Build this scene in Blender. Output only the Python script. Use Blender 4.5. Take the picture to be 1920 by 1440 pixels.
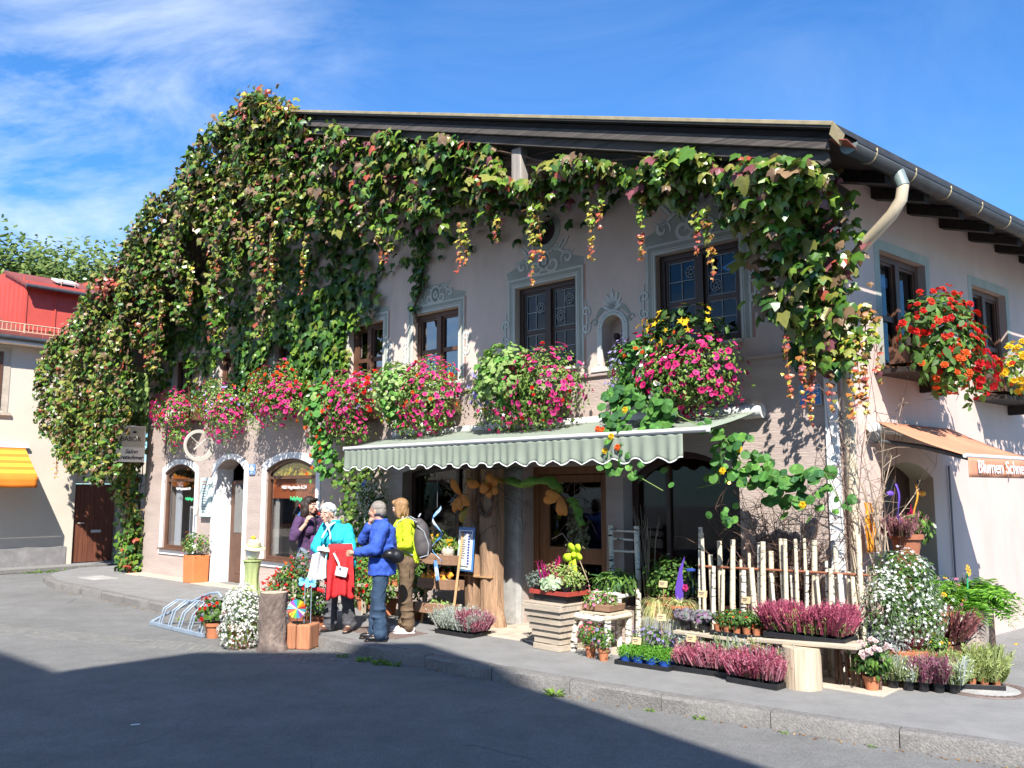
import bpy, bmesh, math, random
import numpy as np
from mathutils import Matrix, Vector, Euler
sc = bpy.context.scene
for o_ in list(bpy.data.objects): bpy.data.objects.remove(o_)
R = math.radians
# ---------------------------------------------------------------- camera, sky, sun, exposure
cam = bpy.data.objects.new('camera', bpy.data.cameras.new('camera'))
sc.collection.objects.link(cam)
cam.location = (0, 0, 1.80)
cam.rotation_euler = (R(90 + 7.04), 0, 0)
cam.data.sensor_width = 36.0
cam.data.lens = 36.0 * 1620 / 1920
cam.data.clip_start = 0.05
cam.data.clip_end = 2000
sc.camera = cam
SUN_EL, SUN_HEAD = 44.5, -1.5          # elevation; heading the light travels, degrees right of straight ahead
world = bpy.data.worlds.new('World'); sc.world = world; world.use_nodes = True
nt = world.node_tree; nt.nodes.clear()
wo = nt.nodes.new('ShaderNodeOutputWorld'); bg = nt.nodes.new('ShaderNodeBackground')
sky = nt.nodes.new('ShaderNodeTexSky'); sky.sky_type = 'NISHITA'; sky.sun_disc = False
sky.sun_elevation = R(SUN_EL); sky.sun_rotation = R(180 + SUN_HEAD)
sky.altitude = 700; sky.air_density = 1.25; sky.dust_density = 0.15; sky.ozone_density = 3.2
bg.inputs['Strength'].default_value = 0.060
# thin cirrus, a mask over sky directions
tc = nt.nodes.new('ShaderNodeTexCoord'); mp = nt.nodes.new('ShaderNodeMapping')
mp.inputs['Rotation'].default_value = (0.2, 0.35, 0.5); mp.inputs['Scale'].default_value = (1.5, 3.2, 4.2)
n1_ = nt.nodes.new('ShaderNodeTexNoise'); n1_.inputs['Scale'].default_value = 1.5; n1_.inputs['Detail'].default_value = 9; n1_.inputs['Roughness'].default_value = 0.62; n1_.inputs['Distortion'].default_value = 0.7
n2_ = nt.nodes.new('ShaderNodeTexNoise'); n2_.inputs['Scale'].default_value = 1.1; n2_.inputs['Detail'].default_value = 2
sep = nt.nodes.new('ShaderNodeSeparateXYZ')
def _math(op, a, b, clamp=True):
    m = nt.nodes.new('ShaderNodeMath'); m.operation = op; m.use_clamp = clamp
    for i, x in enumerate((a, b)):
        if isinstance(x, (int, float)): m.inputs[i].default_value = x
        else: nt.links.new(x, m.inputs[i])
    return m.outputs[0]
nt.links.new(tc.outputs['Generated'], mp.inputs['Vector']); nt.links.new(mp.outputs[0], n1_.inputs['Vector'])
nt.links.new(tc.outputs['Generated'], n2_.inputs['Vector']); nt.links.new(tc.outputs['Generated'], sep.inputs[0])
r1 = nt.nodes.new('ShaderNodeMapRange'); r1.inputs[1].default_value = 0.38; r1.inputs[2].default_value = 0.74
nt.links.new(n1_.outputs[0], r1.inputs[0])
r2 = nt.nodes.new('ShaderNodeMapRange'); r2.inputs[1].default_value = -0.12; r2.inputs[2].default_value = -0.42; nt.links.new(sep.outputs[0], r2.inputs[0])
mask = _math('MULTIPLY', r1.outputs[0], r2.outputs[0])
mask = _math('ADD', _math('MULTIPLY', mask, 1.0), _math('MULTIPLY', r1.outputs[0], 0.10))
mx = nt.nodes.new('ShaderNodeMix'); mx.data_type = 'RGBA'
mx.inputs[7].default_value = (9.0, 10.0, 11.2, 1)
gain = nt.nodes.new('ShaderNodeMix'); gain.data_type = 'RGBA'; gain.blend_type = 'MULTIPLY'; gain.inputs[0].default_value = 1; gain.inputs[7].default_value = (.62, 1.27, 1.92, 1)
nt.links.new(sky.outputs[0], gain.inputs[6])
nt.links.new(mask, mx.inputs[0]); nt.links.new(gain.outputs[2], mx.inputs[6])
nt.links.new(mx.outputs[2], bg.inputs['Color']); nt.links.new(bg.outputs[0], wo.inputs[0])
sun = bpy.data.objects.new('sun', bpy.data.lights.new('sun', 'SUN')); sc.collection.objects.link(sun)
sun.data.energy = 5.0; sun.data.angle = R(0.53); sun.data.color = (1.0, 0.955, 0.88)
LDIR = Vector((math.sin(R(SUN_HEAD)) * math.cos(R(SUN_EL)), math.cos(R(SUN_HEAD)) * math.cos(R(SUN_EL)), -math.sin(R(SUN_EL))))
sun.rotation_euler = LDIR.to_track_quat('-Z', 'Y').to_euler(); sun.location = (2, -20, 25)
sc.view_settings.view_transform = 'Standard'; sc.view_settings.look = 'None'
sc.view_settings.exposure = 1.0; sc.view_settings.gamma = 1.0; sc.view_settings.use_curve_mapping = False
sc.render.engine = 'CYCLES'
sc.cycles.max_bounces = 8; sc.cycles.transparent_max_bounces = 12; sc.cycles.caustics_reflective = False; sc.cycles.caustics_refractive = False
# ---------------------------------------------------------------- helpers
COL = sc.collection
rnd = random.Random(7)
rng = np.random.default_rng(11)
# facade frame: x to the right along the front, y into the house, origin at the street corner of the house
MH = Matrix.Translation((3.383, 8.878, 0)) @ Matrix.Rotation(R(-42.70), 4, 'Z')
SIDE = Matrix.Rotation(R(82.78), 4, 'Z')       # side wall frame inside the facade frame: x away along the side wall
MS = MH @ SIDE
E2 = Vector((math.cos(R(82.78)), math.sin(R(82.78)), 0))
def T(x, y, z): return Matrix.Translation((x, y, z))
def RZ(a): return Matrix.Rotation(R(a), 4, 'Z')
def RX(a): return Matrix.Rotation(R(a), 4, 'X')
def RY(a): return Matrix.Rotation(R(a), 4, 'Y')
def FU(u, o, h=0): return MH @ T(-u, -o, h)     # u metres left of the corner, o metres out from the front wall
def SV(v, o, h=0): return MS @ T(v, -o, h)      # v metres along the side wall

class MB:
    def __init__(s): s.v = []; s.f = []; s.n = 0; s.c = []; s.col = None
    def add(s, vs, fs, M=None):
        if M is not None: vs = [tuple(M @ Vector(p)) for p in vs]
        s.v.extend([tuple(p) for p in vs]); s.f.extend([tuple(i + s.n for i in f) for f in fs]); s.n += len(vs)
        s.c.extend([s.col] * len(fs)); return s
    def box(s, c, d, M=None, taper=1.0):
        x, y, z = c; a, b, h = d[0] / 2, d[1] / 2, d[2] / 2; t = taper
        vs = [(-a, -b, -h), (a, -b, -h), (a, b, -h), (-a, b, -h), (-a * t, -b * t, h), (a * t, -b * t, h), (a * t, b * t, h), (-a * t, b * t, h)]
        fs = [(0, 3, 2, 1), (4, 5, 6, 7), (0, 1, 5, 4), (1, 2, 6, 5), (2, 3, 7, 6), (3, 0, 4, 7)]
        MM = T(x, y, z) if M is None else T(x, y, z) @ M
        return s.add(vs, fs, MM)
    def tube(s, pts, r, n=8, caps=True, flat=1.0):
        P = [Vector(p) for p in pts]; k = len(P)
        rr = [r] * k if isinstance(r, (int, float)) else list(r)
        d = (P[1] - P[0]).normalized(); up = Vector((0, 0, 1)) if abs(d.z) < .9 else Vector((1, 0, 0))
        x = d.cross(up).normalized(); vs = []
        for i in range(k):
            dd = (P[min(i + 1, k - 1)] - P[max(i - 1, 0)])
            if dd.length > 1e-9: dd.normalize()
            else: dd = d
            x = (x - dd * x.dot(dd))
            if x.length < 1e-6: x = dd.orthogonal()
            x.normalize(); y = dd.cross(x)
            for j in range(n):
                a = 2 * math.pi * j / n
                vs.append(P[i] + x * (math.cos(a) * rr[i]) + y * (math.sin(a) * rr[i] * flat))
        fs = [(i * n + j, i * n + (j + 1) % n, (i + 1) * n + (j + 1) % n, (i + 1) * n + j) for i in range(k - 1) for j in range(n)]
        if caps: fs += [tuple(range(n - 1, -1, -1)), tuple((k - 1) * n + j for j in range(n))]
        return s.add(vs, fs)
    def lathe(s, prof, n=16, M=None, caps=True, wob=0.0):
        vs = []; k = len(prof)
        ph = [1 + wob * rnd.uniform(-1, 1) for _ in range(n)]
        for r, z in prof:
            for j in range(n):
                a = 2 * math.pi * j / n; q = r * ph[j]; vs.append((q * math.cos(a), q * math.sin(a), z))
        fs = [(i * n + j, i * n + (j + 1) % n, (i + 1) * n + (j + 1) % n, (i + 1) * n + j) for i in range(k - 1) for j in range(n)]
        if caps: fs += [tuple(range(n - 1, -1, -1)), tuple((k - 1) * n + j for j in range(n))]
        return s.add(vs, fs, M)
    def prism(s, poly, y0, y1, M=None):          # polygon in x,z swept from y0 to y1
        k = len(poly); vs = [(x, y0, z) for x, z in poly] + [(x, y1, z) for x, z in poly]
        fs = [tuple(range(k)), tuple(range(2 * k - 1, k - 1, -1))] + [((i + 1) % k, i, k + i, k + (i + 1) % k) for i in range(k)]
        return s.add(vs, fs, M)
    def ring(s, outer, inner, y0, y1, M=None):   # band between two outlines of equal length, open where ends differ
        k = len(outer); vs = []
        for y in (y0, y1): vs += [(x, y, z) for x, z in outer] + [(x, y, z) for x, z in inner]
        fs = []
        for i in range(k - 1):
            a, b, c, d = i, i + 1, k + i + 1, k + i
            fs += [(a, b, c, d), (2 * k + d, 2 * k + c, 2 * k + b, 2 * k + a), (b, a, 2 * k + a, 2 * k + b), (d, c, 2 * k + c, 2 * k + d)]
        fs += [(0, k, 3 * k, 2 * k), (k - 1, 3 * k - 1, 4 * k - 1, 2 * k - 1)]
        return s.add(vs, fs, M)
    def ball(s, c, r, n=12, m=8, M=None):
        if isinstance(r, (int, float)): r = (r, r, r)
        vs = [(0, 0, -r[2])]
        for i in range(1, m):
            t = math.pi * i / m - math.pi / 2
            for j in range(n):
                a = 2 * math.pi * j / n; vs.append((r[0] * math.cos(t) * math.cos(a), r[1] * math.cos(t) * math.sin(a), r[2] * math.sin(t)))
        vs.append((0, 0, r[2])); L = len(vs) - 1
        fs = [(0, 1 + (j + 1) % n, 1 + j) for j in range(n)]
        for i in range(m - 2):
            for j in range(n): fs.append((1 + i * n + j, 1 + i * n + (j + 1) % n, 1 + (i + 1) * n + (j + 1) % n, 1 + (i + 1) * n + j))
        fs += [(1 + (m - 2) * n + j, 1 + (m - 2) * n + (j + 1) % n, L) for j in range(n)]
        MM = T(*c) if M is None else T(*c) @ M
        return s.add(vs, fs, MM)
    def sheet(s, fn, nu, nv, thick=0):           # grid of points fn(a,b), a,b in 0..1
        vs = [fn(i / nu, j / nv) for j in range(nv + 1) for i in range(nu + 1)]
        fs = [(j * (nu + 1) + i, j * (nu + 1) + i + 1, (j + 1) * (nu + 1) + i + 1, (j + 1) * (nu + 1) + i) for j in range(nv) for i in range(nu)]
        return s.add(vs, fs)
    def mesh(s, name, smooth=None):
        me = bpy.data.meshes.new(name); me.from_pydata(s.v, [], s.f); me.validate()
        if any(c is not None for c in s.c):
            at = me.color_attributes.new('Col', 'FLOAT_COLOR', 'CORNER'); arr = []
            for p in me.polygons:
                c = s.c[p.index] or (1, 1, 1); arr += [c[0], c[1], c[2], 1.0] * p.loop_total
            at.data.foreach_set('color', arr)
        if smooth is not None:
            me.polygons.foreach_set('use_smooth', [True] * len(me.polygons)); me.set_sharp_from_angle(angle=R(smooth))
        bm = bmesh.new(); bm.from_mesh(me); bmesh.ops.recalc_face_normals(bm, faces=bm.faces); bm.to_mesh(me); bm.free()
        return me
    def build(s, name, mat, parent=None, M=None, smooth=None, bevel=0, solid=0):
        o = link(name, s.mesh(name, smooth), mat, parent, M)
        if solid:
            m = o.modifiers.new('solid', 'SOLIDIFY'); m.thickness = solid; m.offset = 0
        if bevel:
            m = o.modifiers.new('bevel', 'BEVEL'); m.width = bevel; m.segments = 2; m.limit_method = 'ANGLE'; m.angle_limit = R(40)
        return o
def link(name, me, mat, parent=None, M=None):
    o = bpy.data.objects.new(name, me); COL.objects.link(o)
    if mat is not None and not me.materials: me.materials.append(MAT[mat] if isinstance(mat, str) else mat)
    if parent is not None: o.parent = parent
    if M is not None: o.matrix_basis = M
    return o
def tag(o, label=None, cat=None, group=None, kind=None):
    if label: o['label'] = label
    if cat: o['category'] = cat
    if group: o['group'] = group
    if kind: o['kind'] = kind
    return o
def thing(name, label, cat, M, group=None):
    o = bpy.data.objects.new(name, None); COL.objects.link(o); o.empty_display_size = .1
    o.matrix_basis = M; return tag(o, label, cat, group)
def cut(o, cutters):
    for c in cutters:
        m = o.modifiers.new('cut', 'BOOLEAN'); m.object = c; m.operation = 'DIFFERENCE'; m.solver = 'EXACT'
    bpy.context.view_layer.update()
    dg = bpy.context.evaluated_depsgraph_get()
    me = bpy.data.meshes.new_from_object(o.evaluated_get(dg)); old = o.data
    o.modifiers.clear(); o.data = me; bpy.data.meshes.remove(old)
    for c in cutters:
        cm = c.data; bpy.data.objects.remove(c); bpy.data.meshes.remove(cm)
def text(s, size, mat, parent, M, name='lettering', depth=.002, align='CENTER', shear=0, bold=0, sx=1):
    cu = bpy.data.curves.new('txt', 'FONT'); cu.body = s; cu.size = size; cu.extrude = depth; cu.align_x = align; cu.align_y = 'CENTER'; cu.shear = shear; cu.offset = bold
    t = bpy.data.objects.new('txt', cu); COL.objects.link(t); bpy.context.view_layer.update()
    me = bpy.data.meshes.new_from_object(t.evaluated_get(bpy.context.evaluated_depsgraph_get()))
    bpy.data.objects.remove(t); bpy.data.curves.remove(cu); me.materials.clear()
    return link(name, me, mat, parent, M @ RX(90) @ Matrix.Scale(sx, 4, (1, 0, 0)))
def arch(x0, x1, z0, zs, zt, n=14):              # outline of a segment-arched opening
    w = (x1 - x0) / 2; f = zt - zs; r = (w * w + f * f) / (2 * f); cz = zt - r; a0 = math.asin(min(1, w / r)); cx = (x0 + x1) / 2
    return [(x0, z0)] + [(cx + r * math.sin(-a0 + 2 * a0 * i / n), cz + r * math.cos(-a0 + 2 * a0 * i / n)) for i in range(n + 1)] + [(x1, z0)]

# ---------------------------------------------------------------- materials
MAT = {}
def _new(name):
    m = bpy.data.materials.new(name); m.use_nodes = True; MAT[name] = m
    return m, m.node_tree, m.node_tree.nodes['Principled BSDF']
def pm(name, col, rough=.8, var=.18, scale=6, bump=.25, bscale=40, metal=0, stretch=(1, 1, 1), spec=.4, col2=None, thr=None, bdist=.01, detail=5, emit=0, coat=0):
    m, n, b = _new(name)
    b.inputs['Roughness'].default_value = rough; b.inputs['Metallic'].default_value = metal; b.inputs['Specular IOR Level'].default_value = spec
    b.inputs['Coat Weight'].default_value = coat
    t = n.nodes.new('ShaderNodeTexCoord'); mpp = n.nodes.new('ShaderNodeMapping'); mpp.inputs['Scale'].default_value = stretch
    n.links.new(t.outputs['Object'], mpp.inputs[0])
    nz = n.nodes.new('ShaderNodeTexNoise'); nz.inputs['Scale'].default_value = scale; nz.inputs['Detail'].default_value = detail; nz.inputs['Roughness'].default_value = .65
    n.links.new(mpp.outputs[0], nz.inputs['Vector'])
    rp = n.nodes.new('ShaderNodeValToRGB'); e = rp.color_ramp.elements
    if col2 is None:
        e[0].color = [max(0, c * (1 - var)) for c in col] + [1]; e[1].color = [c * (1 + var) for c in col] + [1]; e[0].position = .3; e[1].position = .7
    else:
        e[0].color = list(col) + [1]; e[1].color = list(col2) + [1]; lo, hi = thr or (.4, .6); e[0].position = lo; e[1].position = hi
    n.links.new(nz.outputs[0], rp.inputs[0]); n.links.new(rp.outputs[0], b.inputs['Base Color'])
    if bump:
        bz = n.nodes.new('ShaderNodeTexNoise'); bz.inputs['Scale'].default_value = bscale; bz.inputs['Detail'].default_value = 4
        n.links.new(mpp.outputs[0], bz.inputs['Vector'])
        bp = n.nodes.new('ShaderNodeBump'); bp.inputs['Strength'].default_value = bump; bp.inputs['Distance'].default_value = bdist
        n.links.new(bz.outputs[0], bp.inputs['Height']); n.links.new(bp.outputs[0], b.inputs['Normal'])
    if emit:
        b.inputs['Emission Color'].default_value = list(col) + [1]; b.inputs['Emission Strength'].default_value = emit
    return m
def attrmat(name, rough=.5, trans=.25, spec=.4, bump=0, var=.2):
    m, n, b = _new(name); at = n.nodes.new('ShaderNodeAttribute'); at.attribute_name = 'Col'
    oi = n.nodes.new('ShaderNodeObjectInfo'); tcn = n.nodes.new('ShaderNodeTexCoord'); nz = n.nodes.new('ShaderNodeTexNoise'); nz.inputs['Scale'].default_value = 14
    n.links.new(tcn.outputs['Object'], nz.inputs['Vector'])
    hs = n.nodes.new('ShaderNodeHueSaturation'); mr = n.nodes.new('ShaderNodeMapRange'); mr.inputs[3].default_value = 1 - var; mr.inputs[4].default_value = 1 + var
    ad = n.nodes.new('ShaderNodeMath'); ad.operation = 'ADD'; n.links.new(oi.outputs['Random'], ad.inputs[0]); n.links.new(nz.outputs[0], ad.inputs[1])
    fr = n.nodes.new('ShaderNodeMath'); fr.operation = 'FRACT'; n.links.new(ad.outputs[0], fr.inputs[0])
    n.links.new(fr.outputs[0], mr.inputs[0]); n.links.new(mr.outputs[0], hs.inputs['Value']); n.links.new(at.outputs['Color'], hs.inputs['Color'])
    n.links.new(hs.outputs[0], b.inputs['Base Color']); b.inputs['Roughness'].default_value = rough; b.inputs['Specular IOR Level'].default_value = spec
    tr = n.nodes.new('ShaderNodeBsdfTranslucent'); mxs = n.nodes.new('ShaderNodeMixShader'); mxs.inputs[0].default_value = trans
    n.links.new(hs.outputs[0], tr.inputs[0]); n.links.new(b.outputs[0], mxs.inputs[1]); n.links.new(tr.outputs[0], mxs.inputs[2])
    n.links.new(mxs.outputs[0], n.nodes['Material Output'].inputs[0]); return m
def glassmat(name, tint=(.5, .55, .6), refl=.35, rough=.02):
    m, n, b = _new(name); n.nodes.remove(b)
    tr = n.nodes.new('ShaderNodeBsdfTransparent'); tr.inputs[0].default_value = list(tint) + [1]
    gl = n.nodes.new('ShaderNodeBsdfGlossy'); gl.inputs['Roughness'].default_value = rough
    lw = n.nodes.new('ShaderNodeLayerWeight'); lw.inputs[0].default_value = .5
    pw_ = n.nodes.new('ShaderNodeMath'); pw_.operation = 'POWER'; pw_.inputs[1].default_value = 3.5; n.links.new(lw.outputs['Facing'], pw_.inputs[0])
    ad = n.nodes.new('ShaderNodeMath'); ad.operation = 'ADD'; ad.use_clamp = True; ad.inputs[1].default_value = refl; n.links.new(pw_.outputs[0], ad.inputs[0])
    mxs = n.nodes.new('ShaderNodeMixShader'); n.links.new(ad.outputs[0], mxs.inputs[0]); n.links.new(tr.outputs[0], mxs.inputs[1]); n.links.new(gl.outputs[0], mxs.inputs[2])
    n.links.new(mxs.outputs[0], n.nodes['Material Output'].inputs[0]); return m
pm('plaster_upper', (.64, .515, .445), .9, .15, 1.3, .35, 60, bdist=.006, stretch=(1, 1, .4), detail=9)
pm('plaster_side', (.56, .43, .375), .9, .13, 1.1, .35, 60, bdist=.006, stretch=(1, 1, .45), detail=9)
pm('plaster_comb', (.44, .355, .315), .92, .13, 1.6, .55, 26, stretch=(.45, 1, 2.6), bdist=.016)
pm('plaster_white', (.80, .79, .78), .85, .05, 2, .15, 50)
pm('plaster_cream', (.60, .53, .44), .9, .06, 1.0, .4, 45)
pm('plinth_grey', (.22, .21, .21), .9, .15, 5, .5, 60)
pm('fresco_grey', (.36, .37, .32), .9, .14, 4, .1, 50)
pm('fresco_light', (.60, .60, .55), .9, .1, 5, .1, 50)
pm('fresco_dark', (.20, .22, .20), .9, .1, 5, .1, 50)
pm('fresco_rust', (.45, .27, .21), .9, .1, 5, .1, 50)
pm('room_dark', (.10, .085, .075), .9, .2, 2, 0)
pm('timber_dark', (.030, .023, .020), .75, .5, 3, .6, 14, stretch=(.25, 8, 8), bdist=.008)
pm('timber_weathered', (.085, .072, .064), .8, .5, 3, .6, 14, stretch=(.3, 7, 9), bdist=.01)
pm('timber_grey', (.33, .29, .26), .85, .3, 3, .5, 14, stretch=(6, 6, .4), bdist=.008)
pm('roof_metal', (.05, .045, .04), .5, .3, 5, .1, 30)
pm('edge_brass', (.42, .34, .20), .5, .2, 8, .1, 30, metal=.4)
pm('zinc_dark', (.085, .09, .095), .45, .2, 6, .1, 30, metal=.55)
pm('zinc_green', (.20, .25, .24), .5, .2, 6, .1, 30, metal=.2)
pm('copper_red', (.33, .10, .07), .5, .2, 6, .1, 30, metal=.3)
pm('pipe_cream', (.60, .50, .36), .6, .1, 5, .1, 30)
pm('window_wood', (.115, .055, .034), .45, .25, 4, .2, 18, stretch=(1, 1, 1))
pm('window_wood_dark', (.055, .026, .018), .45, .25, 4, .2, 18)
pm('door_wood', (.22, .095, .035), .5, .3, 3, .3, 14, stretch=(7, 7, .5))
pm('door_red_brown', (.15, .05, .026), .65, .4, 3, .5, 12, stretch=(9, 9, .4))
pm('white_paint', (.78, .78, .76), .5, .04, 5, .05, 30)
pm('lead', (.35, .38, .40), .5, .1, 10, 0)
pm('curtain', (.72, .74, .76), .9, .1, 12, .3, 20, stretch=(6, 6, .6))
glassmat('glass_upper', (.30, .33, .36), .30)
glassmat('glass_dim', (.22, .24, .27), .04)
glassmat('glass_shop', (.60, .62, .65), .02)
glassmat('glass_lit', (.88, .89, .90), .02)
pm('asphalt_road', (.215, .212, .205), .92, .13, .45, 1.0, 190, bdist=.016, detail=10)
pm('asphalt_path', (.245, .24, .232), .92, .09, .8, .8, 260, bdist=.01, detail=9)
pm('asphalt_patch', (.185, .182, .178), .92, .12, .8, .9, 200, bdist=.012)
pm('granite', (.185, .175, .165), .85, .25, 22, .7, 60, bdist=.015)
pm('slab_stone', (.47, .40, .32), .9, .2, 5, .5, 40, bdist=.01)
pm('cobble', (.185, .18, .165), .9, .25, 8, .4, 40)
pm('concrete', (.36, .35, .33), .9, .2, 6, .5, 50)
pm('cast_iron', (.17, .125, .11), .7, .25, 12, .4, 60)
pm('black_iron', (.018, .018, .02), .5, .3, 8, .1, 30)
pm('black_plastic', (.016, .016, .018), .45, .3, 8, .05, 30)
pm('blue_plastic', (.03, .10, .45), .4, .2, 8, .05, 30)
pm('red_plastic', (.33, .05, .035), .5, .2, 8, .05, 30)
pm('terracotta', (.46, .17, .08), .85, .15, 7, .2, 50)
pm('terracotta_dark', (.36, .13, .07), .85, .15, 7, .2, 50)
pm('terracotta_bright', (.62, .20, .07), .7, .12, 5, .2, 40)
pm('soil', (.035, .022, .014), 1, .4, 30, .8, 60)
pm('awning_green', (.235, .27, .215), .85, .12, 2.2, .15, 60)
pm('awning_trim', (.80, .80, .76), .8, .04, 5, .1, 40)
pm('awning_orange', (.52, .225, .13), .8, .16, 3, .15, 60)
pm('fabric_orange', (.85, .33, .03), .75, .08, 6, .2, 40)
pm('grey_white_metal', (.62, .62, .60), .45, .06, 8, .05, 30)
pm('birch', (.70, .66, .57), .8, .1, 7, .35, 30, stretch=(1.2, 1.2, 5), col2=(.035, .028, .024), thr=(.55, .60), bdist=.006)
pm('birch_pale', (.66, .58, .43), .8, .2, 9, .35, 30, stretch=(1.5, 1.5, 6), col2=(.12, .085, .06), thr=(.56, .66), bdist=.005)
pm('stick_red', (.27, .10, .055), .8, .3, 8, .3, 30)
pm('bark', (.20, .15, .125), .95, .5, 5, 1.0, 16, stretch=(1, 1, .6), bdist=.03, detail=8)
pm('bark_pale', (.30, .24, .20), .95, .45, 5, 1.0, 14, stretch=(1.3, 1.3, .5), bdist=.03, detail=8)
pm('log_core', (.50, .40, .29), .9, .3, 3, .6, 14, stretch=(7, 7, .4), bdist=.01)
pm('trunk_wood', (.37, .23, .14), .9, .45, 2.5, 1.0, 9, stretch=(7, 7, .5), bdist=.03)
pm('twig', (.13, .075, .055), .9, .3, 10, .2, 40)
pm('twig_pale', (.34, .26, .19), .9, .3, 10, .2, 40)
pm('stem_green', (.14, .22, .05), .7, .2, 10, .1, 40)
pm('planter_wood', (.42, .35, .27), .85, .25, 3, .5, 16, stretch=(.5, 6, 6), bdist=.008)
pm('plank_wood', (.45, .38, .29), .9, .25, 3, .6, 14, stretch=(.5, 7, 7), bdist=.01)
pm('crate_wood', (.27, .155, .095), .85, .25, 3, .5, 16, stretch=(.5, 6, 6), bdist=.008)
pm('lath_wood', (.45, .27, .13), .8, .2, 3, .3, 16, stretch=(5, 5, .5))
pm('card', (.55, .40, .22), .9, .1, 8, .1, 30)
pm('rack_blue', (.30, .37, .45), .4, .15, 8, .05, 30, metal=.3)
pm('sign_white', (.80, .80, .76), .5, .03, 4, .02, 30)
pm('sign_grey', (.52, .50, .44), .5, .04, 4, .02, 30)
pm('sign_mint', (.52, .64, .62), .5, .05, 4, .02, 30)
pm('sign_blue', (.07, .22, .52), .4, .06, 4, .02, 30)
pm('ink', (.012, .012, .014), .6, .1, 4, 0)
pm('ink_grey', (.16, .16, .17), .6, .1, 4, 0)
pm('ink_blue', (.03, .07, .35), .6, .1, 4, 0)
pm('letter_white', (.86, .86, .84), .6, .02, 4, 0, emit=0)
pm('letter_green', (.08, .75, .30), .6, .05, 4, 0)
pm('sign_yellow', (.74, .56, .03), .6, .12, 4, 0)
pm('sign_rust', (.42, .10, .025), .6, .2, 2, 0)
pm('roof_red', (.22, .055, .042), .7, .15, 3, .15, 30)
pm('wall_red', (.50, .075, .055), .7, .10, 3, .15, 30)
pm('rail_cream', (.62, .40, .26), .6, .1, 4, .05, 30)
pm('wool_grey', (.2, .2, .2), .9, .2, 20, .3, 60)
def speckle(name, amt, scale):
    m = MAT[name]; n = m.node_tree; b = n.nodes['Principled BSDF']; src = b.inputs['Base Color'].links[0].from_socket
    t = n.nodes.new('ShaderNodeTexCoord'); nz = n.nodes.new('ShaderNodeTexNoise'); nz.inputs['Scale'].default_value = scale; nz.inputs['Detail'].default_value = 2; n.links.new(t.outputs['Object'], nz.inputs['Vector'])
    n2 = n.nodes.new('ShaderNodeTexNoise'); n2.inputs['Scale'].default_value = 2.3; n2.inputs['Detail'].default_value = 8; n2.inputs['Roughness'].default_value = .75; n.links.new(t.outputs['Object'], n2.inputs['Vector'])
    a = n.nodes.new('ShaderNodeMath'); a.operation = 'MULTIPLY_ADD'; a.inputs[1].default_value = amt; a.inputs[2].default_value = 1 - amt * .5; n.links.new(nz.outputs[0], a.inputs[0])
    c = n.nodes.new('ShaderNodeMath'); c.operation = 'MULTIPLY_ADD'; c.inputs[1].default_value = .9; c.inputs[2].default_value = .55; n.links.new(n2.outputs[0], c.inputs[0])
    d = n.nodes.new('ShaderNodeMath'); d.operation = 'MULTIPLY'; n.links.new(a.outputs[0], d.inputs[0]); n.links.new(c.outputs[0], d.inputs[1])
    mxx = n.nodes.new('ShaderNodeMix'); mxx.data_type = 'RGBA'; mxx.blend_type = 'MULTIPLY'; mxx.inputs[0].default_value = 1; n.links.new(src, mxx.inputs[6]); n.links.new(d.outputs[0], mxx.inputs[7]); n.links.new(mxx.outputs[2], b.inputs['Base Color'])
for _n, _a, _s in (('asphalt_road', 1.3, 95), ('asphalt_path', 1.0, 110), ('granite', .9, 70), ('plinth_grey', .6, 60), ('concrete', .5, 50), ('bark', .8, 30), ('bark_pale', .8, 30)): speckle(_n, _a, _s)
attrmat('leaf_glossy', .36, .12, .5, var=.38)
attrmat('leaf_soft', .55, .28, .35, var=.25)
attrmat('petal', .6, .32, .3, var=.12)
attrmat('painted', .55, 0, .4, var=.06)
# ---------------------------------------------------------------- ground
def setting(o): o['kind'] = 'structure'; return o
b = MB(); n = 40
b.sheet(lambda i, j: (-90 + 180 * i, -80 + 200 * j, -.13), n, n); setting(b.build('road', 'asphalt_road'))
KERB = [(18.0, .6), (17.2, 1.45), (16.2, 1.95), (15.2, 2.1), (13, 2.16), (9.8, 2.22), (7.5, 2.28), (5.8, 2.31), (3.8, 2.28), (2.27, 2.21), (.57, 2.08), (-.74, 1.89), (-1.9, 1.72), (-4, 1.35), (-7, .7), (-11, -.4), (-16, -2)]
b = MB(); top = [(-u, -(o - .12), 0) for u, o in KERB] + [(16, 30, 0), (-18.6, 30, 0)]
b.add(top, [tuple(range(len(top) - 1, -1, -1))])
pave = setting(b.build('pavement', 'asphalt_path', None, MH))
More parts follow.
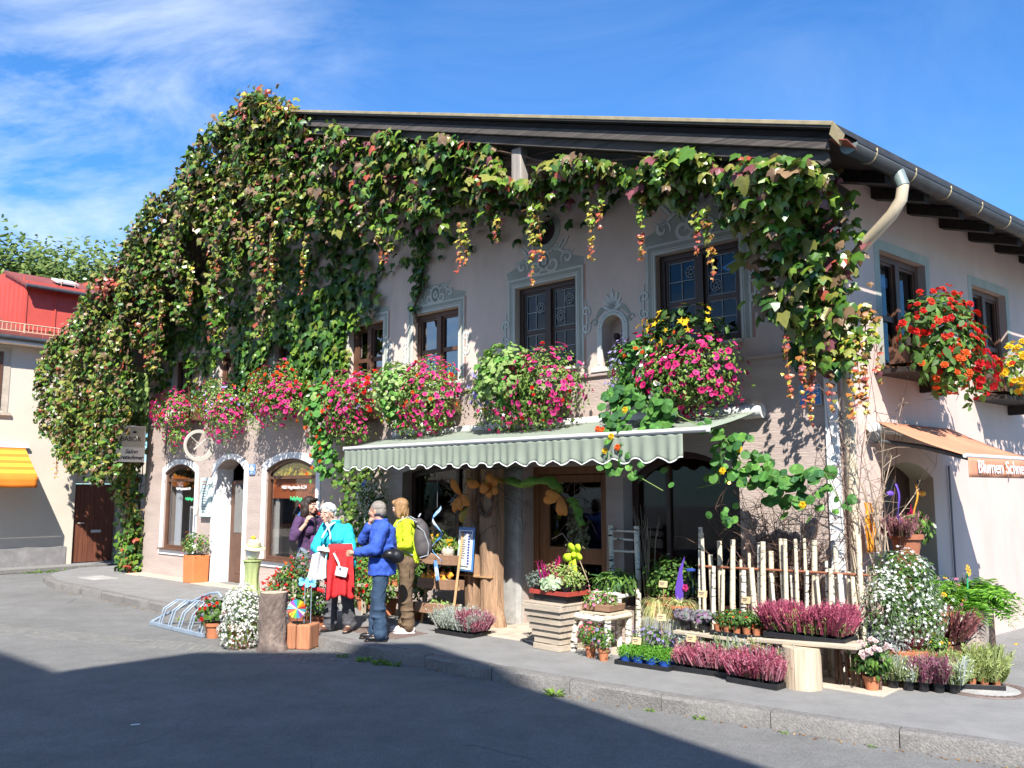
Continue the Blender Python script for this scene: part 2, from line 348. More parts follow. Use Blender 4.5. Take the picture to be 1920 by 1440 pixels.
# granite kerb stones, one by one along the edge
def resample(pts, step):
    out = [Vector((-u, -o, 0)) for u, o in pts]; res = [out[0]]; acc = 0; cur = out[0]; k = 1
    while k < len(out):
        d = (out[k] - cur).length
        if acc + d >= step: cur = cur + (out[k] - cur) * ((step - acc) / d); res.append(cur); acc = 0
        else: acc += d; cur = out[k]; k += 1
    return res
kp = resample(KERB, .98)
for i in range(len(kp) - 1):
    a, c = kp[i], kp[i + 1]; d = (c - a); L = d.length - .009; dn = d.normalized(); nn = Vector((-dn.y, dn.x, 0))
    b = MB(); lo = .45 if i < 2 else 1; nseg = 5; hh = .13 * (lo if i < 1 else 1) + .0
    for s_ in range(nseg):
        pass
    prof = [(0, -.32), (0.0, -.02), (.018, .004), (.15, .006), (.15, -.32)]
    vs = []
    for s_ in range(nseg + 1):
        q = s_ / nseg * L
        for (w, z) in prof:
            jw = rnd.uniform(-.006, .006) if w < .02 else 0; jz = rnd.uniform(-.004, .003) if z > -.1 else 0
            vs.append((q, w + jw, z + jz))
    k = len(prof); fs = [(s_ * k + j, s_ * k + j + 1, (s_ + 1) * k + j + 1, (s_ + 1) * k + j) for s_ in range(nseg) for j in range(k - 1)]
    fs += [tuple(range(k)), tuple(nseg * k + j for j in range(k - 1, -1, -1))]
    b.add(vs, fs)
    ang = math.atan2(dn.y, dn.x)
    st = b.build('kerb_stone', 'granite', pave, T(a.x, a.y, -.075 if i < 1 else (-.03 if i < 2 else 0)) @ Matrix.Rotation(ang, 4, 'Z') @ RX(rnd.uniform(-.6, .6)), smooth=35)
# worn stone slabs along the foot of the front wall
x = -15.7
while x < -9.2:
    w = rnd.uniform(.45, .8); d = rnd.uniform(.33, .42)
    b = MB().box((x + w / 2, -d / 2 - .03, .004), (w - .02, d, .02), RZ(rnd.uniform(-1, 1))); b.build('paving_slab', 'slab_stone', pave, bevel=.006); x += w
x = -4.9
while x < .0:
    w = rnd.uniform(.5, .85); d = rnd.uniform(.38, .5)
    b = MB().box((x + w / 2, -d / 2 - .42, .004), (w - .02, d, .022), RZ(rnd.uniform(-1.5, 1.5))); b.build('paving_slab', 'slab_stone', pave, bevel=.006)
    b = MB().box((x + w / 2 + .1, -.23, .003), (w - .03, .36, .020), RZ(rnd.uniform(-1, 1))); b.build('paving_slab', 'slab_stone', pave, bevel=.006); x += w
b = MB().box((-4.35, -1.5, .003), (1.05, .55, .012)).box((-4.35, -1.5, .010), (.93, .43, .006)); setting(b.build('inspection_hatch', 'cast_iron', None, MH @ T(-1.05, -.05, 0), bevel=.003))
b = MB().box((0, 0, .003), (.8, .5, .012)); setting(b.build('inspection_hatch', 'concrete', None, FU(15.2, 1.2, 0), bevel=.003))
# round manhole cover on the pavement, with a cast ring and studs
mh = thing('manhole_cover', 'round rusty iron manhole cover with concrete centre set in the pavement', 'manhole', FU(-1.16, -.10, .002))
b = MB(); b.lathe([(.30, 0), (.30, .008), (.385, .010), (.39, 0)], 40, caps=False); b.build('ring', 'cast_iron', mh, smooth=30)
MB().lathe([(.001, .004), (.298, .004), (.298, 0)], 36, caps=False).build('centre', 'concrete', mh)
b = MB()
for i in range(36):
    a = i * math.pi / 18; b.box((.345 * math.cos(a), .345 * math.sin(a), .010), (.05, .018, .008), Matrix.Rotation(a, 4, 'Z'))
b.build('studs', 'cast_iron', mh)['kind'] = 'stuff'
# cobbled gutter that crosses the side street, sunk in the asphalt
gp0, gp1 = Vector((-9.6, 13.5, -.1385)), Vector((-1.6, 10.0, -.1385)); gd = (gp1 - gp0).normalized(); gn = Vector((-gd.y, gd.x, 0)); b = MB()
for i in range(80):
    for j in range(5):
        p = gp0 + gd * (i * .108 + rnd.uniform(-.01, .01) + (j % 2) * .05) + gn * (j * .105 - .2 + rnd.uniform(-.01, .01))
        b.box(tuple(p), (rnd.uniform(.085, .1), rnd.uniform(.08, .096), .016 + rnd.uniform(0, .008)), Matrix.Rotation(math.atan2(gd.y, gd.x) + rnd.uniform(-.12, .12), 4, 'Z'), taper=.86)
o = b.build('gutter_cobbles', 'cobble'); o['kind'] = 'structure'
# repaired patches and cracks in the asphalt
for (x, y, w, d, a) in ((-2.2, 6.2, 1.6, .5, 12), (1.2, 5.2, .7, .45, -30), (-6.5, 9.2, 2.4, .45, -20), (-8.2, 15.5, .9, .7, 15)): setting(MB().box((0, 0, 0), (w, d, .006)).build('asphalt_patch', 'asphalt_patch', None, Matrix.Translation((x, y, -.1285)) @ RZ(a)))
ck = MB()
for (x, y, a, L) in ((-6.9, 10.6, -25, 1.6), (-3.0, 6.6, 70, 1.3), (-.4, 6.9, -35, 1.5), (-7.6, 13.0, 20, 1.2), (2.6, 5.6, -28, 1.4)):
    p = Vector((x, y, -.1275)); d = a
    for k in range(12):
        d += rnd.uniform(-32, 32); q = p + Vector((math.cos(R(d)), math.sin(R(d)), 0)) * (L / 12); e = Vector((-math.sin(R(d)), math.cos(R(d)), 0)) * rnd.uniform(.002, .006); ck.add([tuple(p - e), tuple(q - e), tuple(q + e), tuple(p + e)], [(0, 1, 2, 3)]); p = q
setting(ck.build('road_cracks', 'ink_grey'))
# tufts and fallen leaves along the kerb
# ---------------------------------------------------------------- flower-shop house
house = thing('flower_shop_house', 'old pink plastered gabled house overgrown with climbing vine and flower boxes', 'house', MH)
RU, RH_, SL_R, SL_L = 9.3, 8.30, .3236, .376
def roof_h(u): return RH_ - (SL_R * (RU - u) if u < RU else SL_L * (u - RU))
LEN = 15.77
def wall_poly(u0, u1, z0, ztop): return [(-u1, z0), (-u0, z0)] + ztop
DADO = 3.27
# lower storey front wall
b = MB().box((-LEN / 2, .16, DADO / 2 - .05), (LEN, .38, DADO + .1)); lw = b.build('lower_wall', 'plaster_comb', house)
cutters = []
def cutter(poly, y0=-.5, y1=1.0, M=None):
    o = MB().prism(poly, y0, y1).build('cutter', 'plaster_comb', house, M); cutters.append(o)
A_S1 = arch(-14.85, -13.50, .58, 2.18, 2.36); A_SD = arch(-12.66, -11.57, -.02, 2.2, 2.42); A_S3 = arch(-10.80, -9.20, .55, 2.18, 2.38)
A_SH = arch(-6.9, -4.72, .42, 2.08, 2.2); A_DR = [(-4.36, -.02), (-4.36, 2.12), (-2.98, 2.12), (-2.98, -.02)]; A_AR = arch(-2.72, -1.15, .42, 1.95, 2.26)
for A in (A_S1, A_SD, A_S3, A_SH, A_DR, A_AR): cutter(A)
bpy.context.view_layer.update(); cut(lw, cutters); cutters.clear()
# upper storey front wall with gable
top = [(0, roof_h(0) - .2), (-RU, RH_ - .2), (-LEN, roof_h(LEN) - .2)]
b = MB().prism([(-LEN, DADO), (0, DADO)] + top, 0, .34); uw = b.build('upper_wall', 'plaster_upper', house)
WINS = [(1.08, 2.20, 3.50, 4.67), (3.46, 4.54, 3.42, 4.63), (5.70, 6.72, 3.42, 4.55), (7.48, 8.38, 3.45, 4.58), (9.85, 10.70, 3.45, 4.58), (11.95, 12.8, 3.45, 4.6), (13.9, 14.75, 3.45, 4.62)]
for u0, u1, z0, z1 in WINS: cutter([(-u1, z0), (-u1, z1), (-u0, z1), (-u0, z0)])
cutter([(-4.05 + .26 * math.cos(a * math.pi / 12), 5.36 + .22 * math.sin(a * math.pi / 12)) for a in range(24)], -.5, .22)
NICHE = arch(-3.02, -2.70, 3.36, 3.85, 4.02); cutter(NICHE, -.5, .2)
cut(uw, cutters); cutters.clear()
b = MB().box((-LEN / 2, -.045, DADO + .0), (LEN, .04, .05)); b.build('string_course', 'plaster_comb', house, bevel=.01)
b = MB().box((-.07, -.046, DADO / 2 - .05), (.13, .03, DADO - .05)); b.build('corner_strip', 'plaster_white', house)
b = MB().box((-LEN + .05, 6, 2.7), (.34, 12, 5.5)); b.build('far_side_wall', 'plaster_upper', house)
# side wall in its own frame
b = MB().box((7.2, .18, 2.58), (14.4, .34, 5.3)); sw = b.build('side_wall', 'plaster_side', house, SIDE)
SWIN = [(1.03, 2.16, 3.12, 4.52), (3.50, 4.60, 3.05, 4.50), (6.0, 7.1, 3.05, 4.5)]
for a, c, z0, z1 in SWIN: cutter([(a, z0), (a, z1), (c, z1), (c, z0)], -.5, 1, SIDE)
A_SID = arch(.80, 2.05, -.02, 1.95, 2.12); cutter(A_SID, -.5, 1, SIDE)
cut(sw, cutters); cutters.clear()
# rooms behind the openings: partitions and floors, dim as the house is closed
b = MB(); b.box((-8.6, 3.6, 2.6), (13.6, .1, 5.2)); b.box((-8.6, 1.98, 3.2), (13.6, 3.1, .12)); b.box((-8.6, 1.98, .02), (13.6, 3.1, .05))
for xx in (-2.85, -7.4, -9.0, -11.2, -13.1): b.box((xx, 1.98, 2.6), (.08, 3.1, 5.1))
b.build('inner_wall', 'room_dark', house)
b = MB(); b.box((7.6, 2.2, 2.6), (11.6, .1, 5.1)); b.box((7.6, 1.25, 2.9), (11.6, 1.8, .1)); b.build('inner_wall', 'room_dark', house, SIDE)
# roof
def slab(x0, x1, h0, h1, y0, t0, t1, back):
    P = []
    for (x, h) in ((x0, h0), (x1, h1)):
        for t in (0, back): P.append((x + E2.x * t, y0 + E2.y * t, h))
    a, bb, c, d = P
    vs = [(*p[:2], p[2] - t1) for p in (a, bb, d, c)] + [(*p[:2], p[2] - t0) for p in (a, bb, d, c)]
    return vs, [(0, 3, 2, 1), (4, 5, 6, 7), (0, 1, 5, 4), (1, 2, 6, 5), (2, 3, 7, 6), (3, 0, 4, 7)]
rf = MB(); EV_R, EV_L = -.62, 18.35
rf.add(*slab(-RU, -EV_R, RH_, roof_h(EV_R), -1.40, 0, .05, 14)); rf.add(*slab(-EV_L, -RU, roof_h(EV_L), RH_, -1.40, 0, .05, 14))
roof = rf.build('roof', 'roof_metal', house)
b = MB(); b.add(*slab(-RU, -EV_R + -.02, RH_, roof_h(EV_R + .02), -1.28, .053, .125, 13.8)); b.add(*slab(-EV_L, -RU, roof_h(EV_L), RH_, -1.28, .053, .125, 13.8)); b.build('deck', 'timber_dark', roof)
def verge(y0, y1, dz0, dz1, u0, u1, mat, name, tail=False):
    b = MB()
    if u1 <= RU:
        A = [(-u1, roof_h(u1)), (-u0, roof_h(u0))]
        poly = [(A[0][0], A[0][1] - dz1), (A[0][0], A[0][1] - dz0), (A[1][0], A[1][1] - dz0)]
        if tail: poly += [(A[1][0] + .02, A[1][1] - dz0 - .1), (A[1][0] - .05, A[1][1] - dz1 - .02), (A[1][0] - .10, A[1][1] - dz1 + .04), (A[1][0] - .2, A[1][1] - dz1 + .02), (A[1][0] - .28, A[1][1] - dz1 + .09)]
        else: poly += [(A[1][0], A[1][1] - dz1)]
    else: poly = [(-u1, roof_h(u1) - dz1), (-u1, roof_h(u1) - dz0), (-u0, roof_h(u0) - dz0), (-u0, roof_h(u0) - dz1)]
    b.prism(poly, y0, y1); return b.build(name, mat, roof, bevel=.006)
verge(-1.33, -1.29, .13, .235, EV_R + .08, RU, 'timber_weathered', 'verge_board')
verge(-1.27, -1.22, .235, .345, EV_R + .12, RU, 'timber_weathered', 'verge_board', True)
verge(-1.33, -1.29, .13, .235, RU, EV_L - .1, 'timber_weathered', 'verge_board'); verge(-1.27, -1.22, .235, .345, RU, EV_L - .1, 'timber_weathered', 'verge_board')
verge(-1.412, -1.402, -.012, .03, EV_R, RU, 'edge_brass', 'edge_strip')
b = MB(); hE = roof_h(EV_R); b.add([(-EV_R + .004 + E2.x * 0, -1.42, hE + .01), (-EV_R + .06, -1.30, hE - .10), (-EV_R + .02, -1.30, hE - .2), (-EV_R - .04, -1.40, hE - .10)], [(0, 1, 2, 3)]); b.build('verge_flashing', 'edge_brass', roof, solid=.01)
# gutter along the side eave, straps, rafters
gx = -EV_R + .06; gz = hE - .17; GL = 10
def along(t, dx=0, dz=0): return (gx + E2.x * t + dx * E2.y, -1.22 + E2.y * t - dx * E2.x, gz + dz)
b = MB(); prof = [(math.cos(a) * .085, math.sin(a) * .085) for a in [math.pi + math.pi * k / 10 for k in range(11)]]
b.add([along(t, px, pz) for t in (0, GL) for px, pz in prof], [(k, k + 1, 12 + k, 11 + k) for k in range(10)]); g_ = b.build('gutter', 'zinc_dark', house, smooth=60, solid=.006)
b = MB(); b.add([along(0.0, px, pz) for px, pz in prof], [tuple(range(11))]); b.build('end_cap', 'zinc_green', g_, solid=.006)
b = MB(); b.add([along(-.12, -.12, .06), along(-.12, .05, .0), along(.02, .07, -.06), along(.02, -.10, .02)], [(0, 1, 2, 3)]); b.build('end_flap', 'copper_red', g_, solid=.008)
b = MB(); b.tube([along(0, .085, 0), along(GL, .085, 0)], .011, 6); b.build('bead', 'zinc_dark', g_)
t = .35
while t < GL:
    b = MB(); pts = [along(t, math.cos(a) * .091, math.sin(a) * .091) for a in [math.pi + math.pi * k / 8 for k in range(9)]] + [along(t, .09, .03)]
    b.tube(pts, .008, 5); b.build('strap', 'edge_brass', g_); t += .78
for k in range(13):
    v = .05 + k * .86
    b = MB(); b.add([(v, .1, 5.12), (v + .13, .1, 5.12), (v + .13, .1, 5.26), (v, .1, 5.26), (v, -.58, 4.90), (v + .13, -.58, 4.90), (v + .13, -.58, 5.0), (v, -.58, 5.0)], [(0, 1, 2, 3), (7, 6, 5, 4), (0, 4, 5, 1), (1, 5, 6, 2), (2, 6, 7, 3), (3, 7, 4, 0)])
    b.build('rafter', 'timber_dark', house, SIDE)
b = MB(); b.box((-3.42, -1.14, 5.78), (.16, .14, .50)); b.build('king_post', 'timber_grey', house, bevel=.01)
for uu, hh in ((-.02, 4.98), (15.6, 5.6), (5.0, 6.55)):
    b = MB().box((-uu, -.45, hh - .05), (.16, 1.6, .2)); b.build('purlin', 'timber_dark', house, bevel=.01)
# downpipe with swan neck
dp = MB(); pp = [(-.25, -.84, 5.0), (-.25, -.86, 4.84), (-.26, -.90, 4.72), (-.27, -.88, 4.58), (-.26, -.78, 4.46), (-.20, -.45, 4.24), (-.10, -.22, 4.10), (-.02, -.11, 3.98), (0.02, -.09, 3.8), (0.02, -.09, 2.0), (0.02, -.09, 0.02)]
dp.tube(pp[2:], .057, 12); d_ = dp.build('downpipe', 'pipe_cream', house, SIDE, smooth=50)
MB().tube([(-.24, -.82, 4.92), (-.25, -.86, 4.82), (-.262, -.905, 4.70)], [.075, .068, .062], 12).build('outlet', 'zinc_green', d_, smooth=50)
for z in (3.2, 1.7, .5): MB().lathe([(.06, -.02), (.066, -.02), (.066, .02), (.06, .02)], 12, T(.02, -.09, z), caps=False).build('pipe_clip', 'zinc_dark', d_)

# ---- windows
def window(x0, x1, z0, z1, M, kind, wood='window_wood_dark', glass='glass_upper', depth=.13, lit_top=0, bulls=(), curtain=0):
    """two-light casement with one crossbar, set back in its opening"""
    f = .075; b = MB(); y = depth; w = x1 - x0; cx = (x0 + x1) / 2
    b.box((x0 + f / 2, y, (z0 + z1) / 2), (f, .08, z1 - z0)); b.box((x1 - f / 2, y, (z0 + z1) / 2), (f, .08, z1 - z0))
    b.box((cx, y, z1 - f / 2), (w - 2 * f, .078, f)); b.box((cx, y, z0 + f / 2), (w - 2 * f, .078, f)); b.box((cx, y - .012, (z0 + z1) / 2), (.10, .09, z1 - z0 - 2 * f))
    fr = b.build('window', wood, house, M, bevel=.005)
    zc = z0 + (z1 - z0) * .47; pn = []
    for (a, c) in ((x0 + f, cx - .05), (cx + .05, x1 - f)):
        for (p, q) in ((z0 + f, zc), (zc, z1 - f)):
            s = .032; g = MB(); g.box((a + s / 2, y + .004, (p + q) / 2), (s, .05, q - p)); g.box((c - s / 2, y + .004, (p + q) / 2), (s, .05, q - p)); g.box(((a + c) / 2, y + .004, p + s / 2), (c - a - 2 * s, .048, s)); g.box(((a + c) / 2, y + .004, q - s / 2), (c - a - 2 * s, .048, s))
            g.build('sash', wood, fr)
            MB().box(((a + c) / 2, y + .01, (p + q) / 2), (c - a - 2 * s + .006, .006, q - p - 2 * s + .006)).build('pane', glass, fr)
            pn.append((a + s, c - s, p + s, q - s))
    if kind == 'lead':
        b = MB()
        for (a, c, p, q) in pn:
            m_ = (a + c) / 2; k = (p + q) / 2; yy = y - .002
            b.box((m_, yy, k), (.009, .008, q - p)); b.box((m_, yy - .0005, k), (c - a, .008, .009))
            for (xx, zz, ww, hh_) in ((a + .006, k, .010, q - p), (c - .006, k, .010, q - p), (m_, p + .006, c - a, .010), (m_, q - .006, c - a, .010)): b.box((xx, yy - .001, zz), (ww, .008, hh_))
        b.build('glazing_lead', 'lead', fr)
        for i, (fx, fz) in bulls:
            a, c, p, q = pn[i]; b = MB(); xx = a + (c - a) * fx; zz = p + (q - p) * fz
            for r0 in (.075, .035): b.lathe([(r0 - .012, 0), (r0 - .006, .006), (r0, 0)], 18, T(xx, y - .008, zz) @ RX(90), caps=False)
            for k in range(8):
                a_ = k * math.pi / 4; b.box((xx + .053 * math.cos(a_), y - .01, zz + .053 * math.sin(a_)), (.035, .006, .006), RY(-k * 45))
            b.build('bullseye', 'lead', fr)
    if curtain:
        b = MB(); b.sheet(lambda i, j: (x0 + f + (w - 2 * f) * i, y + .1 + .012 * math.sin(i * 70), z0 + f + (z1 - z0) * curtain * j), 60, 2); b.build('curtain', 'curtain', fr, smooth=60)
    b = MB().box((cx, .0, z0 - .02), (w + .06, .17, .035)); b.build('sill', 'fresco_light', fr, bevel=.005)
    return fr
def stroke(b, pts, w, y0=-.004, y1=.004):
    """flat painted brush stroke along a curve"""
    k = len(pts); L = []; Rr = []
    for i, p in enumerate(pts):
        d = Vector((pts[min(i + 1, k - 1)][0] - pts[max(i - 1, 0)][0], 0, pts[min(i + 1, k - 1)][1] - pts[max(i - 1, 0)][1])).normalized()
        ww = w * (math.sin(math.pi * (.12 + .82 * i / (k - 1)))) / 2; L.append((p[0] - d.z * ww, p[1] + d.x * ww)); Rr.append((p[0] + d.z * ww, p[1] - d.x * ww))
    b.ring(L, Rr, y0, y1)
def spiral(cx, cz, r, turns, a0, sgn=1, n=22): return [(cx + r * (1 - .85 * i / n) * math.cos(a0 + sgn * turns * 2 * math.pi * i / n), cz + r * (1 - .85 * i / n) * math.sin(a0 + sgn * turns * 2 * math.pi * i / n)) for i in range(n + 1)]
def scroll(bl, bd, cx, cz, s, flip=1):
    for b, dy, k in ((bl, -.0078, 1), (bd, -.005, 1.28)):
        P = lambda q: [(cx + flip * (x - cx), z) for x, z in q]
        stroke(b, P(spiral(cx + .05 * s, cz, .14 * s, 1.3, 2.2)), .05 * s * k, dy, -.001)
        stroke(b, P(spiral(cx + .32 * s, cz + .05 * s, .11 * s, 1.2, 3.6, -1)), .045 * s * k, dy, -.001)
        stroke(b, P([(cx - .05 * s + .5 * s * t, cz + .17 * s + .06 * s * math.sin(t * 6)) for t in [i / 12 for i in range(13)]]), .05 * s * k, dy, -.001)
        for q in range(3): stroke(b, P([(cx + .1 * s * q + .02 * s * t * 8, cz + .18 * s + .11 * s * t * (1 + .3 * q)) for t in [i / 6 for i in range(7)]]), .045 * s * k, dy, -.001)
def surround(fr, x0, x1, z0, z1, w=.15, crest=0.0, yy=0.0):
    """painted grey frame with light inner and outer lines and scrolls"""
    b = MB(); o = [(x0 - w, z0), (x0 - w, z1 + w), (x1 + w, z1 + w), (x1 + w, z0)]; i = [(x0, z0), (x0, z1), (x1, z1), (x1, z0)]
    b.ring(o, i, yy - .003, yy + .002); b.build('painted_frame', 'fresco_grey', fr)
    b = MB()
    for a, c in ((.012, .035), (.048, .058), (w - .03, w - .005)):
        b.ring([(x0 - c, z0), (x0 - c, z1 + c), (x1 + c, z1 + c), (x1 + c, z0)], [(x0 - a, z0), (x0 - a, z1 + a), (x1 + a, z1 + a), (x1 + a, z0)], yy - .0055, yy - .002)
    b.build('painted_line', 'fresco_light', fr)
    b = MB().box((x1 + w + .018, yy - .001, (z0 + z1 + w) / 2), (.03, .004, z1 - z0 + w)); b.build('painted_shadow', 'fresco_rust', fr)
    if crest:
        bl, bd, bg_ = MB(), MB(), MB(); cx = (x0 + x1) / 2; zt = z1 + w
        bg_.prism([(x0 - w, zt), (x1 + w, zt), (x1 + w + .02, zt + .1 * crest), (cx + .32, zt + .22 * crest), (cx + .2, zt + .4 * crest), (cx - .2, zt + .4 * crest), (cx - .32, zt + .22 * crest), (x0 - w - .02, zt + .1 * crest)], yy - .0025, yy + .002)
        bg_.build('painted_crest', 'fresco_grey', fr)
        for fl in (1, -1): scroll(bl, bd, cx + fl * .1, zt + .1 * crest, .95 * crest, fl)
        for r_ in (.13, .085, .045): stroke(bl if r_ != .085 else bd, [(cx + r_ * .8 * math.cos(a * .35), zt + .17 * crest + r_ * math.sin(a * .35)) for a in range(19)], .03, yy - .0095, -.001)
        bd.build('painted_scroll', 'fresco_dark', fr); bl.build('painted_scroll', 'fresco_light', fr)
    for s_, xx in ((1, x1 + w), (-1, x0 - w)):
        bl, bd = MB(), MB()
        for b, dy, k in ((bl, -.008, 1), (bd, -.006, 1.35)):
            for zz, fl in ((z0 + (z1 - z0) * .58, 1), (z0 + (z1 - z0) * .40, -1)):
                stroke(b, [(xx + s_ * (p[0] - xx), p[1]) for p in spiral(xx + .03, zz, .085, 1.15, -1.2 * fl, fl)], .035 * k, yy + dy, -.001)
            stroke(b, [(xx + s_ * (.02 + .03 * math.sin(t * 3)), z0 + (z1 - z0) * (.3 + .42 * t)) for t in [i / 10 for i in range(11)]], .03 * k, yy + dy + .0007, -.001)
        bd.build('painted_scroll', 'fresco_dark', fr); bl.build('painted_scroll', 'fresco_light', fr)
for i, (u0, u1, z0, z1) in enumerate(WINS):
    kind = 'lead' if i < 2 else 'plain'
    bulls = [(1, (.75, .6)), (3, (.3, .3)), (3, (.75, .72))] if i == 1 else [(1, (.85, .7)), (3, (.3, .25))]
    fr = window(-u1, -u0, z0, z1, None, kind, 'window_wood_dark' if i < 2 else 'window_wood', 'glass_dim' if i < 2 else 'glass_upper', .13, 0, bulls, curtain=0 if i < 2 else .42)
    surround(fr, -u1, -u0, z0, z1, .14, (1.15, 1.0, .7, .6, .5, 0, 0)[i])
# niche with small carved figure
nf = MB(); ni = [(x, z) for x, z in NICHE]; no = arch(-3.10, -2.62, 3.32, 3.86, 4.09)
nf.ring(no, ni, -.02, .01); nw = nf.build('niche', 'fresco_light', house, bevel=.004)
b = MB(); b.box((-2.86, -.03, 3.325), (.6, .1, .06)); b.build('ledge', 'fresco_light', nw, bevel=.008)
b = MB()
for k in range(20):
    t = k / 19; a = arch(-3.065, -2.655, 3.40, 3.86, 4.055, 14); q = a[int(t * (len(a) - 1))]; b.ball((q[0], -.022, q[1]), .012, 6, 4)
b.build('bead_row', 'fresco_light', nw)
b = MB()
for k in range(7):
    a = R(90 + (k - 3) * 24); L = .26 - .035 * abs(k - 3)
    stroke(b, [(-2.86 + math.cos(a) * L * t, 4.10 + math.sin(a) * L * t) for t in [i / 8 for i in range(9)]], .06, -.012, .0)
b.build('painted_shell', 'fresco_light', nw)
b = MB()
for s_ in (1, -1): stroke(b, [(-2.86 + s_ * (.26 - .2 * t), 4.0 + .12 * math.sin(t * 2.5)) for t in [i / 8 for i in range(9)]], .06, -.010, .0); stroke(b, [(-2.86 + s_ * (p[0]), p[1]) for p in spiral(.28, 3.95, .06, 1, 0)], .03, -.011, 0)
b.build('painted_scroll', 'fresco_grey', nw)['kind'] = 'stuff'
figm = MB(); figm.lathe([(.07, 0), (.08, .05), (.055, .16), (.065, .24), (.03, .28), (.022, .30)], 10); figm.ball((0, 0, .34), .04, 8, 6); figm.lathe([(.042, .37), (.05, .40), (.03, .43)], 8)
fg = thing('carved_figure', 'small dark carved figure with crown standing in the wall niche', 'figurine', FU(2.86, -.09, 3.365)); figm.build('figure', 'window_wood_dark', fg, smooth=60)
b = MB(); b.tube([(.07, 0, .05), (.09, -.02, .46)], .006, 5); b.build('flag_pole', 'twig', fg)
b = MB(); b.sheet(lambda i, j: (.09 - .02 * j + .09 * i + .02 * j, -.025 + .01 * math.sin(i * 6), .44 - .16 * j - .05 * i), 6, 3); b.build('flag', 'ink_blue', fg, solid=.003); 
for q in range(3): MB().box((.135, -.034, .40 - q * .05), (.08, .003, .016), RY(30)).build('flag_stripe', 'sign_white', fg)
# bull's-eye opening
b = MB(); b.ring([(-4.05 + .34 * math.cos(-a * math.pi / 12), 5.36 + .30 * math.sin(-a * math.pi / 12)) for a in range(25)], [(-4.05 + .25 * math.cos(-a * math.pi / 12), 5.36 + .21 * math.sin(-a * math.pi / 12)) for a in range(25)], -.006, .01); oc = b.build('round_opening', 'fresco_grey', house)
MB().box((-4.05, .215, 5.36), (.6, .02, .5)).build('shutter', 'window_wood_dark', oc)
# side windows
for i, (a, c, z0, z1) in enumerate(SWIN):
    fr = window(a, c, z0, z1, SIDE, 'plain', 'window_wood', 'glass_dim', .14, curtain=.0)
    b = MB(); w = .12; b.ring([(a - w, z0), (a - w, z1 + w), (c + w, z1 + w), (c + w, z0)], [(a, z0), (a, z1), (c, z1), (c, z0)], -.003 + .01, .014); b.build('painted_frame', 'fresco_grey', fr)
# salon openings: white borders, dark wood frames, glass
def border(par, A, w, mat='plaster_white', sill=True):
    cx = (A[0][0] + A[-1][0]) / 2; hw = (A[-1][0] - A[0][0]) / 2; k = (hw + w) / hw
    z0 = A[0][1]; out = [(cx + (x - cx) * k, z0 if j in (0, len(A) - 1) else z + w * .9 * (1 if 1 < j < len(A) - 2 else .9)) for j, (x, z) in enumerate(A)]
    b = MB(); b.ring(out, A, -.045, -.028); b.build('border', mat, par)
    if sill: b = MB().box((cx, -.04, z0 - .06), (2 * (hw + w), .03, .12)); b.build('border', mat, par); b = MB().box((cx, -.05, z0 - .005), (2 * hw + .1, .12, .03)); b.build('sill', 'window_wood', par, bevel=.004)
def archframe(A, y, f=.07, transom=None, mat='window_wood', glass='glass_lit', name='window', mull=None):
    cx = (A[0][0] + A[-1][0]) / 2; hw = (A[-1][0] - A[0][0]) / 2; k = (hw - f) / hw; z0 = A[0][1]
    inn = [(cx + (x - cx) * k, z0 + f if j in (0, len(A) - 1) else z - f) for j, (x, z) in enumerate(A)]
    b = MB(); b.ring(A, inn, y - .035, y + .035); b.box((cx, y, z0 + f / 2), (2 * hw - .002, .068, f))
    if transom: b.box((cx, y - .004, transom), (2 * (hw - f), .07, .06))
    if mull:
        for m_ in mull: b.box((m_, y - .006, (z0 + A[1][1]) / 2 + .1), (.06, .066, A[1][1] - z0 + .1))
    fr = b.build(name, mat, house, bevel=.004)
    MB().prism([(x, z) for x, z in inn], y - .003, y + .003).build('pane', glass, fr); return fr
s1 = archframe(A_S1, .045, .07, 2.02); border(s1, A_S1, .12)
s3 = archframe(A_S3, .045, .07, 2.04); border(s3, A_S3, .13)
sd = MB(); sd.box((-11.63, .20, 1.0), (.09, .3, 2.1)); sdo = sd.build('salon_door', 'window_wood', house, bevel=.005)
MB().box((-12.1, .30, .98), (.95, .05, 2.05)).box((-12.1, .285, .4), (.5, .04, .45)).build('leaf', 'window_wood', sdo, bevel=.006); border(sdo, A_SD, .12, sill=False)
MB().box((-12.1, .268, 1.45), (.62, .006, .95)).build('pane', 'glass_upper', sdo)
MB().prism([(-12.64, 0), (-12.64, 2.22), (-12.62, 2.24), (-12.62, 0)], -.03, .33).build('reveal', 'plaster_white', sdo)
text('NEU Nagelstudio LCN', .085, 'letter_white', s3, T(-9.98, .036, 1.86), bold=.0008); text('Fußpflege', .10, 'letter_green', s3, T(-9.9, .036, 1.66), bold=.0008)
text('NEU Nagelstudio LCN', .075, 'letter_white', s1, T(-14.14, .036, 1.84), bold=.0008, sx=.9); text('Fußpflege', .09, 'letter_green', s1, T(-13.86, .036, 1.63), bold=.0008)
MB().prism([(x, z) for x, z in arch(-10.72, -9.28, 2.075, 2.12, 2.30)], .066, .072).build('fanlight_sign', 'sign_yellow', s3)
text('T.Oréal', .13, 'sign_rust', s3, T(-9.85, .060, 2.16), shear=.3, sx=1.1)
MB().box((-10, .075, 1.83), (1.44, .012, .34)).build('window_blind', 'sign_rust', s3)
MB().box((-10.62, .12, 1.15), (.12, .02, 1.0)).build('poster', 'sign_grey', s3); MB().box((-9.6, .2, .8), (.6, .02, .35)).build('poster', 'sign_grey', s3); MB().ball((-10.05, .2, .98), (.10, .06, .14), 12, 8).build('wig_stand', 'trunk_wood', s3, smooth=70)
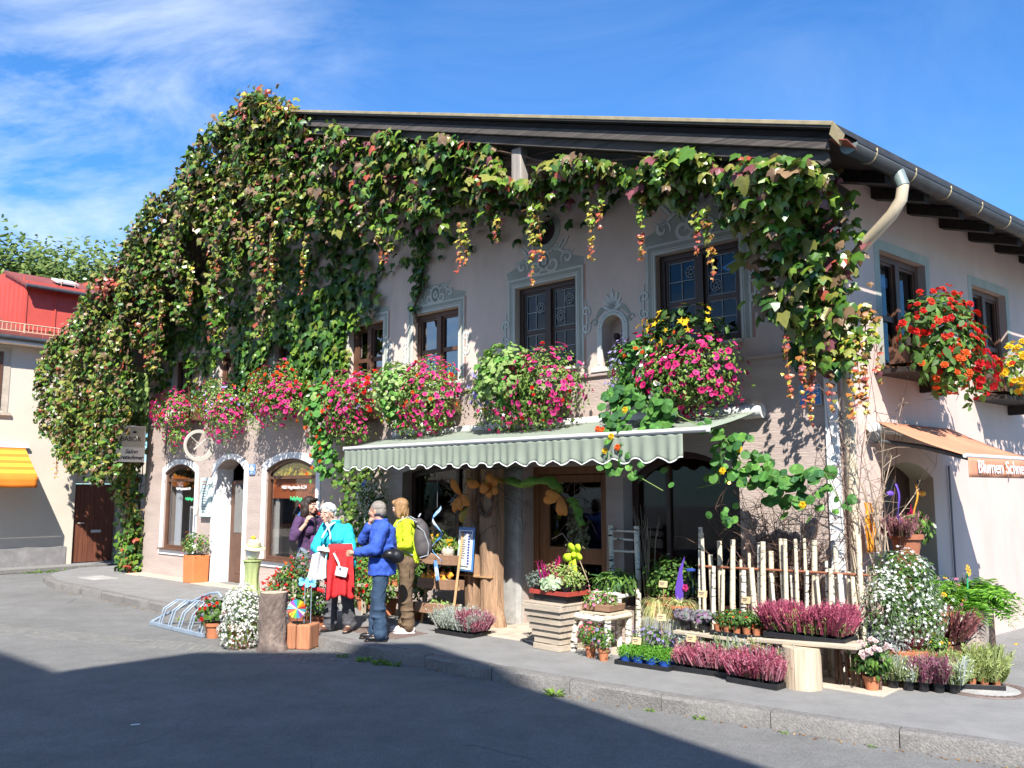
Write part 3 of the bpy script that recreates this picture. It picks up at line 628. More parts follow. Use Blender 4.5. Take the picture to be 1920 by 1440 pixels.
# salon chair seen through glass
MB().ball((-14.0, .34, .80), (.26, .2, .27), 14, 10).build('salon_seat', 'red_plastic', s1, smooth=80)
MB().box((-13.78, .12, 1.1), (.33, .02, .75)).build('poster', 'sign_white', s1); MB().box((-13.78, .107, 1.18), (.27, .006, .5)).build('poster_print', 'ink_grey', s1)
MB().box((-14.62, .2, 1.3), (.24, .03, 1.5)).build('side_curtain', 'curtain', s1)
# shop windows and door
wl = archframe(A_SH, .2, .08, None, 'window_wood_dark', 'glass_shop', mull=[-5.85]); wr = archframe(A_AR, .2, .08, None, 'window_wood_dark', 'glass_shop', mull=[-2.2])
b = MB(); b.box((-4.32, .22, 1.05), (.10, .1, 2.14)); b.box((-3.02, .22, 1.05), (.10, .1, 2.14)); b.box((-3.67, .22, 2.07), (1.2, .1, .1)); sdr = b.build('shop_door', 'door_wood', house, bevel=.005)
b = MB(); b.box((-4.18, .22, 1.01), (.17, .06, 2.0)); b.box((-3.15, .22, 1.01), (.15, .06, 2.0)); b.box((-3.66, .22, .12), (.87, .058, .22)); b.box((-3.66, .22, .96), (.87, .058, .2)); b.box((-3.66, .22, 1.96), (.87, .058, .1)); b.build('leaf', 'door_wood', sdr, bevel=.006)
MB().box((-3.66, .22, .545), (.87, .01, .63)).build('pane', 'glass_shop', sdr); MB().box((-3.66, .22, 1.485), (.87, .01, .85)).build('pane', 'glass_shop', sdr)
MB().box((-3.67, -.02, .02), (1.5, .5, .05)).build('threshold', 'slab_stone', sdr, bevel=.006)
b = MB()
for q in range(12):
    a = q / 11 * math.pi / 2; x0_ = -4.36 - .02 * math.sin(a)
MB().prism([(-4.72, -.01), (-4.72, 2.1), (-4.37, 2.1), (-4.37, -.01)], -.12, .2).build('pillar', 'concrete', house, bevel=.05)
b = MB().box((1.42, .32, 1.0), (1.3, .05, 2.2)); b.build('side_door', 'window_wood_dark', house, SIDE)
b = MB(); b.tube([(2.43, -.015, 2.1), (2.43, -.015, .75), (2.5, -.015, .62), (2.62, -.015, .5)], .012, 6); b.build('cable', 'ink_grey', house, SIDE)
# ---------------------------------------------------------------- foliage tools
def _tm(vs, fs): return (np.array(vs, float), fs)
LEAF = {
 'ivy': _tm([(0, 0, 0), (.26, -.13, -.05), (.52, .08, -.12), (.60, .42, -.16), (.33, .42, -.05), (.22, .68, -.06), (0, 1.02, -.16), (-.22, .68, -.06), (-.33, .42, -.05), (-.60, .42, -.16), (-.52, .08, -.12), (-.26, -.13, -.05), (0, .38, .05)],
        [(12, i, (i + 1) % 12) for i in range(12)]),
 'ivy_far': _tm([(0, 0, 0), (.5, .02, -.1), (.52, .45, -.13), (.2, .62, -.03), (0, 1, -.14), (-.2, .62, -.03), (-.52, .45, -.13), (-.5, .02, -.1), (0, .4, .05)], [(8, i, (i + 1) % 8) for i in range(8)]),
 'oval': _tm([(0, 0, 0), (.26, .32, -.07), (.2, .7, -.06), (0, 1, -.08), (-.2, .7, -.06), (-.26, .32, -.07), (0, .5, .03)], [(6, i, (i + 1) % 6) for i in range(6)]),
 'round': _tm([(.5 * math.cos(a) , .5 * math.sin(a) , -.06 + .05 * math.sin(3 * a)) for a in [2 * math.pi * k / 10 for k in range(10)]] + [(0, 0, .06)], [(10, i, (i + 1) % 10) for i in range(10)]),
 'narrow': _tm([(0, 0, 0), (.11, .35, .02), (.08, .72, .0), (0, 1, -.07), (-.08, .72, .0), (-.11, .35, .02)], [(0, 1, 2, 3), (0, 3, 4, 5)]),
 'spike': _tm([(-.03, 0, 0), (.03, 0, 0), (.045, .45, 0), (.01, 1, 0), (-.01, 1, 0), (-.045, .45, 0), (0, 0, -.03), (0, 0, .03), (0, .45, .045), (0, 1, .01), (0, 1, -.01), (0, .45, -.045)], [(0, 1, 2, 3, 4, 5), (6, 7, 8, 9, 10, 11)]),
 'blade': _tm([(-.02, 0, 0), (.02, 0, 0), (.026, .4, .10), (-.026, .4, .10), (.022, .75, .06), (-.022, .75, .06), (.004, 1, -.12), (-.004, 1, -.12)], [(0, 1, 2, 3), (3, 2, 4, 5), (5, 4, 6, 7)]),
 'star': _tm([((.5 if k % 2 == 0 else .2) * math.cos(math.pi * k / 5), (.5 if k % 2 == 0 else .2) * math.sin(math.pi * k / 5), .05 if k % 2 == 0 else 0) for k in range(10)] + [(0, 0, .04)], [(10, i, (i + 1) % 10) for i in range(10)]),
}
def bases(nrm, tip):
    z = nrm / np.maximum(np.linalg.norm(nrm, axis=1, keepdims=True), 1e-9)
    y = tip - z * np.sum(tip * z, axis=1, keepdims=True); y /= np.maximum(np.linalg.norm(y, axis=1, keepdims=True), 1e-9)
    x = np.cross(y, z); return np.stack([x, y, z], axis=2)          # columns
def leafmesh(name, tmpl, pos, B, size, col, smooth=True):
    tv, tf = LEAF[tmpl]; N = len(pos); k = len(tv)
    size = np.broadcast_to(size, (N,))
    tn = tv[None] * np.stack([rng.uniform(.8, 1.18, N), np.ones(N), rng.uniform(-.3, 2.6, N)], 1)[:, None, :]
    V = np.einsum('nij,nkj->nki', B, tn) * size[:, None, None] + pos[:, None, :]
    lt = np.array([len(f) for f in tf]); li = np.concatenate([np.array(f) for f in tf])
    me = bpy.data.meshes.new(name); me.vertices.add(N * k); me.vertices.foreach_set('co', V.reshape(-1))
    loops = (li[None, :] + (np.arange(N) * k)[:, None]).reshape(-1); tot = np.tile(lt, N)
    me.loops.add(len(loops)); me.loops.foreach_set('vertex_index', loops.astype(np.int32))
    me.polygons.add(len(tot)); me.polygons.foreach_set('loop_start', np.concatenate([[0], np.cumsum(tot)[:-1]]).astype(np.int32)); me.polygons.foreach_set('loop_total', tot.astype(np.int32))
    me.update(calc_edges=True)
    at = me.color_attributes.new('Col', 'FLOAT_COLOR', 'CORNER')
    cc = np.repeat(np.concatenate([np.asarray(col, float), np.ones((N, 1))], axis=1), len(li), axis=0)
    at.data.foreach_set('color', cc.reshape(-1).astype(np.float32))
    me.polygons.foreach_set('use_smooth', np.full(len(tot), False)); return me
def join_np(meshes_args, name):
    pass
def foliage(name, sets, mat, parent, M=None, kind='stuff'):
    """sets: list of (template, pos, basis, size, colour) put into one mesh object"""
    mes = [leafmesh(name, *s) for s in sets if len(s[1])]
    if not mes: return None
    if len(mes) == 1: me = mes[0]
    else:
        bm = bmesh.new()
        for m in mes: bm.from_mesh(m)
        me = bpy.data.meshes.new(name); bm.to_mesh(me); bm.free()
        for m in mes: bpy.data.meshes.remove(m)
    o = link(name, me, mat, parent, M)
    if kind: o['kind'] = kind
    return o
def pal(cols, w, n):
    w = np.array(w, float); idx = rng.choice(len(cols), n, p=w / w.sum()); c = np.array(cols)[idx]
    return c * (1 + rng.uniform(-.18, .18, (n, 1)))
_single = {}
def single(tmpl, col, mat, key):
    k = (tmpl, key)
    if k not in _single:
        me = leafmesh(key, tmpl, np.zeros((1, 3)), np.eye(3)[None], 1.0, np.array([col])); me.materials.append(MAT[mat]); _single[k] = me
    return _single[k]
def mat_of(p, B, s):
    m = Matrix(((B[0][0] * s, B[0][1] * s, B[0][2] * s, p[0]), (B[1][0] * s, B[1][1] * s, B[1][2] * s, p[1]), (B[2][0] * s, B[2][1] * s, B[2][2] * s, p[2]), (0, 0, 0, 1))); return m

# ---------------------------------------------------------------- the climbing vine on the gable
vine = thing('climbing_vine', 'huge glossy green climbing vine with reddening leaves hanging from the gable roof', 'vine', MH)
G1, G2, G3 = (.068, .155, .018), (.14, .225, .026), (.036, .10, .02); OL = (.20, .205, .042); BZ = (.20, .125, .07); RD = (.34, .07, .04); YL = (.40, .32, .05); PU = (.20, .06, .07)
def shingle(n, tilt=.5, spread=.45, out=(0, -1, 0)):
    nr = np.array(out)[None] + rng.normal(0, spread, (n, 3)); nr[:, 2] += tilt
    tp = np.tile(np.array([0, -.25, -1.0]), (n, 1)) + rng.normal(0, .38, (n, 3)); return bases(nr, tp)
sets = []; extra_leaf = []
def depth_r(u):   # how far the curtain hangs below the verge, right half and ridge
    return np.interp(u, [-.6, -.1, .5, 1.0, 1.7, 2.3, 2.9, 3.4, 4.0, 4.6, 5.5, 6.2, 7.0, 7.8, 8.4, 9.3], [.75, .85, .95, .85, .72, .80, .62, .85, 1.15, 1.25, 1.45, 1.75, 1.75, 1.9, 1.6, 1.7])
def top_r(u): return np.interp(u, [-.6, .6, 1.4, 1.6, 2.6, 3.0, 3.15, 3.65, 3.8, 4.3, 5, 6.5, 7.2, 7.9, 8.4], [.36, .31, .33, .50, .44, .54, .80, .80, .34, .28, .25, .22, .12, .0, -.12])
rh = np.vectorize(roof_h)
n = 5900; u = rng.uniform(-.42, 9.2, n); lob = .16 * np.sin(u * 5.1) + .12 * np.sin(u * 11.3 + 1) + .08 * np.sin(u * 23)
dd = np.maximum(depth_r(u) + lob, top_r(u) + .12); t = rng.beta(1.0, 1.35, n); h = rh(u) - top_r(u) - (dd - top_r(u)) * t
keep = ~((u > 1.35) & (u < 3.1) & (rng.uniform(size=n) < .42)); u, h, t = u[keep], h[keep], t[keep]; n = len(u)
# the vine fades to gaps where the timber shows
o = 1.20 + rng.normal(0, .09, n) + .10 * np.sin(u * 4.3 + h * 3) - .28 * t ** 2
pos = np.stack([-u, -o, h], 1); col = pal([G1, G2, G3, OL, BZ, RD, PU], [4.5, 4, 2, 3.2, 2.2, .4, .9], n)
sz = np.clip(rng.lognormal(math.log(.108), .3, n), .05, .19)
right = u < 3.6
idx = np.where(right & (rng.uniform(size=n) < .6) & (o > 1.0))[0][:230]
B = shingle(n)
m = np.ones(n, bool); m[idx] = False
sets.append(('ivy', pos[m], B[m], sz[m], col[m])); extra_leaf += [(pos[i], B[i], sz[i] * 1.08, col[i]) for i in idx]
# left half: thick curtain with long columns and dark gaps between
COLS = [(17.75, .42, 2.55), (17.2, .40, 2.25), (16.55, .42, 2.2), (15.9, .40, 1.95), (15.2, .38, 2.15), (14.75, .25, 3.0), (13.35, .17, 4.2), (12.25, .22, 5.0), (11.0, .22, 4.55), (9.35, .26, 4.4), (10.3, .14, 5.5), (8.5, .22, 5.9), (14.1, .14, 4.8)]
def top_l(u): return np.interp(u, [8.3, 9.0, 9.8, 10.4, 11.4, 12.4, 13.5, 14.5, 15.6, 16.8, 17.8, 18.6], [8.02, 8.36, 8.46, 8.36, 8.10, 7.68, 7.18, 6.72, 6.22, 5.66, 5.22, 4.85]) + .05 * np.sin(u * 5)
def bot_l(u): return np.interp(u, [8.3, 9.0, 9.6, 10.2, 10.7, 11.2, 11.8, 12.4, 13.0, 13.6, 14.2, 14.8, 15.4, 18.5], [6.5, 6.55, 6.5, 6.45, 6.1, 6.3, 5.9, 5.95, 5.5, 5.4, 5.2, 4.6, 3.6, 3.0])
n = 9000; u = rng.uniform(8.3, 18.6, n); hi = top_l(u); lo = bot_l(u) + .12 * np.sin(u * 15) + sum(.85 * np.exp(-((u - g_) / .27) ** 2) for g_ in (8.75, 10.0, 11.65, 12.8, 13.9)); t = rng.beta(1, 1.1, n); h = hi + (lo - hi) * t
o = 1.47 + rng.normal(0, .08, n) + .10 * np.sin(u * 3.7 + h * 2.2) - .25 * t
back = rng.uniform(size=n) < .12; o = np.where(back, rng.uniform(.6, 1.4, n), o)
pos = np.stack([-u, -o, h], 1); sets.append(('ivy_far', pos, shingle(n, .45, .6), rng.uniform(.075, .145, n), pal([G1, G2, G3, OL, BZ, RD, YL], [4, 4, 1.5, 5, 4, .35, .12], n)))
n = 900; u = rng.uniform(9.0, 18.5, n); sets.append(('ivy_far', np.stack([-u, -rng.uniform(.9, 1.5, n), top_l(u) + rng.normal(.02, .05, n)], 1), shingle(n, 1.2, .5), rng.uniform(.085, .15, n), pal([G1, G2, OL, BZ], [3, 4, 5, 4], n)))
for cu, w, bt in COLS:
    tpz = float(bot_l(cu)) + .5; L = max(.4, tpz - bt); n = int(L * w * 680 + 60)
    t = rng.uniform(0, 1, n) ** .95; h = tpz - L * t; uu = cu + rng.normal(0, 1, n) * w * .5 * (1.05 - .45 * t) + .06 * np.sin(h * 4 + cu); o = 1.12 + rng.normal(0, .08, n) - .04 * t
    w_ = [4, 3.2, 2, 3.2, 3.2, .5, .4] if cu < 17.5 else [6, 6, 2, 2, 1, .2, .2]
    sets.append(('ivy_far', np.stack([-uu, -o, h], 1), shingle(n, .4, .55), rng.uniform(.07, .145, n), pal([G1, G2, G3, OL, BZ, RD, YL], w_, n)))
# reddened patch, ridge mound
for (cu, ch, cn, r_, palw) in ((14.9, 6.1, 170, .42, [0, 0, 0, .3, 1, 3, .1, 1.5]), (9.2, 8.32, 420, .42, [2, 2, 1, 3, 4, 1, .5, .3]), (8.45, 7.95, 200, .30, [2, 1, 1, 2, 1, 2, 2, .2]), (10.3, 8.2, 160, .35, [3, 2, 1, 3, 2, .3, .3, 0])):
    p = rng.normal(0, .5, (cn, 3)) * r_ * np.array([1, .6, .62]) + np.array([-cu, -1.45, ch]); sets.append(('ivy_far', p, shingle(cn, .5, .6), rng.uniform(.07, .13, cn), pal([G1, G2, G3, OL, BZ, RD, YL, PU], palw, cn)))
# leaves clinging flat to the wall
def on_wall(n, ur, hr, hole, szr, colw, o0=.04, o1=.14):
    u = rng.uniform(*ur, n); h = rng.uniform(*hr, n); m = ~hole(u, h); u, h = u[m], h[m]; n = len(u)
    o = rng.uniform(o0, o1, n); sets.append(('ivy', np.stack([-u, -o, h], 1), shingle(n, .25, .35), rng.uniform(*szr, n), pal([G1, G2, G3, OL, BZ], colw, n)))
def winhole(u, h):
    r = np.zeros(len(u), bool)
    for u0, u1, z0, z1 in WINS[3:]: r |= (u > u0 + .05) & (u < u1 + .05) & (h < z1 - .05) & (h > 3.0)
    return r
edge = lambda u, h: winhole(u, h) | (u < 7.62 + .1 * np.sin(h * 6)) | ((h < 3.9) & (np.sin(u * 2.3) > .3)) | ((u > 9.0) & (h < 3.75))
on_wall(2900, (7.5, 15.7), (3.35, 7.3), edge, (.10, .19), [4, 2.5, 5, .5, .2])
on_wall(700, (8.35, 10.4), (3.55, 5.3), lambda u, h: winhole(u, h), (.12, .2), [6, 3, 4, .2, 0], .08, .24)
on_wall(330, (10.6, 12.0), (3.4, 4.7), lambda u, h: winhole(u, h), (.10, .17), [6, 3, 4, .2, 0], .06, .2)
on_wall(260, (8.3, 8.8), (3.2, 4.2), lambda u, h: (u > 8.65) & (h > 3.8), (.06, .12), [2, 6, 1, 3, .5], .05, .16)
on_wall(210, (6.4, 6.66), (4.3, 6.4), lambda u, h: h < 4.55 + (6.66 - u) * 2, (.08, .14), [3, 1, 6, .2, 0])
on_wall(520, (.05, 7.6), (5.3, 7.2), lambda u, h: h > rh(u) - .5, (.09, .16), [2, 1, 6, .2, 0])
# vine climbing at the far corner down to the ground
n = 1500; t = rng.uniform(0, 1, n); hh = 3.6 - 3.55 * t; uu = 16.15 + rng.normal(0, 1, n) * np.interp(hh, [0, 1, 1.8, 2.6, 3.6], [.26, .18, .34, .6, .75]) + np.interp(hh, [0, 1, 2, 3.6], [-.12, -.25, .25, .5])
oo = rng.uniform(.05, .38, n); p = np.stack([-uu, -oo, np.maximum(hh, .04)], 1); m = uu > 15.72; sets.append(('ivy_far', p[m], shingle(m.sum(), .45, .6), rng.uniform(.09, .17, m.sum()), pal([G1, G2, G3, OL, BZ, RD], [5, 5, 3, 2, 1, .9], m.sum())))
# street corner: a heavy fall of big leaves over the corner
n = 680; t = rng.beta(1, 1.25, n); h = 5.0 - 2.0 * t; uu = np.clip(.02 + rng.normal(0, 1, n) * (.21 - .11 * t) - .10 * t, -.45, .7); oo = .55 - .30 * t + rng.normal(0, .11, n)
p = np.stack([-uu, -oo, h], 1); m = np.ones(n, bool); pick = rng.choice(n, 70, replace=False); m[pick] = False; B = shingle(n, .5, .5); sz = np.clip(rng.lognormal(math.log(.105), .3, n), .05, .18); cl = pal([G1, G2, G3, OL, BZ, PU, RD], [3, 3, 2, 3.2, 2.6, 1.2, .3], n)
sets.append(('ivy', p[m], B[m], sz[m], cl[m])); extra_leaf += [(p[i], B[i], sz[i] * 1.08, cl[i]) for i in pick]
n = 250; t = rng.uniform(0, 1, n); h = 5.05 - 1.5 * t; uu = .25 + rng.normal(0, .22, n); oo = 1.0 - .45 * t + rng.normal(0, .1, n); sets.append(('ivy', np.stack([-uu, -oo, h], 1), shingle(n), rng.uniform(.10, .18, n), pal([G1, G2, G3, OL, BZ, PU], [4, 4, 2, 2.5, 1.6, .6], n)))
n = 170; t = rng.uniform(0, 1, n); h = 5.0 - 1.9 * t; uu = rng.uniform(-.08, .55, n); oo = rng.uniform(.04, .2, n); sets.append(('ivy', np.stack([-uu, -oo, h], 1), shingle(n, .25), rng.uniform(.09, .16, n), pal([G1, G3], [1, 3], n)))
foliage('leaves', sets, 'leaf_glossy', vine)
for i, (p, B, s, c) in enumerate(extra_leaf):
    q = min(range(7), key=lambda k: sum((c[j] - (G1, G2, G3, OL, BZ, RD, PU)[k][j]) ** 2 for j in range(3)))
    link('leaf', single('ivy', (G1, G2, G3, OL, BZ, RD, PU)[q], 'leaf_glossy', 'leaf'), None, vine, mat_of(p, B, s))
_single_fix = None
# trailing strings of small autumn leaves
STR = [(8.9, 1.2, 6.3, 1.0), (8.0, 1.2, 5.9, 1.0), (6.15, 1.15, 5.6, .55), (6.0, 1.12, 5.4, .35), (4.42, 1.2, 5.3, .70), (4.33, 1.2, 5.15, .45), (3.75, 1.2, 5.3, .40), (3.22, 1.15, 5.3, 1.05), (3.12, 1.15, 5.25, .7), (2.3, 1.15, 5.35, .95), (2.18, 1.15, 5.3, .55), (1.62, 1.15, 5.05, .75), (.98, 1.1, 4.8, .55), (.86, 1.1, 4.7, .75),
       (.36, .55, 4.2, 1.45), (.22, .42, 4.0, 1.35), (.12, .35, 3.8, 1.35), (.02, .3, 3.75, 1.15), (-.12, .3, 3.7, .7), (-.3, .3, 3.6, .95), (-.42, .3, 3.65, 1.1), (-.5, .35, 3.55, .75), (-.24, .35, 3.4, .9), (10.6, 1.3, 6.3, .7), (11.6, 1.3, 6.0, .8), (12.7, 1.3, 5.6, .7), (15.9, .4, 3.0, 1.6), (17.9, 1.2, 3.0, .9), (9.5, 1.3, 6.4, .6)]
ss = []; tb = MB()
for k, (u, o, h, L) in enumerate(STR):
    n = int(L * rng.uniform(38, 66)); t = np.sort(rng.uniform(0, 1, n)); sway = rng.uniform(-.18, .12)
    p = np.stack([-(u + sway * t * L * .5) + rng.normal(0, .022, n) * (1.3 - .8 * t), -o + rng.normal(0, .022, n), h - L * t], 1)
    ccol = np.where((t > .55)[:, None], pal([RD, (.30, .12, .03), YL, PU, OL], [3, 2.5, 2, .8, .6], n), pal([G2, OL, YL, (.22, .10, .03)], [3, 3, 2, 1.2], n))
    ss.append(('ivy_far', p, shingle(n, .5, .5), (.088 - .045 * t) * rng.uniform(.8, 1.2, n), ccol))
    tb.tube([(-(u + sway * q * L * .5), -o, h - L * q) for q in (0, .25, .5, .75, 1)], [.006, .005, .004, .003, .002], 4)
foliage('hanging_strings', ss, 'leaf_glossy', vine)
o_ = tb.build('string_stems', 'twig', vine); o_['kind'] = 'stuff'
tb = MB()
for k in range(9):
    u = 9.0 - k * .15; o = 1.05 + .04 * (k % 4); pts = []
    while u > -.2: pts.append((-u, -o - .05 * math.sin(u * 3 + k), roof_h(u) - .35 - .05 * k - .08 * math.sin(u * 2.1 + k))); u -= .35
    tb.tube(pts[:int(len(pts) * (1 - .07 * k))], .010 + .002 * (k % 3), 5)
for cu, w, bt in COLS:
    for k in range(3): tb.tube([(-(cu + .1 * (k - 1) + .07 * math.sin(q * 1.3 + k)), -1.1 + .03 * k, float(bot_l(cu)) + .9 - (float(bot_l(cu)) + .9 - bt - .2) * q / 7) for q in range(8)], [.013 - .0012 * q for q in range(8)], 5)
for (u, h0, h1) in ((16.1, 0, 3.4), (16.3, 0, 3.2), (15.95, 0, 2.8), (8.75, 3.3, 5.2), (6.55, 4.4, 6.6), (.15, 3.4, 5.2)):
    tb.tube([(-(u + .08 * math.sin(k * 1.7)), -.05 - .02 * math.cos(k), h0 + (h1 - h0) * k / 8) for k in range(9)], [.022 - .0015 * k for k in range(9)], 6)
o_ = tb.build('stem', 'twig', vine); o_['kind'] = 'stuff'
# ---------------------------------------------------------------- flowers
def flower_mesh(kind, col, eye):
    key = ('fl', kind, col, eye)
    if key in _single: return _single[key]
    b = MB(); n = 10
    if kind == 'trumpet':
        ring = [(.5 * (1 if k % 2 == 0 else .86) * math.cos(2 * math.pi * k / n), .5 * (1 if k % 2 == 0 else .86) * math.sin(2 * math.pi * k / n), .16 - .04 * (k % 2)) for k in range(n)]
        mid = [(.16 * math.cos(2 * math.pi * k / n), .16 * math.sin(2 * math.pi * k / n), .06) for k in range(n)]
        b.col = col; b.add(ring + mid, [(k, (k + 1) % n, n + (k + 1) % n, n + k) for k in range(n)]); b.col = eye; b.add(mid + [(0, 0, -.1)], [(k, (k + 1) % n, n) for k in range(n)])
    elif kind == 'double':
        for lay in range(3):
            r0 = .5 - .13 * lay; m_ = 6; b.col = tuple(c * (1 - .1 * lay) for c in col)
            for k in range(m_):
                a = 2 * math.pi * (k + .5 * lay) / m_; d = .55
                b.add([(.05 * math.cos(a), .05 * math.sin(a), .03 + .07 * lay), (r0 * .75 * math.cos(a - d), r0 * .75 * math.sin(a - d), .10 + .1 * lay), (r0 * math.cos(a), r0 * math.sin(a), .08 + .13 * lay), (r0 * .75 * math.cos(a + d), r0 * .75 * math.sin(a + d), .10 + .1 * lay)], [(0, 1, 2, 3)])
    elif kind == 'daisy':
        b.col = col; m_ = 9
        for k in range(m_):
            a = 2 * math.pi * k / m_; d = .25; b.add([(.08 * math.cos(a), .08 * math.sin(a), .02), (.4 * math.cos(a - d), .4 * math.sin(a - d), .05), (.5 * math.cos(a), .5 * math.sin(a), .03), (.4 * math.cos(a + d), .4 * math.sin(a + d), .05)], [(0, 1, 2, 3)])
        b.col = eye; b.ball((0, 0, .04), (.13, .13, .06), 7, 4)
    elif kind == 'bell':
        b.col = col; prof = [(.10, .5), (.2, .3), (.26, 0), (.42, -.25), (.30, -.35)]; k = 6
        b.lathe(prof, 6, caps=False); b.col = eye; b.lathe([(.02, .7), (.12, .5), (.10, .45)], 6, caps=False)
    me = b.mesh('flower'); me.materials.append(MAT['petal']); _single[key] = me; return me
PINK, HOT, PALE, WHITE, LAV, RED, ORG, YEL, PURP = (.62, .045, .22), (.62, .02, .15), (.72, .25, .38), (.85, .84, .80), (.42, .36, .72), (.66, .02, .015), (.80, .13, .02), (.85, .55, .02), (.30, .03, .22)
EYE = {PINK: (.28, .01, .12), HOT: (.25, .0, .08), PALE: (.5, .1, .2), WHITE: (.7, .7, .3), LAV: (.22, .15, .45), RED: (.5, .02, .01), ORG: (.5, .05, .0), YEL: (.6, .2, .0), PURP: (.1, 0, .08)}
LG1, LG2, LG3 = (.13, .25, .04), (.21, .34, .06), (.075, .155, .03); NG = (.08, .23, .045); NG2 = (.13, .31, .055); VG = (.29, .42, .13)
def ell(n, c, r, inner=.55, front=.55):
    d = rng.normal(0, 1, (n, 3)); d /= np.linalg.norm(d, axis=1, keepdims=True)
    fl = (rng.uniform(size=n) < front) & (d[:, 1] > 0); d[fl, 1] *= -1
    low = (d[:, 2] < -.6) & (rng.uniform(size=n) < .5); d[low, 2] *= -.5
    ph = rng.uniform(0, 6.28, 4); q = rng.uniform(inner, 1.06, n) ** .8 * (1 + .09 * np.sin(4.2 * d[:, 0] + ph[0]) * np.sin(4.8 * d[:, 2] + ph[1]) + .06 * np.sin(9 * d[:, 0] + ph[2]) * np.sin(8 * d[:, 2] + ph[3]))
    if inner < .9: lowm = (d[:, 2] < -.1) & (rng.uniform(size=n) < .12); q = np.where(lowm, q * rng.uniform(1, 1.4, n), q)
    return np.array(c) + d * np.array(r) * q[:, None], d
def out_basis(d, up=.35, jit=.4, hang=True):
    n = len(d); nr = d + rng.normal(0, jit, (n, 3)); nr[:, 2] += up
    tp = rng.normal(0, .6, (n, 3)); tp[:, 2] -= .8 if hang else -.8
    return bases(nr, tp)
def planting(root, blobs, fmax=298, lmat='leaf_soft'):
    """blobs: (centre, radii, [(leaf template, count, size, colours, weights)], [(flower kind, colour, count, size)])"""
    sets = []; nf = 0; more = []
    for c, r, lv, fl in blobs:
        for (tm, n, s, cols, w) in lv:
            p, d = ell(n, c, r); sets.append((tm, p, out_basis(d, hang=tm not in ('spike', 'blade')), rng.uniform(.7, 1.25, n) * s, pal(cols, w, n)))
        for (k, colr, n, s) in fl:
            p, d = ell(n, c, r, .93, .8); Bs = out_basis(d, .25, .3); me = flower_mesh(k, colr, EYE.get(colr, (.3, .2, 0)))
            if nf + n > fmax:
                k0 = max(0, fmax - nf); more.append((p[k0:], d[k0:], Bs[k0:], colr, s))
            for i in range(n):
                if nf >= fmax: break
                nf += 1; link('flower', me, None, root, mat_of(p[i] + d[i] * rng.uniform(-.03, .05), Bs[i], s * rng.uniform(.6, 1.2)))
    if more: foliage('blossoms', [('star', p + d * .02, Bq, s * rng.uniform(.7, 1.1, len(p)), pal([cq], [1], len(p))) for p, d, Bq, cq, s in more if len(p)], 'petal', root)
    if sets: foliage('foliage', sets, lmat, root)
def trail(pts, n, s, spread=.06, cols=(NG, NG2), tm='round'):
    """leaves strung along a hanging stem"""
    P = np.array(pts, float); seg = np.linalg.norm(np.diff(P, axis=0), axis=1); cum = np.concatenate([[0], np.cumsum(seg)]); tt = np.sort(rng.uniform(0, cum[-1], n))
    p = np.stack([np.interp(tt, cum, P[:, k]) for k in range(3)], 1) + rng.normal(0, spread, (n, 3)) * np.array([1, .6, 1])
    nr = np.tile([0, -1, .55], (n, 1)) + rng.normal(0, .3, (n, 3)); return p, bases(nr, rng.normal(0, 1, (n, 3))), rng.uniform(.6, 1.2, n) * s
def trough(root, w, mat='window_wood', d=.2, h=.19, z=-.1):
    b = MB(); t = .02
    b.box((0, -d / 2, z), (w, t, h)).box((0, d / 2, z), (w, t, h)).box((-w / 2 + t / 2, 0, z), (t, d - t, h)).box((w / 2 - t / 2, 0, z), (t, d - t, h)).box((0, 0, z - h / 2 + t), (w - 2 * t, d - t, t))
    b.build('trough', mat, root, bevel=.004); MB().box((0, 0, z + h / 2 - .03), (w - .04, d - .03, .03)).build('soil', 'soil', root)
    for sx in (-1, 1): MB().tube([(sx * w * .35, .16, z - .12), (sx * w * .35, -d / 2 - .02, z - .12), (sx * w * .35, -d / 2 - .02, z + .1)], .008, 5).build('bracket', 'black_iron', root)
GRN = [(LG1), (LG2), (LG3), OL]
def pet(c, r, n_leaf, flowers, ls=.052): return (c, tuple(q * 1.1 for q in r), [('oval', int(n_leaf * 1.7), ls, [LG1, LG2, LG3, (.26, .33, .09)], [3, 3, 2, 1.5])], [(k_, c_, int(n_ * 1.9), s_ * rnd.uniform(.78, .92)) for k_, c_, n_, s_ in flowers])
GB = 'flower boxes under the front windows'
def fbox(u, h, w, label, name='flower_box'):
    r = thing(name, label, 'flower box', FU(u, .22, h), GB); trough(r, w * .72); return r
r = fbox(13.6, 3.42, 1.3, 'flower box of pink petunias above the small arched salon window beside the vine')
planting(r, [pet((-.15, -.22, .0), (.62, .30, .42), 900, [('trumpet', PINK, 70, .085), ('trumpet', HOT, 45, .085), ('trumpet', RED, 14, .07), ('daisy', WHITE, 8, .05)]), pet((-.05, -.16, -.45), (.36, .2, .36), 420, [('trumpet', PINK, 34, .08), ('trumpet', HOT, 18, .08)])])
r = fbox(11.95, 3.42, 1.3, 'flower box of lavender, orange and pink petunias above the salon doorway')
planting(r, [pet((.02, -.2, .12), (.68, .30, .42), 950, [('trumpet', ORG, 16, .08), ('trumpet', LAV, 18, .07), ('trumpet', PINK, 34, .08), ('trumpet', WHITE, 8, .06)]), pet((.28, -.2, -.22), (.50, .28, .45), 600, [('trumpet', PINK, 66, .085), ('trumpet', HOT, 34, .085)])])
r = fbox(9.9, 3.45, 1.3, 'flower box of orange-red geraniums over pink petunias with white blooms at one end')
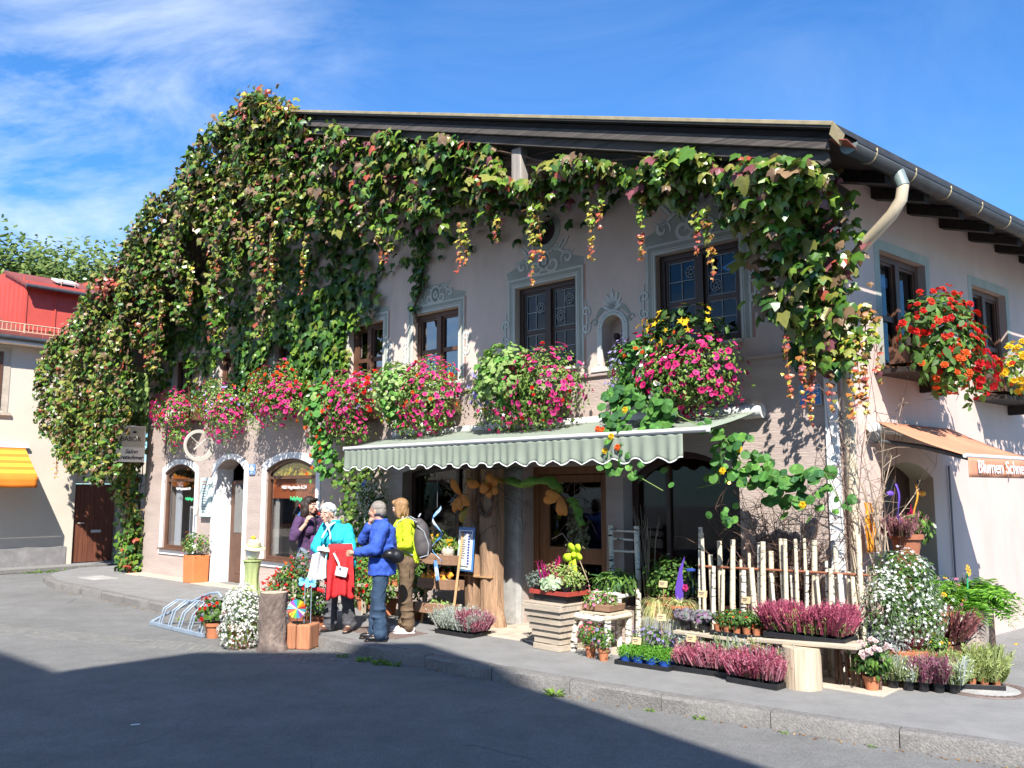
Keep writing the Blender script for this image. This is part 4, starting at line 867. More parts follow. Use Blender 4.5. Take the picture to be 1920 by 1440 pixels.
planting(r, [pet((0, -.22, .18), (.68, .32, .42), 950, [('double', ORG, 26, .10), ('double', RED, 16, .09), ('trumpet', PINK, 24, .09)]), pet((.2, -.24, -.1), (.62, .30, .40), 700, [('trumpet', PINK, 62, .10), ('trumpet', HOT, 34, .10)]), pet((-.58, -.2, -.12), (.24, .24, .5), 320, [('trumpet', WHITE, 26, .08), ('trumpet', LAV, 8, .07)])])
r = fbox(7.85, 3.12, 1.45, 'flower box with orange nasturtiums trailing far down beside the awning end')
planting(r, [((-.52, -.25, .0), (.44, .34, .5), [('round', 260, .11, [NG, NG2, VG], [4, 3, 1])], [('double', ORG, 26, .085), ('trumpet', WHITE, 7, .06)]), pet((.12, -.22, .06), (.46, .34, .46), 700, [('trumpet', PINK, 70, .10), ('trumpet', HOT, 20, .10), ('double', ORG, 8, .08)]), pet((.55, -.2, .20), (.28, .3, .35), 320, [('double', RED, 20, .11), ('trumpet', PINK, 16, .09), ('trumpet', LAV, 8, .06)]), pet((.1, -.22, -.36), (.48, .24, .24), 330, [('trumpet', PINK, 26, .09)]), ((-.75, -.2, .1), (.2, .2, .4), [('oval', 160, .05, GRN[:3], [1, 1, 1])], [('trumpet', LAV, 14, .08), ('trumpet', PALE, 14, .09)])])
st = []
for pts, n in (([(-.5, -.3, -.2), (-.55, -.35, -.7), (-.38, -.33, -1.15)], 60), ([(-.7, -.25, -.1), (-.75, -.3, -.6), (-.6, -.25, -1.05)], 40), ([(-.3, -.3, -.3), (-.3, -.35, -.8)], 30), ([(-.35, -.2, -.8), (-.1, -.1, -1.25)], 22)): st.append(('round', *trail(pts, n, .13, .09), pal([NG, NG2], [1, 1], n)))
foliage('trailing_leaves', st, 'leaf_soft', r)
for q in range(9): link('flower', flower_mesh('double', ORG, EYE[ORG]), None, r, T(-.55 + rnd.uniform(-.2, .2), -.42, -.25 - q * .1) @ RX(80) @ Matrix.Scale(.08, 4))
r = fbox(5.98, 3.13, 1.3, 'flower box with pale variegated greenery at one end and orange-pink flowers at the other')
planting(r, [((-.36, -.36, .16), (.46, .36, .40), [('round', 620, .075, [VG, (.30, .40, .16), NG2], [4, 3, 2])], []), ((-.38, -.26, -.14), (.36, .3, .3), [('round', 150, .11, [NG, NG2], [1, 1])], [('double', YEL, 5, .07)]), pet((.24, -.26, .04), (.50, .36, .50), 850, [('trumpet', PINK, 82, .09), ('double', RED, 7, .10), ('double', ORG, 10, .085), ('trumpet', HOT, 20, .09)]), pet((.0, -.26, -.34), (.5, .26, .22), 330, [('trumpet', WHITE, 16, .075), ('trumpet', HOT, 14, .09)])])
r = fbox(3.92, 3.10, 1.3, 'flower box with lavender and yellow blooms, a light green mound and pink petunias')
planting(r, [((-.24, -.40, .20), (.46, .36, .42), [('round', 680, .075, [VG, (.28, .42, .12), NG2], [4, 3, 3])], []), ((-.12, -.28, -.06), (.26, .3, .24), [('round', 90, .12, [NG, NG2], [1, 1])], [('double', ORG, 4, .07)]), pet((.36, -.26, .0), (.52, .38, .50), 950, [('trumpet', PINK, 86, .085), ('trumpet', HOT, 12, .085), ('double', RED, 8, .09)]), pet((-.68, -.2, .06), (.27, .26, .38), 380, [('trumpet', LAV, 52, .07), ('daisy', YEL, 13, .10)]), pet((-.36, -.26, -.28), (.44, .26, .24), 330, [('trumpet', HOT, 24, .09), ('trumpet', WHITE, 16, .075)]), pet((.15, -.28, -.36), (.42, .24, .18), 200, [('trumpet', PINK, 22, .085)])], fmax=298)
r = fbox(1.72, 3.08, 1.5, 'widest flower box, with white and pink petunias, yellow begonias and nasturtiums trailing over the awning')
planting(r, [((-.34, -.26, .16), (.34, .32, .38), [('round', 170, .10, [NG, NG2], [2, 1])], [('trumpet', HOT, 14, .09), ('double', ORG, 6, .07)]), pet((.05, -.3, -.03), (.40, .34, .36), 560, [('trumpet', WHITE, 26, .08), ('trumpet', HOT, 30, .09)]), pet((.34, -.28, -.02), (.52, .36, .44), 800, [('trumpet', PINK, 60, .085), ('trumpet', HOT, 46, .09)]), ((.20, -.26, .48), (.54, .30, .30), [('oval', 260, .11, [(.03, .08, .02), LG3], [2, 1])], [('double', YEL, 44, .11), ('double', ORG, 8, .07)]), pet((-.66, -.2, .05), (.17, .24, .42), 260, [('trumpet', LAV, 34, .075)])])
st = []
for pts, n, s in (([(-.5, -.35, .0), (-.55, -.65, -.35), (-.42, -.85, -.6)], 66, .13), ([(-.25, -.4, -.1), (-.2, -.8, -.45), (-.3, -.95, -1.0)], 60, .12), ([(.0, -.4, -.25), (.1, -.75, -.45), (.25, -.8, -.5)], 60, .13), ([(-.3, -.95, -.8), (-.05, -.95, -1.1), (.2, -.85, -1.25)], 16, .08), ([(.25, -.75, -.5), (.7, -.7, -.6), (.85, -.6, -.75)], 9, .13), ([(-.5, -.8, -.5), (-.35, -.98, -.9)], 34, .11),
                  ([(.85, -.6, -.75), (.95, -.45, -1.0), (1.3, -.4, -1.15), (1.75, -.3, -1.1)], 36, .13), ([(.9, -.5, -1.0), (1.25, -.35, -1.35), (1.6, -.3, -1.4)], 22, .13), ([(.8, -.6, -.9), (.6, -.5, -1.2)], 9, .10), ([(.75, -.4, -1.3), (.68, -.4, -1.7)], 9, .09), ([(1.7, -.3, -1.1), (1.85, -.25, -1.5)], 10, .10), ([(.95, -.4, -.9), (1.15, -.3, -1.2), (1.3, -.25, -1.5)], 26, .12), ([(.8, -.45, -.85), (1.1, -.35, -1.05)], 16, .13), ([(1.2, -.3, -1.2), (1.5, -.25, -1.3), (1.75, -.22, -1.25)], 18, .12)): st.append(('round', *trail(pts, n, s, .075), pal([NG, NG2, (.05, .16, .05)], [3, 2, 1], n)))
foliage('trailing_leaves', st, 'leaf_soft', r)
b = MB()
for pts in ([(.0, -.45, -.25), (.4, -.75, -.5), (.85, -.6, -.75), (.95, -.45, -1.0), (1.3, -.4, -1.15), (1.75, -.3, -1.1), (1.9, -.25, -1.45)], [(.9, -.5, -1.0), (1.25, -.35, -1.35), (1.6, -.3, -1.4)], [(-.3, -.95, -.8), (-.05, -.95, -1.1), (.25, -.85, -1.28)], [(.8, -.6, -.9), (.68, -.45, -1.2), (.4, -.4, -1.25)]): b.tube(pts, .006, 5)
b.build('trailing_stem', 'stem_green', r)['kind'] = 'stuff'
for (x, y, z, cl) in ((-.45, -.95, -.62, ORG), (-.28, -1.02, -.7, YEL), (-.12, -.98, -.42, YEL), (-.2, -1.02, -.82, ORG), (-.38, -1.0, -.85, YEL), (.98, -.55, -.86, YEL), (.8, -.58, -1.08, YEL), (.85, -.4, -1.0, ORG), (1.55, -.38, -1.42, YEL), (-.55, -.9, -.6, ORG)): link('flower', flower_mesh('double', cl, EYE[cl]), None, r, T(x, y, z) @ RX(75) @ Matrix.Scale(.085, 4))
GB = 'flower boxes on the side wall'
r = thing('flower_box', 'side-wall flower box of big red and orange begonias on a dark wooden shelf', 'flower box', SV(1.42, .24, 3.34), GB); trough(r, 1.15, z=-.08)
planting(r, [((-.05, -.22, .16), (.66, .36, .50), [('oval', 520, .13, [(.07, .15, .03), LG1, LG3], [2, 2, 2])], [('double', RED, 100, .085), ('double', (.75, .06, .03), 40, .09)]), ((-.25, -.26, -.22), (.36, .3, .30), [('oval', 170, .11, [LG1, LG3], [1, 1])], [('double', ORG, 40, .09)]), ((.5, -.24, -.18), (.34, .3, .36), [('oval', 130, .10, [LG1, LG3], [1, 1])], [('double', (.62, .012, .02), 55, .11)])], fmax=280)
MB().box((0, .08, -.25), (1.3, .42, .05)).box((.45, .1, -.34), (.08, .3, .12)).build('shelf', 'timber_dark', r)
r = thing('flower_box', 'side-wall flower box of yellow begonias with pale green trailing leaves', 'flower box', SV(4.0, .24, 3.22), GB); trough(r, 1.2, z=-.08)
planting(r, [((-.1, -.22, .10), (.75, .36, .40), [('oval', 420, .10, [LG1, VG, LG2], [1, 2, 2])], [('double', YEL, 62, .11), ('double', RED, 14, .09), ('double', ORG, 16, .09)])])
MB().box((0, .08, -.25), (1.35, .42, .05)).box((.45, .1, -.34), (.08, .3, .12)).build('shelf', 'timber_dark', r)
# ---------------------------------------------------------------- awnings
aw = thing('shop_awning', 'wide grey-green canvas awning with scalloped frill over the flower shop front', 'awning', FU(0, 0, 0))
b = MB(); b.sheet(lambda i, j: (-.86 - 6.0 * i, -.12 - 1.06 * j, 2.66 - .245 * j - .012 * math.sin(j * math.pi)), 24, 6); b.build('canvas', 'awning_green', aw, smooth=60, solid=.006)
def vz(x): return 2.115 + .028 * math.cos(2 * math.pi * x / .285)
b = MB(); NX = 300
b.sheet(lambda i, j: (-1.13 - 5.66 * i, -1.215 - .014 * math.sin(i * 260 + 1.5 * math.sin(i * 41)) * (.25 + .75 * j) - .008 * math.sin(i * 97) * j, 2.385 + (vz(-1.13 - 5.66 * i) - 2.385) * j), NX, 8); b.build('valance', 'awning_green', aw, smooth=60, solid=.003)
b = MB(); b.sheet(lambda i, j: (-1.13 - 5.66 * i, -1.219 - .014 * math.sin(i * 260 + 1.5 * math.sin(i * 41)) - .008 * math.sin(i * 97), vz(-1.13 - 5.66 * i) + .004 - .014 * j), NX, 1); b.build('valance_trim', 'awning_trim', aw, smooth=60, solid=.006)
b = MB(); b.box((-3.83, -1.20, 2.405), (6.0, .05, .055)); b.build('front_bar', 'grey_white_metal', aw, bevel=.008)
b = MB(); b.box((-3.83, -1.227, 2.395), (5.95, .006, .014)); b.build('bar_groove', 'ink_grey', aw)
b = MB(); b.tube([(-.80, -.1, 2.66), (-7.0, -.1, 2.66)], .075, 16); b.build('roller', 'grey_white_metal', aw, smooth=40)
for q in range(3): MB().lathe([(.078, 0), (.084, .005), (.084, .018), (.078, .022)], 16, T(-.94 - q * .04, -.1, 2.66) @ RY(90), caps=False).build('roller_collar', 'grey_white_metal', aw, smooth=40)
for xx in (-1.5, -6.2): MB().tube([(xx, -.1, 2.52), (xx - .35, -.62, 2.42), (xx, -1.18, 2.36)], .022, 8).build('folding_arm', 'grey_white_metal', aw, smooth=60)
sa = thing('side_awning', 'small faded orange awning with white shop lettering over the side door', 'awning', SV(0, 0, 0))
b = MB(); b.sheet(lambda i, j: (.56 + 1.78 * i, -.1 - .9 * j, 2.53 - .39 * j - .03 * math.sin(j * math.pi)), 10, 8); b.build('canvas', 'awning_orange', sa, smooth=60, solid=.005)
b = MB(); b.sheet(lambda i, j: (.54 + 1.80 * i, -1.012 - .012 * math.sin(i * 22) * j, 2.13 - .20 * j), 40, 4); b.build('valance', 'awning_orange', sa, smooth=60, solid=.004)
text('Blumen Schneider', .185, 'letter_white', sa, T(1.46, -1.032, 2.03), bold=.0, sx=1.12, name='lettering')
MB().tube([(.5, -.08, 2.47), (2.38, -.08, 2.47)], .06, 14).build('roller', 'grey_white_metal', sa, smooth=40)
MB().tube([(.5, -1.0, 2.14), (2.38, -1.0, 2.14)], .022, 10).build('front_bar', 'grey_white_metal', sa, smooth=40)
for xx in (.62, 2.25): MB().tube([(xx, -.06, 2.33), (xx + .12, -.5, 2.25), (xx, -.98, 2.12)], .025, 8).build('folding_arm', 'zinc_dark', sa, smooth=60)
MB().lathe([(.055, 0), (.065, .01), (.065, .05), (.05, .06)], 14, T(.47, -.1, 2.36) @ RY(90)).build('gear', 'zinc_dark', sa, smooth=40)
# ---------------------------------------------------------------- signs
sg = thing('salon_sign', 'white box sign with beauty brand and salon lettering half hidden by vine', 'sign', FU(15.62, .46, 2.83) @ RZ(90) @ RZ(180) )
sg.matrix_basis = FU(15.66, .50, 2.83) @ RZ(90)
b = MB().box((0, 0, 0), (.66, .12, .80)); b.build('case', 'sign_white', sg, bevel=.006)
MB().box((.01, -.062, .145), (.58, .006, .44)).build('upper_panel', 'sign_grey', sg); MB().box((0, -.062, -.235), (.62, .006, .28)).build('lower_panel', 'sign_white', sg)
text('BABOR', .15, 'ink', sg, T(0, -.067, .10), bold=.001, sx=.95); text('Salon', .13, 'ink', sg, T(0.02, -.067, -.175), shear=.35, bold=.002); text('Kretschmer', .12, 'ink', sg, T(0, -.067, -.305), shear=.35, bold=.003)
b = MB(); 
for k in range(7):
    a = R(90 + (k - 3) * 32); b.tube([(.08, -.066, .24), (.08 + .055 * math.cos(a), -.066, .25 + .05 * math.sin(a))], .006, 4)
b.build('emblem', 'ink', sg)['kind'] = 'stuff'
MB().box((-.36, 0, .2), (.12, .03, .03)).build('bracket', 'black_iron', sg)
rs = thing('hairdresser_sign', 'wrought iron ring sign with scissors and curls hanging beside the salon doorway', 'sign', FU(12.2, .66, 2.66) @ RZ(90))
def crescent(R0, w, n=28):
    o = [(R0 * math.cos(2 * math.pi * k / n), R0 * math.sin(2 * math.pi * k / n)) for k in range(n + 1)]; i = [((R0 - w * (.75 + .45 * abs(math.cos(math.pi * k / n)))) * math.cos(2 * math.pi * k / n), (R0 - w * (.75 + .45 * abs(math.cos(math.pi * k / n)))) * math.sin(2 * math.pi * k / n) + .01) for k in range(n + 1)]
    return o, i
MB().ring(*crescent(.31, .07), -.012, .012).build('ring', 'sign_grey', rs, bevel=.004)
MB().tube([(-.18, 0, .18), (.14, 0, -.10)], [.008, .014], 5).build('scissor_blade', 'sign_grey', rs); MB().tube([(.18, 0, .18), (-.10, 0, -.08)], [.008, .014], 5).build('scissor_blade', 'sign_grey', rs)
b = MB()
for k in range(8):
    c = -.22 + .063 * k; b.tube([(p[0], 0, p[1]) for p in spiral(c, -.20 - .05 * math.sin(k * .45), .055, 1.3, k, 1 if k % 2 else -1, 14)], .007, 4)
b.build('curls', 'sign_grey', rs)['kind'] = 'stuff'
MB().tube([(-.66, 0, .3), (-.3, 0, .36), (0, 0, .33)], .012, 6).build('arm', 'black_iron', rs); MB().box((-.655, 0, .1), (.02, .03, .6)).build('wall_plate', 'black_iron', rs)
pn = thing('price_board', 'narrow mint green price board on the wall between salon window and doorway', 'sign', FU(12.93, .09, 1.67))
MB().box((0, 0, 0), (.36, .07, .78)).build('board', 'sign_mint', pn, bevel=.006)
for q in range(12): MB().box((0, -.038, .31 - q * .052 - (.03 if q > 1 else 0)), (.2 - .03 * (q % 3), .004, .014)).build('text_line', 'ink_grey' if q > 1 else 'sign_rust', pn)
hn = thing('house_number', 'small blue enamel plate with house number beside the large salon window', 'house number', FU(11.28, .045, 2.2)); MB().box((0, 0, 0), (.2, .02, .2)).build('plate', 'sign_blue', hn, bevel=.004)
MB().box((0, -.0105, 0), (.18, .003, .18)).build('rim', 'sign_white', hn); MB().box((0, -.0122, 0), (.17, .003, .17)).build('field', 'sign_blue', hn); text('4b', .15, 'letter_white', hn, T(0, -.0155, .015), bold=.004); MB().box((0, -.015, -.062), (.08, .003, .012)).build('small_print', 'letter_white', hn)
hp = thing('hydrant_plate', 'light blue hydrant plate with white numbers on the corner wall behind vine strings', 'sign', FU(.29, .045, 2.80)); MB().box((0, 0, 0), (.24, .015, .22)).build('plate', 'sign_mint', hp, bevel=.004); MB().box((0, -.008, 0), (.225, .004, .205)).build('field', 'sign_blue', hp)
text('H 100', .06, 'letter_white', hp, T(.02, -.012, .065)); text('1 2.7', .06, 'letter_white', hp, T(.04, -.012, 0)); text('3.0', .06, 'letter_white', hp, T(.02, -.012, -.065))
# ---------------------------------------------------------------- shop front dressing
tk = thing('tree_trunk_post', 'split brown tree trunk standing as a post beside the shop door', 'tree trunk', FU(4.86, .26, 0))
for (dx, r0, dy) in ((-.15, .17, 0), (.17, .17, -.04)):
    b = MB(); n = 20; prof = [(r0 * (1.12 if z < .05 else 1) * (1 + .04 * math.sin(z * 5 + dx * 9)), z) for z in [i * .11 for i in range(20)]]; b.lathe(prof, n, T(dx, dy, 0), wob=.10); b.build('trunk', 'trunk_wood', tk, smooth=50)
MB().tube([(.34, -.05, 0), (.33, -.06, .2), (.29, -.03, .36)], [.09, .06, .02], 8).build('root_flare', 'trunk_wood', tk, smooth=60)
MB().box((-.02, -.12, .66), (.62, .19, .02)).build('batten', 'lath_wood', tk)
po = thing('notice_board', 'blue and white event poster board hanging on the tree trunk post', 'poster', FU(4.95, .54, 1.02) @ RZ(-6))
MB().box((0, 0, 0), (.34, .012, .58)).build('board', 'sign_blue', po, RX(-4)); MB().box((-.01, -.008, -.01), (.30, .006, .52)).build('sheet', 'sign_white', po, RX(-4))
MB().prism([(-.16, -.27), (.0, -.27), (-.16, .1)], -.0135, -.011, RX(-4)).build('sheet_tint', 'sign_mint', po)
for q in range(11): MB().box((.07, -.014, .17 - q * .036), (.04, .004, .022)).build('glyph', 'ink_blue', po, RX(-4))
for q in range(9): MB().box((-.06, -.014, .12 - q * .03), (.13 - .02 * (q % 3), .004, .011)).build('text_line', 'ink_grey', po, RX(-4))
for q in range(8): MB().box((-.11 + q * .032, -.014, .22), (.02, .004, .03)).build('glyph', 'ink_blue', po, RX(-4))
MB().box((-.02, -.014, -.23), (.2, .004, .014)).build('text_line', 'ink_grey', po, RX(-4)); MB().tube([(-.15, 0, .29), (0, .05, .44), (.15, 0, .29)], .003, 4).build('hanging_wire', 'twig_pale', po)
# garland of cloth and big paper flowers over the door
ga = thing('door_garland', 'autumn garland of green cloth and big orange flowers arched over the shop door', 'garland', FU(0, 0, 0))
def swath(pts, r): 
    b = MB(); P = [Vector(p) for p in pts]; fine = []
    for i in range(len(P) - 1):
        for k in range(5): fine.append(P[i].lerp(P[i + 1], k / 5) + Vector((rnd.uniform(-.015, .015), rnd.uniform(-.02, .02), rnd.uniform(-.015, .015))))
    fine.append(P[-1]); b.tube(fine, [r * rnd.uniform(.7, 1.25) for _ in fine], 9, flat=.6); return b
def gp(*q): return [(-u, -o, h) for u, o, h in q]
swath(gp((4.25, .42, 1.93), (4.0, .5, 1.88), (3.75, .5, 1.93), (3.5, .46, 1.92), (3.38, .45, 1.8)), .085).build('cloth', MAT['cloth_green'] if 'cloth_green' in MAT else pm('cloth_green', (.14, .27, .04), .8, .2, 5, .4, 20), ga, smooth=60)
swath(gp((3.22, .42, 1.7), (3.12, .42, 1.55), (3.06, .42, 1.38)), .075).build('cloth', 'cloth_green', ga, smooth=60)
swath(gp((4.95, .5, 1.95), (4.7, .5, 1.85), (4.5, .52, 1.95), (4.3, .45, 1.92)), .05).build('cloth', pm('cloth_ochre', (.34, .24, .04), .8, .2, 5, .4, 20), ga, smooth=60)
pm('cloth_lime', (.42, .58, .02), .7, .12, 5, .3, 20); pm('paper_orange', (.58, .21, .04), .8, .15, 5, .3, 20)
def petal(b, c, a, L, w, tilt=0):
    ca, sa_ = math.cos(R(a)), math.sin(R(a)); P = []
    for t, k in ((0, .25), (.3, .8), (.65, 1), (.9, .6), (1, .1)):
        for s_ in (-1, 1): P.append((c[0] + ca * L * t - sa_ * w * k * s_ / 2, c[1] - .05 * t - .03 * math.sin(t * 3) + tilt * t, c[2] + sa_ * L * t + ca * w * k * s_ / 2))
    b.add(P, [(2 * i, 2 * i + 1, 2 * i + 3, 2 * i + 2) for i in range(4)])
for (u, o, h, angs, L, mt) in ((5.03, .56, 1.74, (250, 285, 120, 330), .24, 'paper_orange'), (4.42, .58, 1.86, (200, 30, 330, 90, 270), .17, 'paper_orange'), (3.30, .52, 1.72, (190, 280, 300, 165), .24, 'paper_orange'), (4.92, .55, 1.60, (255,), .24, 'cloth_ochre'), (4.62, .6, 1.87, (170, 345), .2, 'paper_orange')):
    for a in angs: bb = MB(); petal(bb, (-u, -o, h), a, L * rnd.uniform(.85, 1.1), .13); bb.build('petal', mt, ga, solid=.006, smooth=60)
for (u, h, a, L) in ((3.10, 1.03, 200, .16), (3.10, 1.03, -10, .15), (3.10, 1.02, 255, .30), (3.12, 1.02, 285, .26), (3.08, 1.05, 120, .14), (3.06, 1.05, 60, .13)): bb = MB(); petal(bb, (-u, -.50, h), a, L, .10); bb.build('bow_loop', 'cloth_lime', ga, solid=.006, smooth=60)
MB().ball((-3.1, -.53, 1.03), (.04, .04, .04), 8, 6).build('bow_knot', 'cloth_lime', ga, smooth=80)
b = MB()
for k in range(70):
    p = Vector((-rnd.choice((3.15, 3.05, 3.3, 4.1, 5.0, 4.6)) + rnd.uniform(-.15, .15), -.4, rnd.uniform(1.2, 2.0))); q = p + Vector((rnd.uniform(-.22, .22), rnd.uniform(-.15, .05), rnd.uniform(-.3, .2))); b.tube([p, p.lerp(q, .5) + Vector((0, 0, .03)), q], .004, 4)
b.build('twigs', 'twig', ga)['kind'] = 'stuff'
MB().tube(gp((3.55, .4, 1.2), (3.3, .5, 1.28), (3.12, .45, 1.05), (2.98, .4, .7), (2.95, .4, .55)), .007, 5).build('twig', 'twig_pale', ga)
n = 120; p = np.stack([-rng.uniform(2.98, 3.25, n), -rng.uniform(.35, .5, n), rng.uniform(1.1, 1.5, n)], 1); foliage('dried_leaves', [('oval', p, shingle(n), rng.uniform(.05, .1, n), pal([(.12, .11, .05), (.2, .19, .1)], [1, 1], n))], 'leaf_soft', ga)
wr_ = thing('twig_wreath', 'dark woven twig wreath hung on the tree trunk post', 'wreath', FU(4.62, .50, 1.64) @ RX(90)); b = MB()
for k in range(16):
    ph = rnd.uniform(0, 6); r_ = .13 + rnd.uniform(-.02, .02); b.tube([((r_ + .012 * math.sin(3 * a + ph)) * math.cos(a), (r_ * 1.25 + .012 * math.cos(4 * a + ph)) * math.sin(a), .02 * math.sin(5 * a + ph)) for a in [2 * math.pi * q / 24 for q in range(25)]], .008, 5)
b.build('twigs', 'twig', wr_)['kind'] = 'stuff'
# ladder shelf with three wooden crates
LS = thing('crate_stand', 'wooden ladder stand holding three sloping display crates beside the shop window', 'display stand', FU(5.32, .55, 0))
MB().tube([(.30, -.18, 0), (.30, .02, 1.25)], .022, 4).build('ladder_leg', 'lath_wood', LS); MB().tube([(-.30, -.18, 0), (-.30, .02, 1.25)], .022, 4).build('ladder_leg', 'lath_wood', LS)
for z in (.2, .52, .85): MB().box((0, -.1 + z * .1, z - .03), (.6, .03, .04)).build('rung', 'lath_wood', LS)
for i, (z, c_) in enumerate(((.16, 'succulents'), (.48, 'pumpkins'), (.80, 'pots'))):
    cr = thing('display_crate', ('wooden crate of small green succulents on the lowest rung of the ladder stand', 'wooden crate of little orange pumpkins on the middle rung of the ladder stand', 'wooden crate with pale pot and yellow plants topping the ladder stand')[i], 'crate', FU(5.32, .70 - i * .04, z) @ RX(-4), 'crates on the ladder stand')
    b = MB(); w, d, h = .56, .34, .13
    for (cx, cy, sx, sy) in ((0, -d / 2, w, .016), (0, d / 2, w, .016), (-w / 2 + .008, 0, .016, d - .016), (w / 2 - .008, 0, .016, d - .016)): b.box((cx, cy, h / 2), (sx, sy, h)).build('slat', 'crate_wood', cr, bevel=.003); b = MB()
    MB().box((0, 0, .012), (w - .04, d - .03, .02)).build('base', 'crate_wood', cr)
    b = MB()
    for k in range(90): b.ball((rnd.uniform(-w / 2 + .03, w / 2 - .03), rnd.uniform(-d / 2 + .03, 0), .11 + rnd.uniform(-.01, .02)), rnd.uniform(.012, .02), 5, 4)
    b.build('pine_cones', 'twig_pale', cr)['kind'] = 'stuff'
    if c_ == 'pumpkins':
        for k in range(8):
            pk = thing('pumpkin', 'little orange pumpkin in the middle crate of the ladder stand', 'pumpkin', FU(5.32 - (-.2 + .13 * (k % 4)), .72 + (.07 if k < 4 else -.06), .60 + (.0 if k < 4 else .04)), 'pumpkins in the crate')
            MB().box((0, 0, .03), (.09, .05, .08), RZ(rnd.uniform(-30, 30)) @ RY(45)).build('body', 'fabric_orange', pk, bevel=.015); MB().box((0, 0, .09), (.02, .02, .03)).build('stalk', 'twig', pk)
    elif c_ == 'succulents':
        p, d_ = ell(260, (0, .02, .13), (.2, .12, .08)); foliage('succulents', [('oval', p, out_basis(d_, .6), rng.uniform(.03, .06, 260), pal([(.22, .36, .08), (.30, .42, .14), (.3, .12, .06)], [3, 2, .6], 260))], 'leaf_soft', cr)
    else:
        MB().ball((.12, -.03, .17), (.09, .09, .085), 14, 10).build('round_pot', 'slab_stone', cr, smooth=80); p, d_ = ell(320, (-.05, .06, .24), (.28, .14, .16)); foliage('plants', [('narrow', p, out_basis(d_, .4, hang=False), rng.uniform(.06, .13, 320), pal([LG1, LG2, (.4, .36, .12)], [2, 2, 1], 320))], 'leaf_soft', cr)
        for k in range(9): link('flower', flower_mesh('double', YEL, EYE[YEL]), None, cr, T(rnd.uniform(-.25, .2), -.02, .3 + rnd.uniform(-.05, .1)) @ RX(60) @ Matrix.Scale(.05, 4))
sp = thing('wind_spinner', 'twisting blue and white ribbon wind spinner hanging under the awning', 'wind spinner', FU(5.05, .98, .80))
b = MB()
b.sheet(lambda i, j: ((.09 * (1 - i * .3)) * math.sin(i * 13) + (.035 * (j - .5)) * math.cos(i * 17), .05 * math.cos(i * 13), .78 * i + .03 * (j - .5)), 60, 2); b.build('ribbon', pm('ribbon_blue', (.10, .30, .70), .35, .2, 4, 0, col2=(.7, .75, .8), thr=(.45, .6)), sp, smooth=80, solid=.003)
MB().tube([(0, 0, .78), (0, 0, 1.5)], .003, 4).build('cord', 'ink_grey', sp); MB().box((.0, 0, -.04), (.05, .02, .26), RY(-12)).build('tail', 'ribbon_blue', sp)
bo = thing('hanging_ornament', 'little wooden boat ornament with white feathers hanging in the shop window', 'ornament', FU(5.62, .1, 1.62))
MB().lathe([(.002, -.13), (.035, -.05), (.04, .03), (.002, .13)], 10, RY(80)).build('hull', 'crate_wood', bo, smooth=60); n = 40; p, d_ = ell(n, (0, 0, .06), (.09, .04, .05)); foliage('feathers', [('narrow', p, out_basis(d_), rng.uniform(.04, .08, n), pal([(.5, .5, .5)], [1], n))], 'leaf_soft', bo); MB().tube([(0, 0, .05), (0, 0, .55)], .002, 4).build('cord', 'ink_grey', bo)
for i, (u, o, h) in enumerate(((5.15, -1.0, 1.95), (1.75, -.9, 2.0), (1.45, -.6, 2.06), (2.0, -1.3, 1.9))):
    lp = thing('shop_lamp', 'small warm lamp glowing inside the dark shop', 'lamp', FU(u, o, h), 'lamps glowing inside the shop'); MB().ball((0, 0, 0), .022, 8, 6).build('bulb', MAT.get('bulb') or pm('bulb', (1, .45, .12), .5, 0, 4, 0, emit=9), lp); MB().tube([(0, 0, .02), (0, 0, .9)], .006, 5).build('cord', 'ink', lp)
# things displayed inside the window, half seen
for i, (u, o, h, s) in enumerate(((6.2, -.55, .55, .3), (5.6, -.6, .5, .25), (2.3, -.5, .5, .3), (1.6, -.55, .5, .25))):
    vs_ = thing('display_vase', ('pale vase at the far end of the wide dim shop window', 'pale vase in the wide shop window near the trunk post', 'pale vase in the arched shop window behind the birch chair', 'pale vase in the arched shop window near the stick fence')[i], 'vase', FU(u, o, h), 'vases in the shop windows'); MB().lathe([(.06, 0), (.09, .08), (.07, .2), (.04, .26), (.055, .3)], 14).build('body', 'sign_grey', vs_, smooth=60)
for i, (x0, w) in enumerate(((-6.85, 2.0), (-2.68, 1.5))):
    ds = thing('window_shelf', ('dark wooden display shelf inside the wide shop window', 'dark wooden display shelf inside the arched shop window')[i], 'shelf', FU(-x0 - w / 2, -.6, 0)); MB().box((0, 0, .46), (w, .55, .04)).build('board', 'window_wood', ds)
    for sx in (-1, 1): MB().box((sx * w * .45, 0, .23), (.05, .5, .42)).build('leg', 'window_wood', ds)
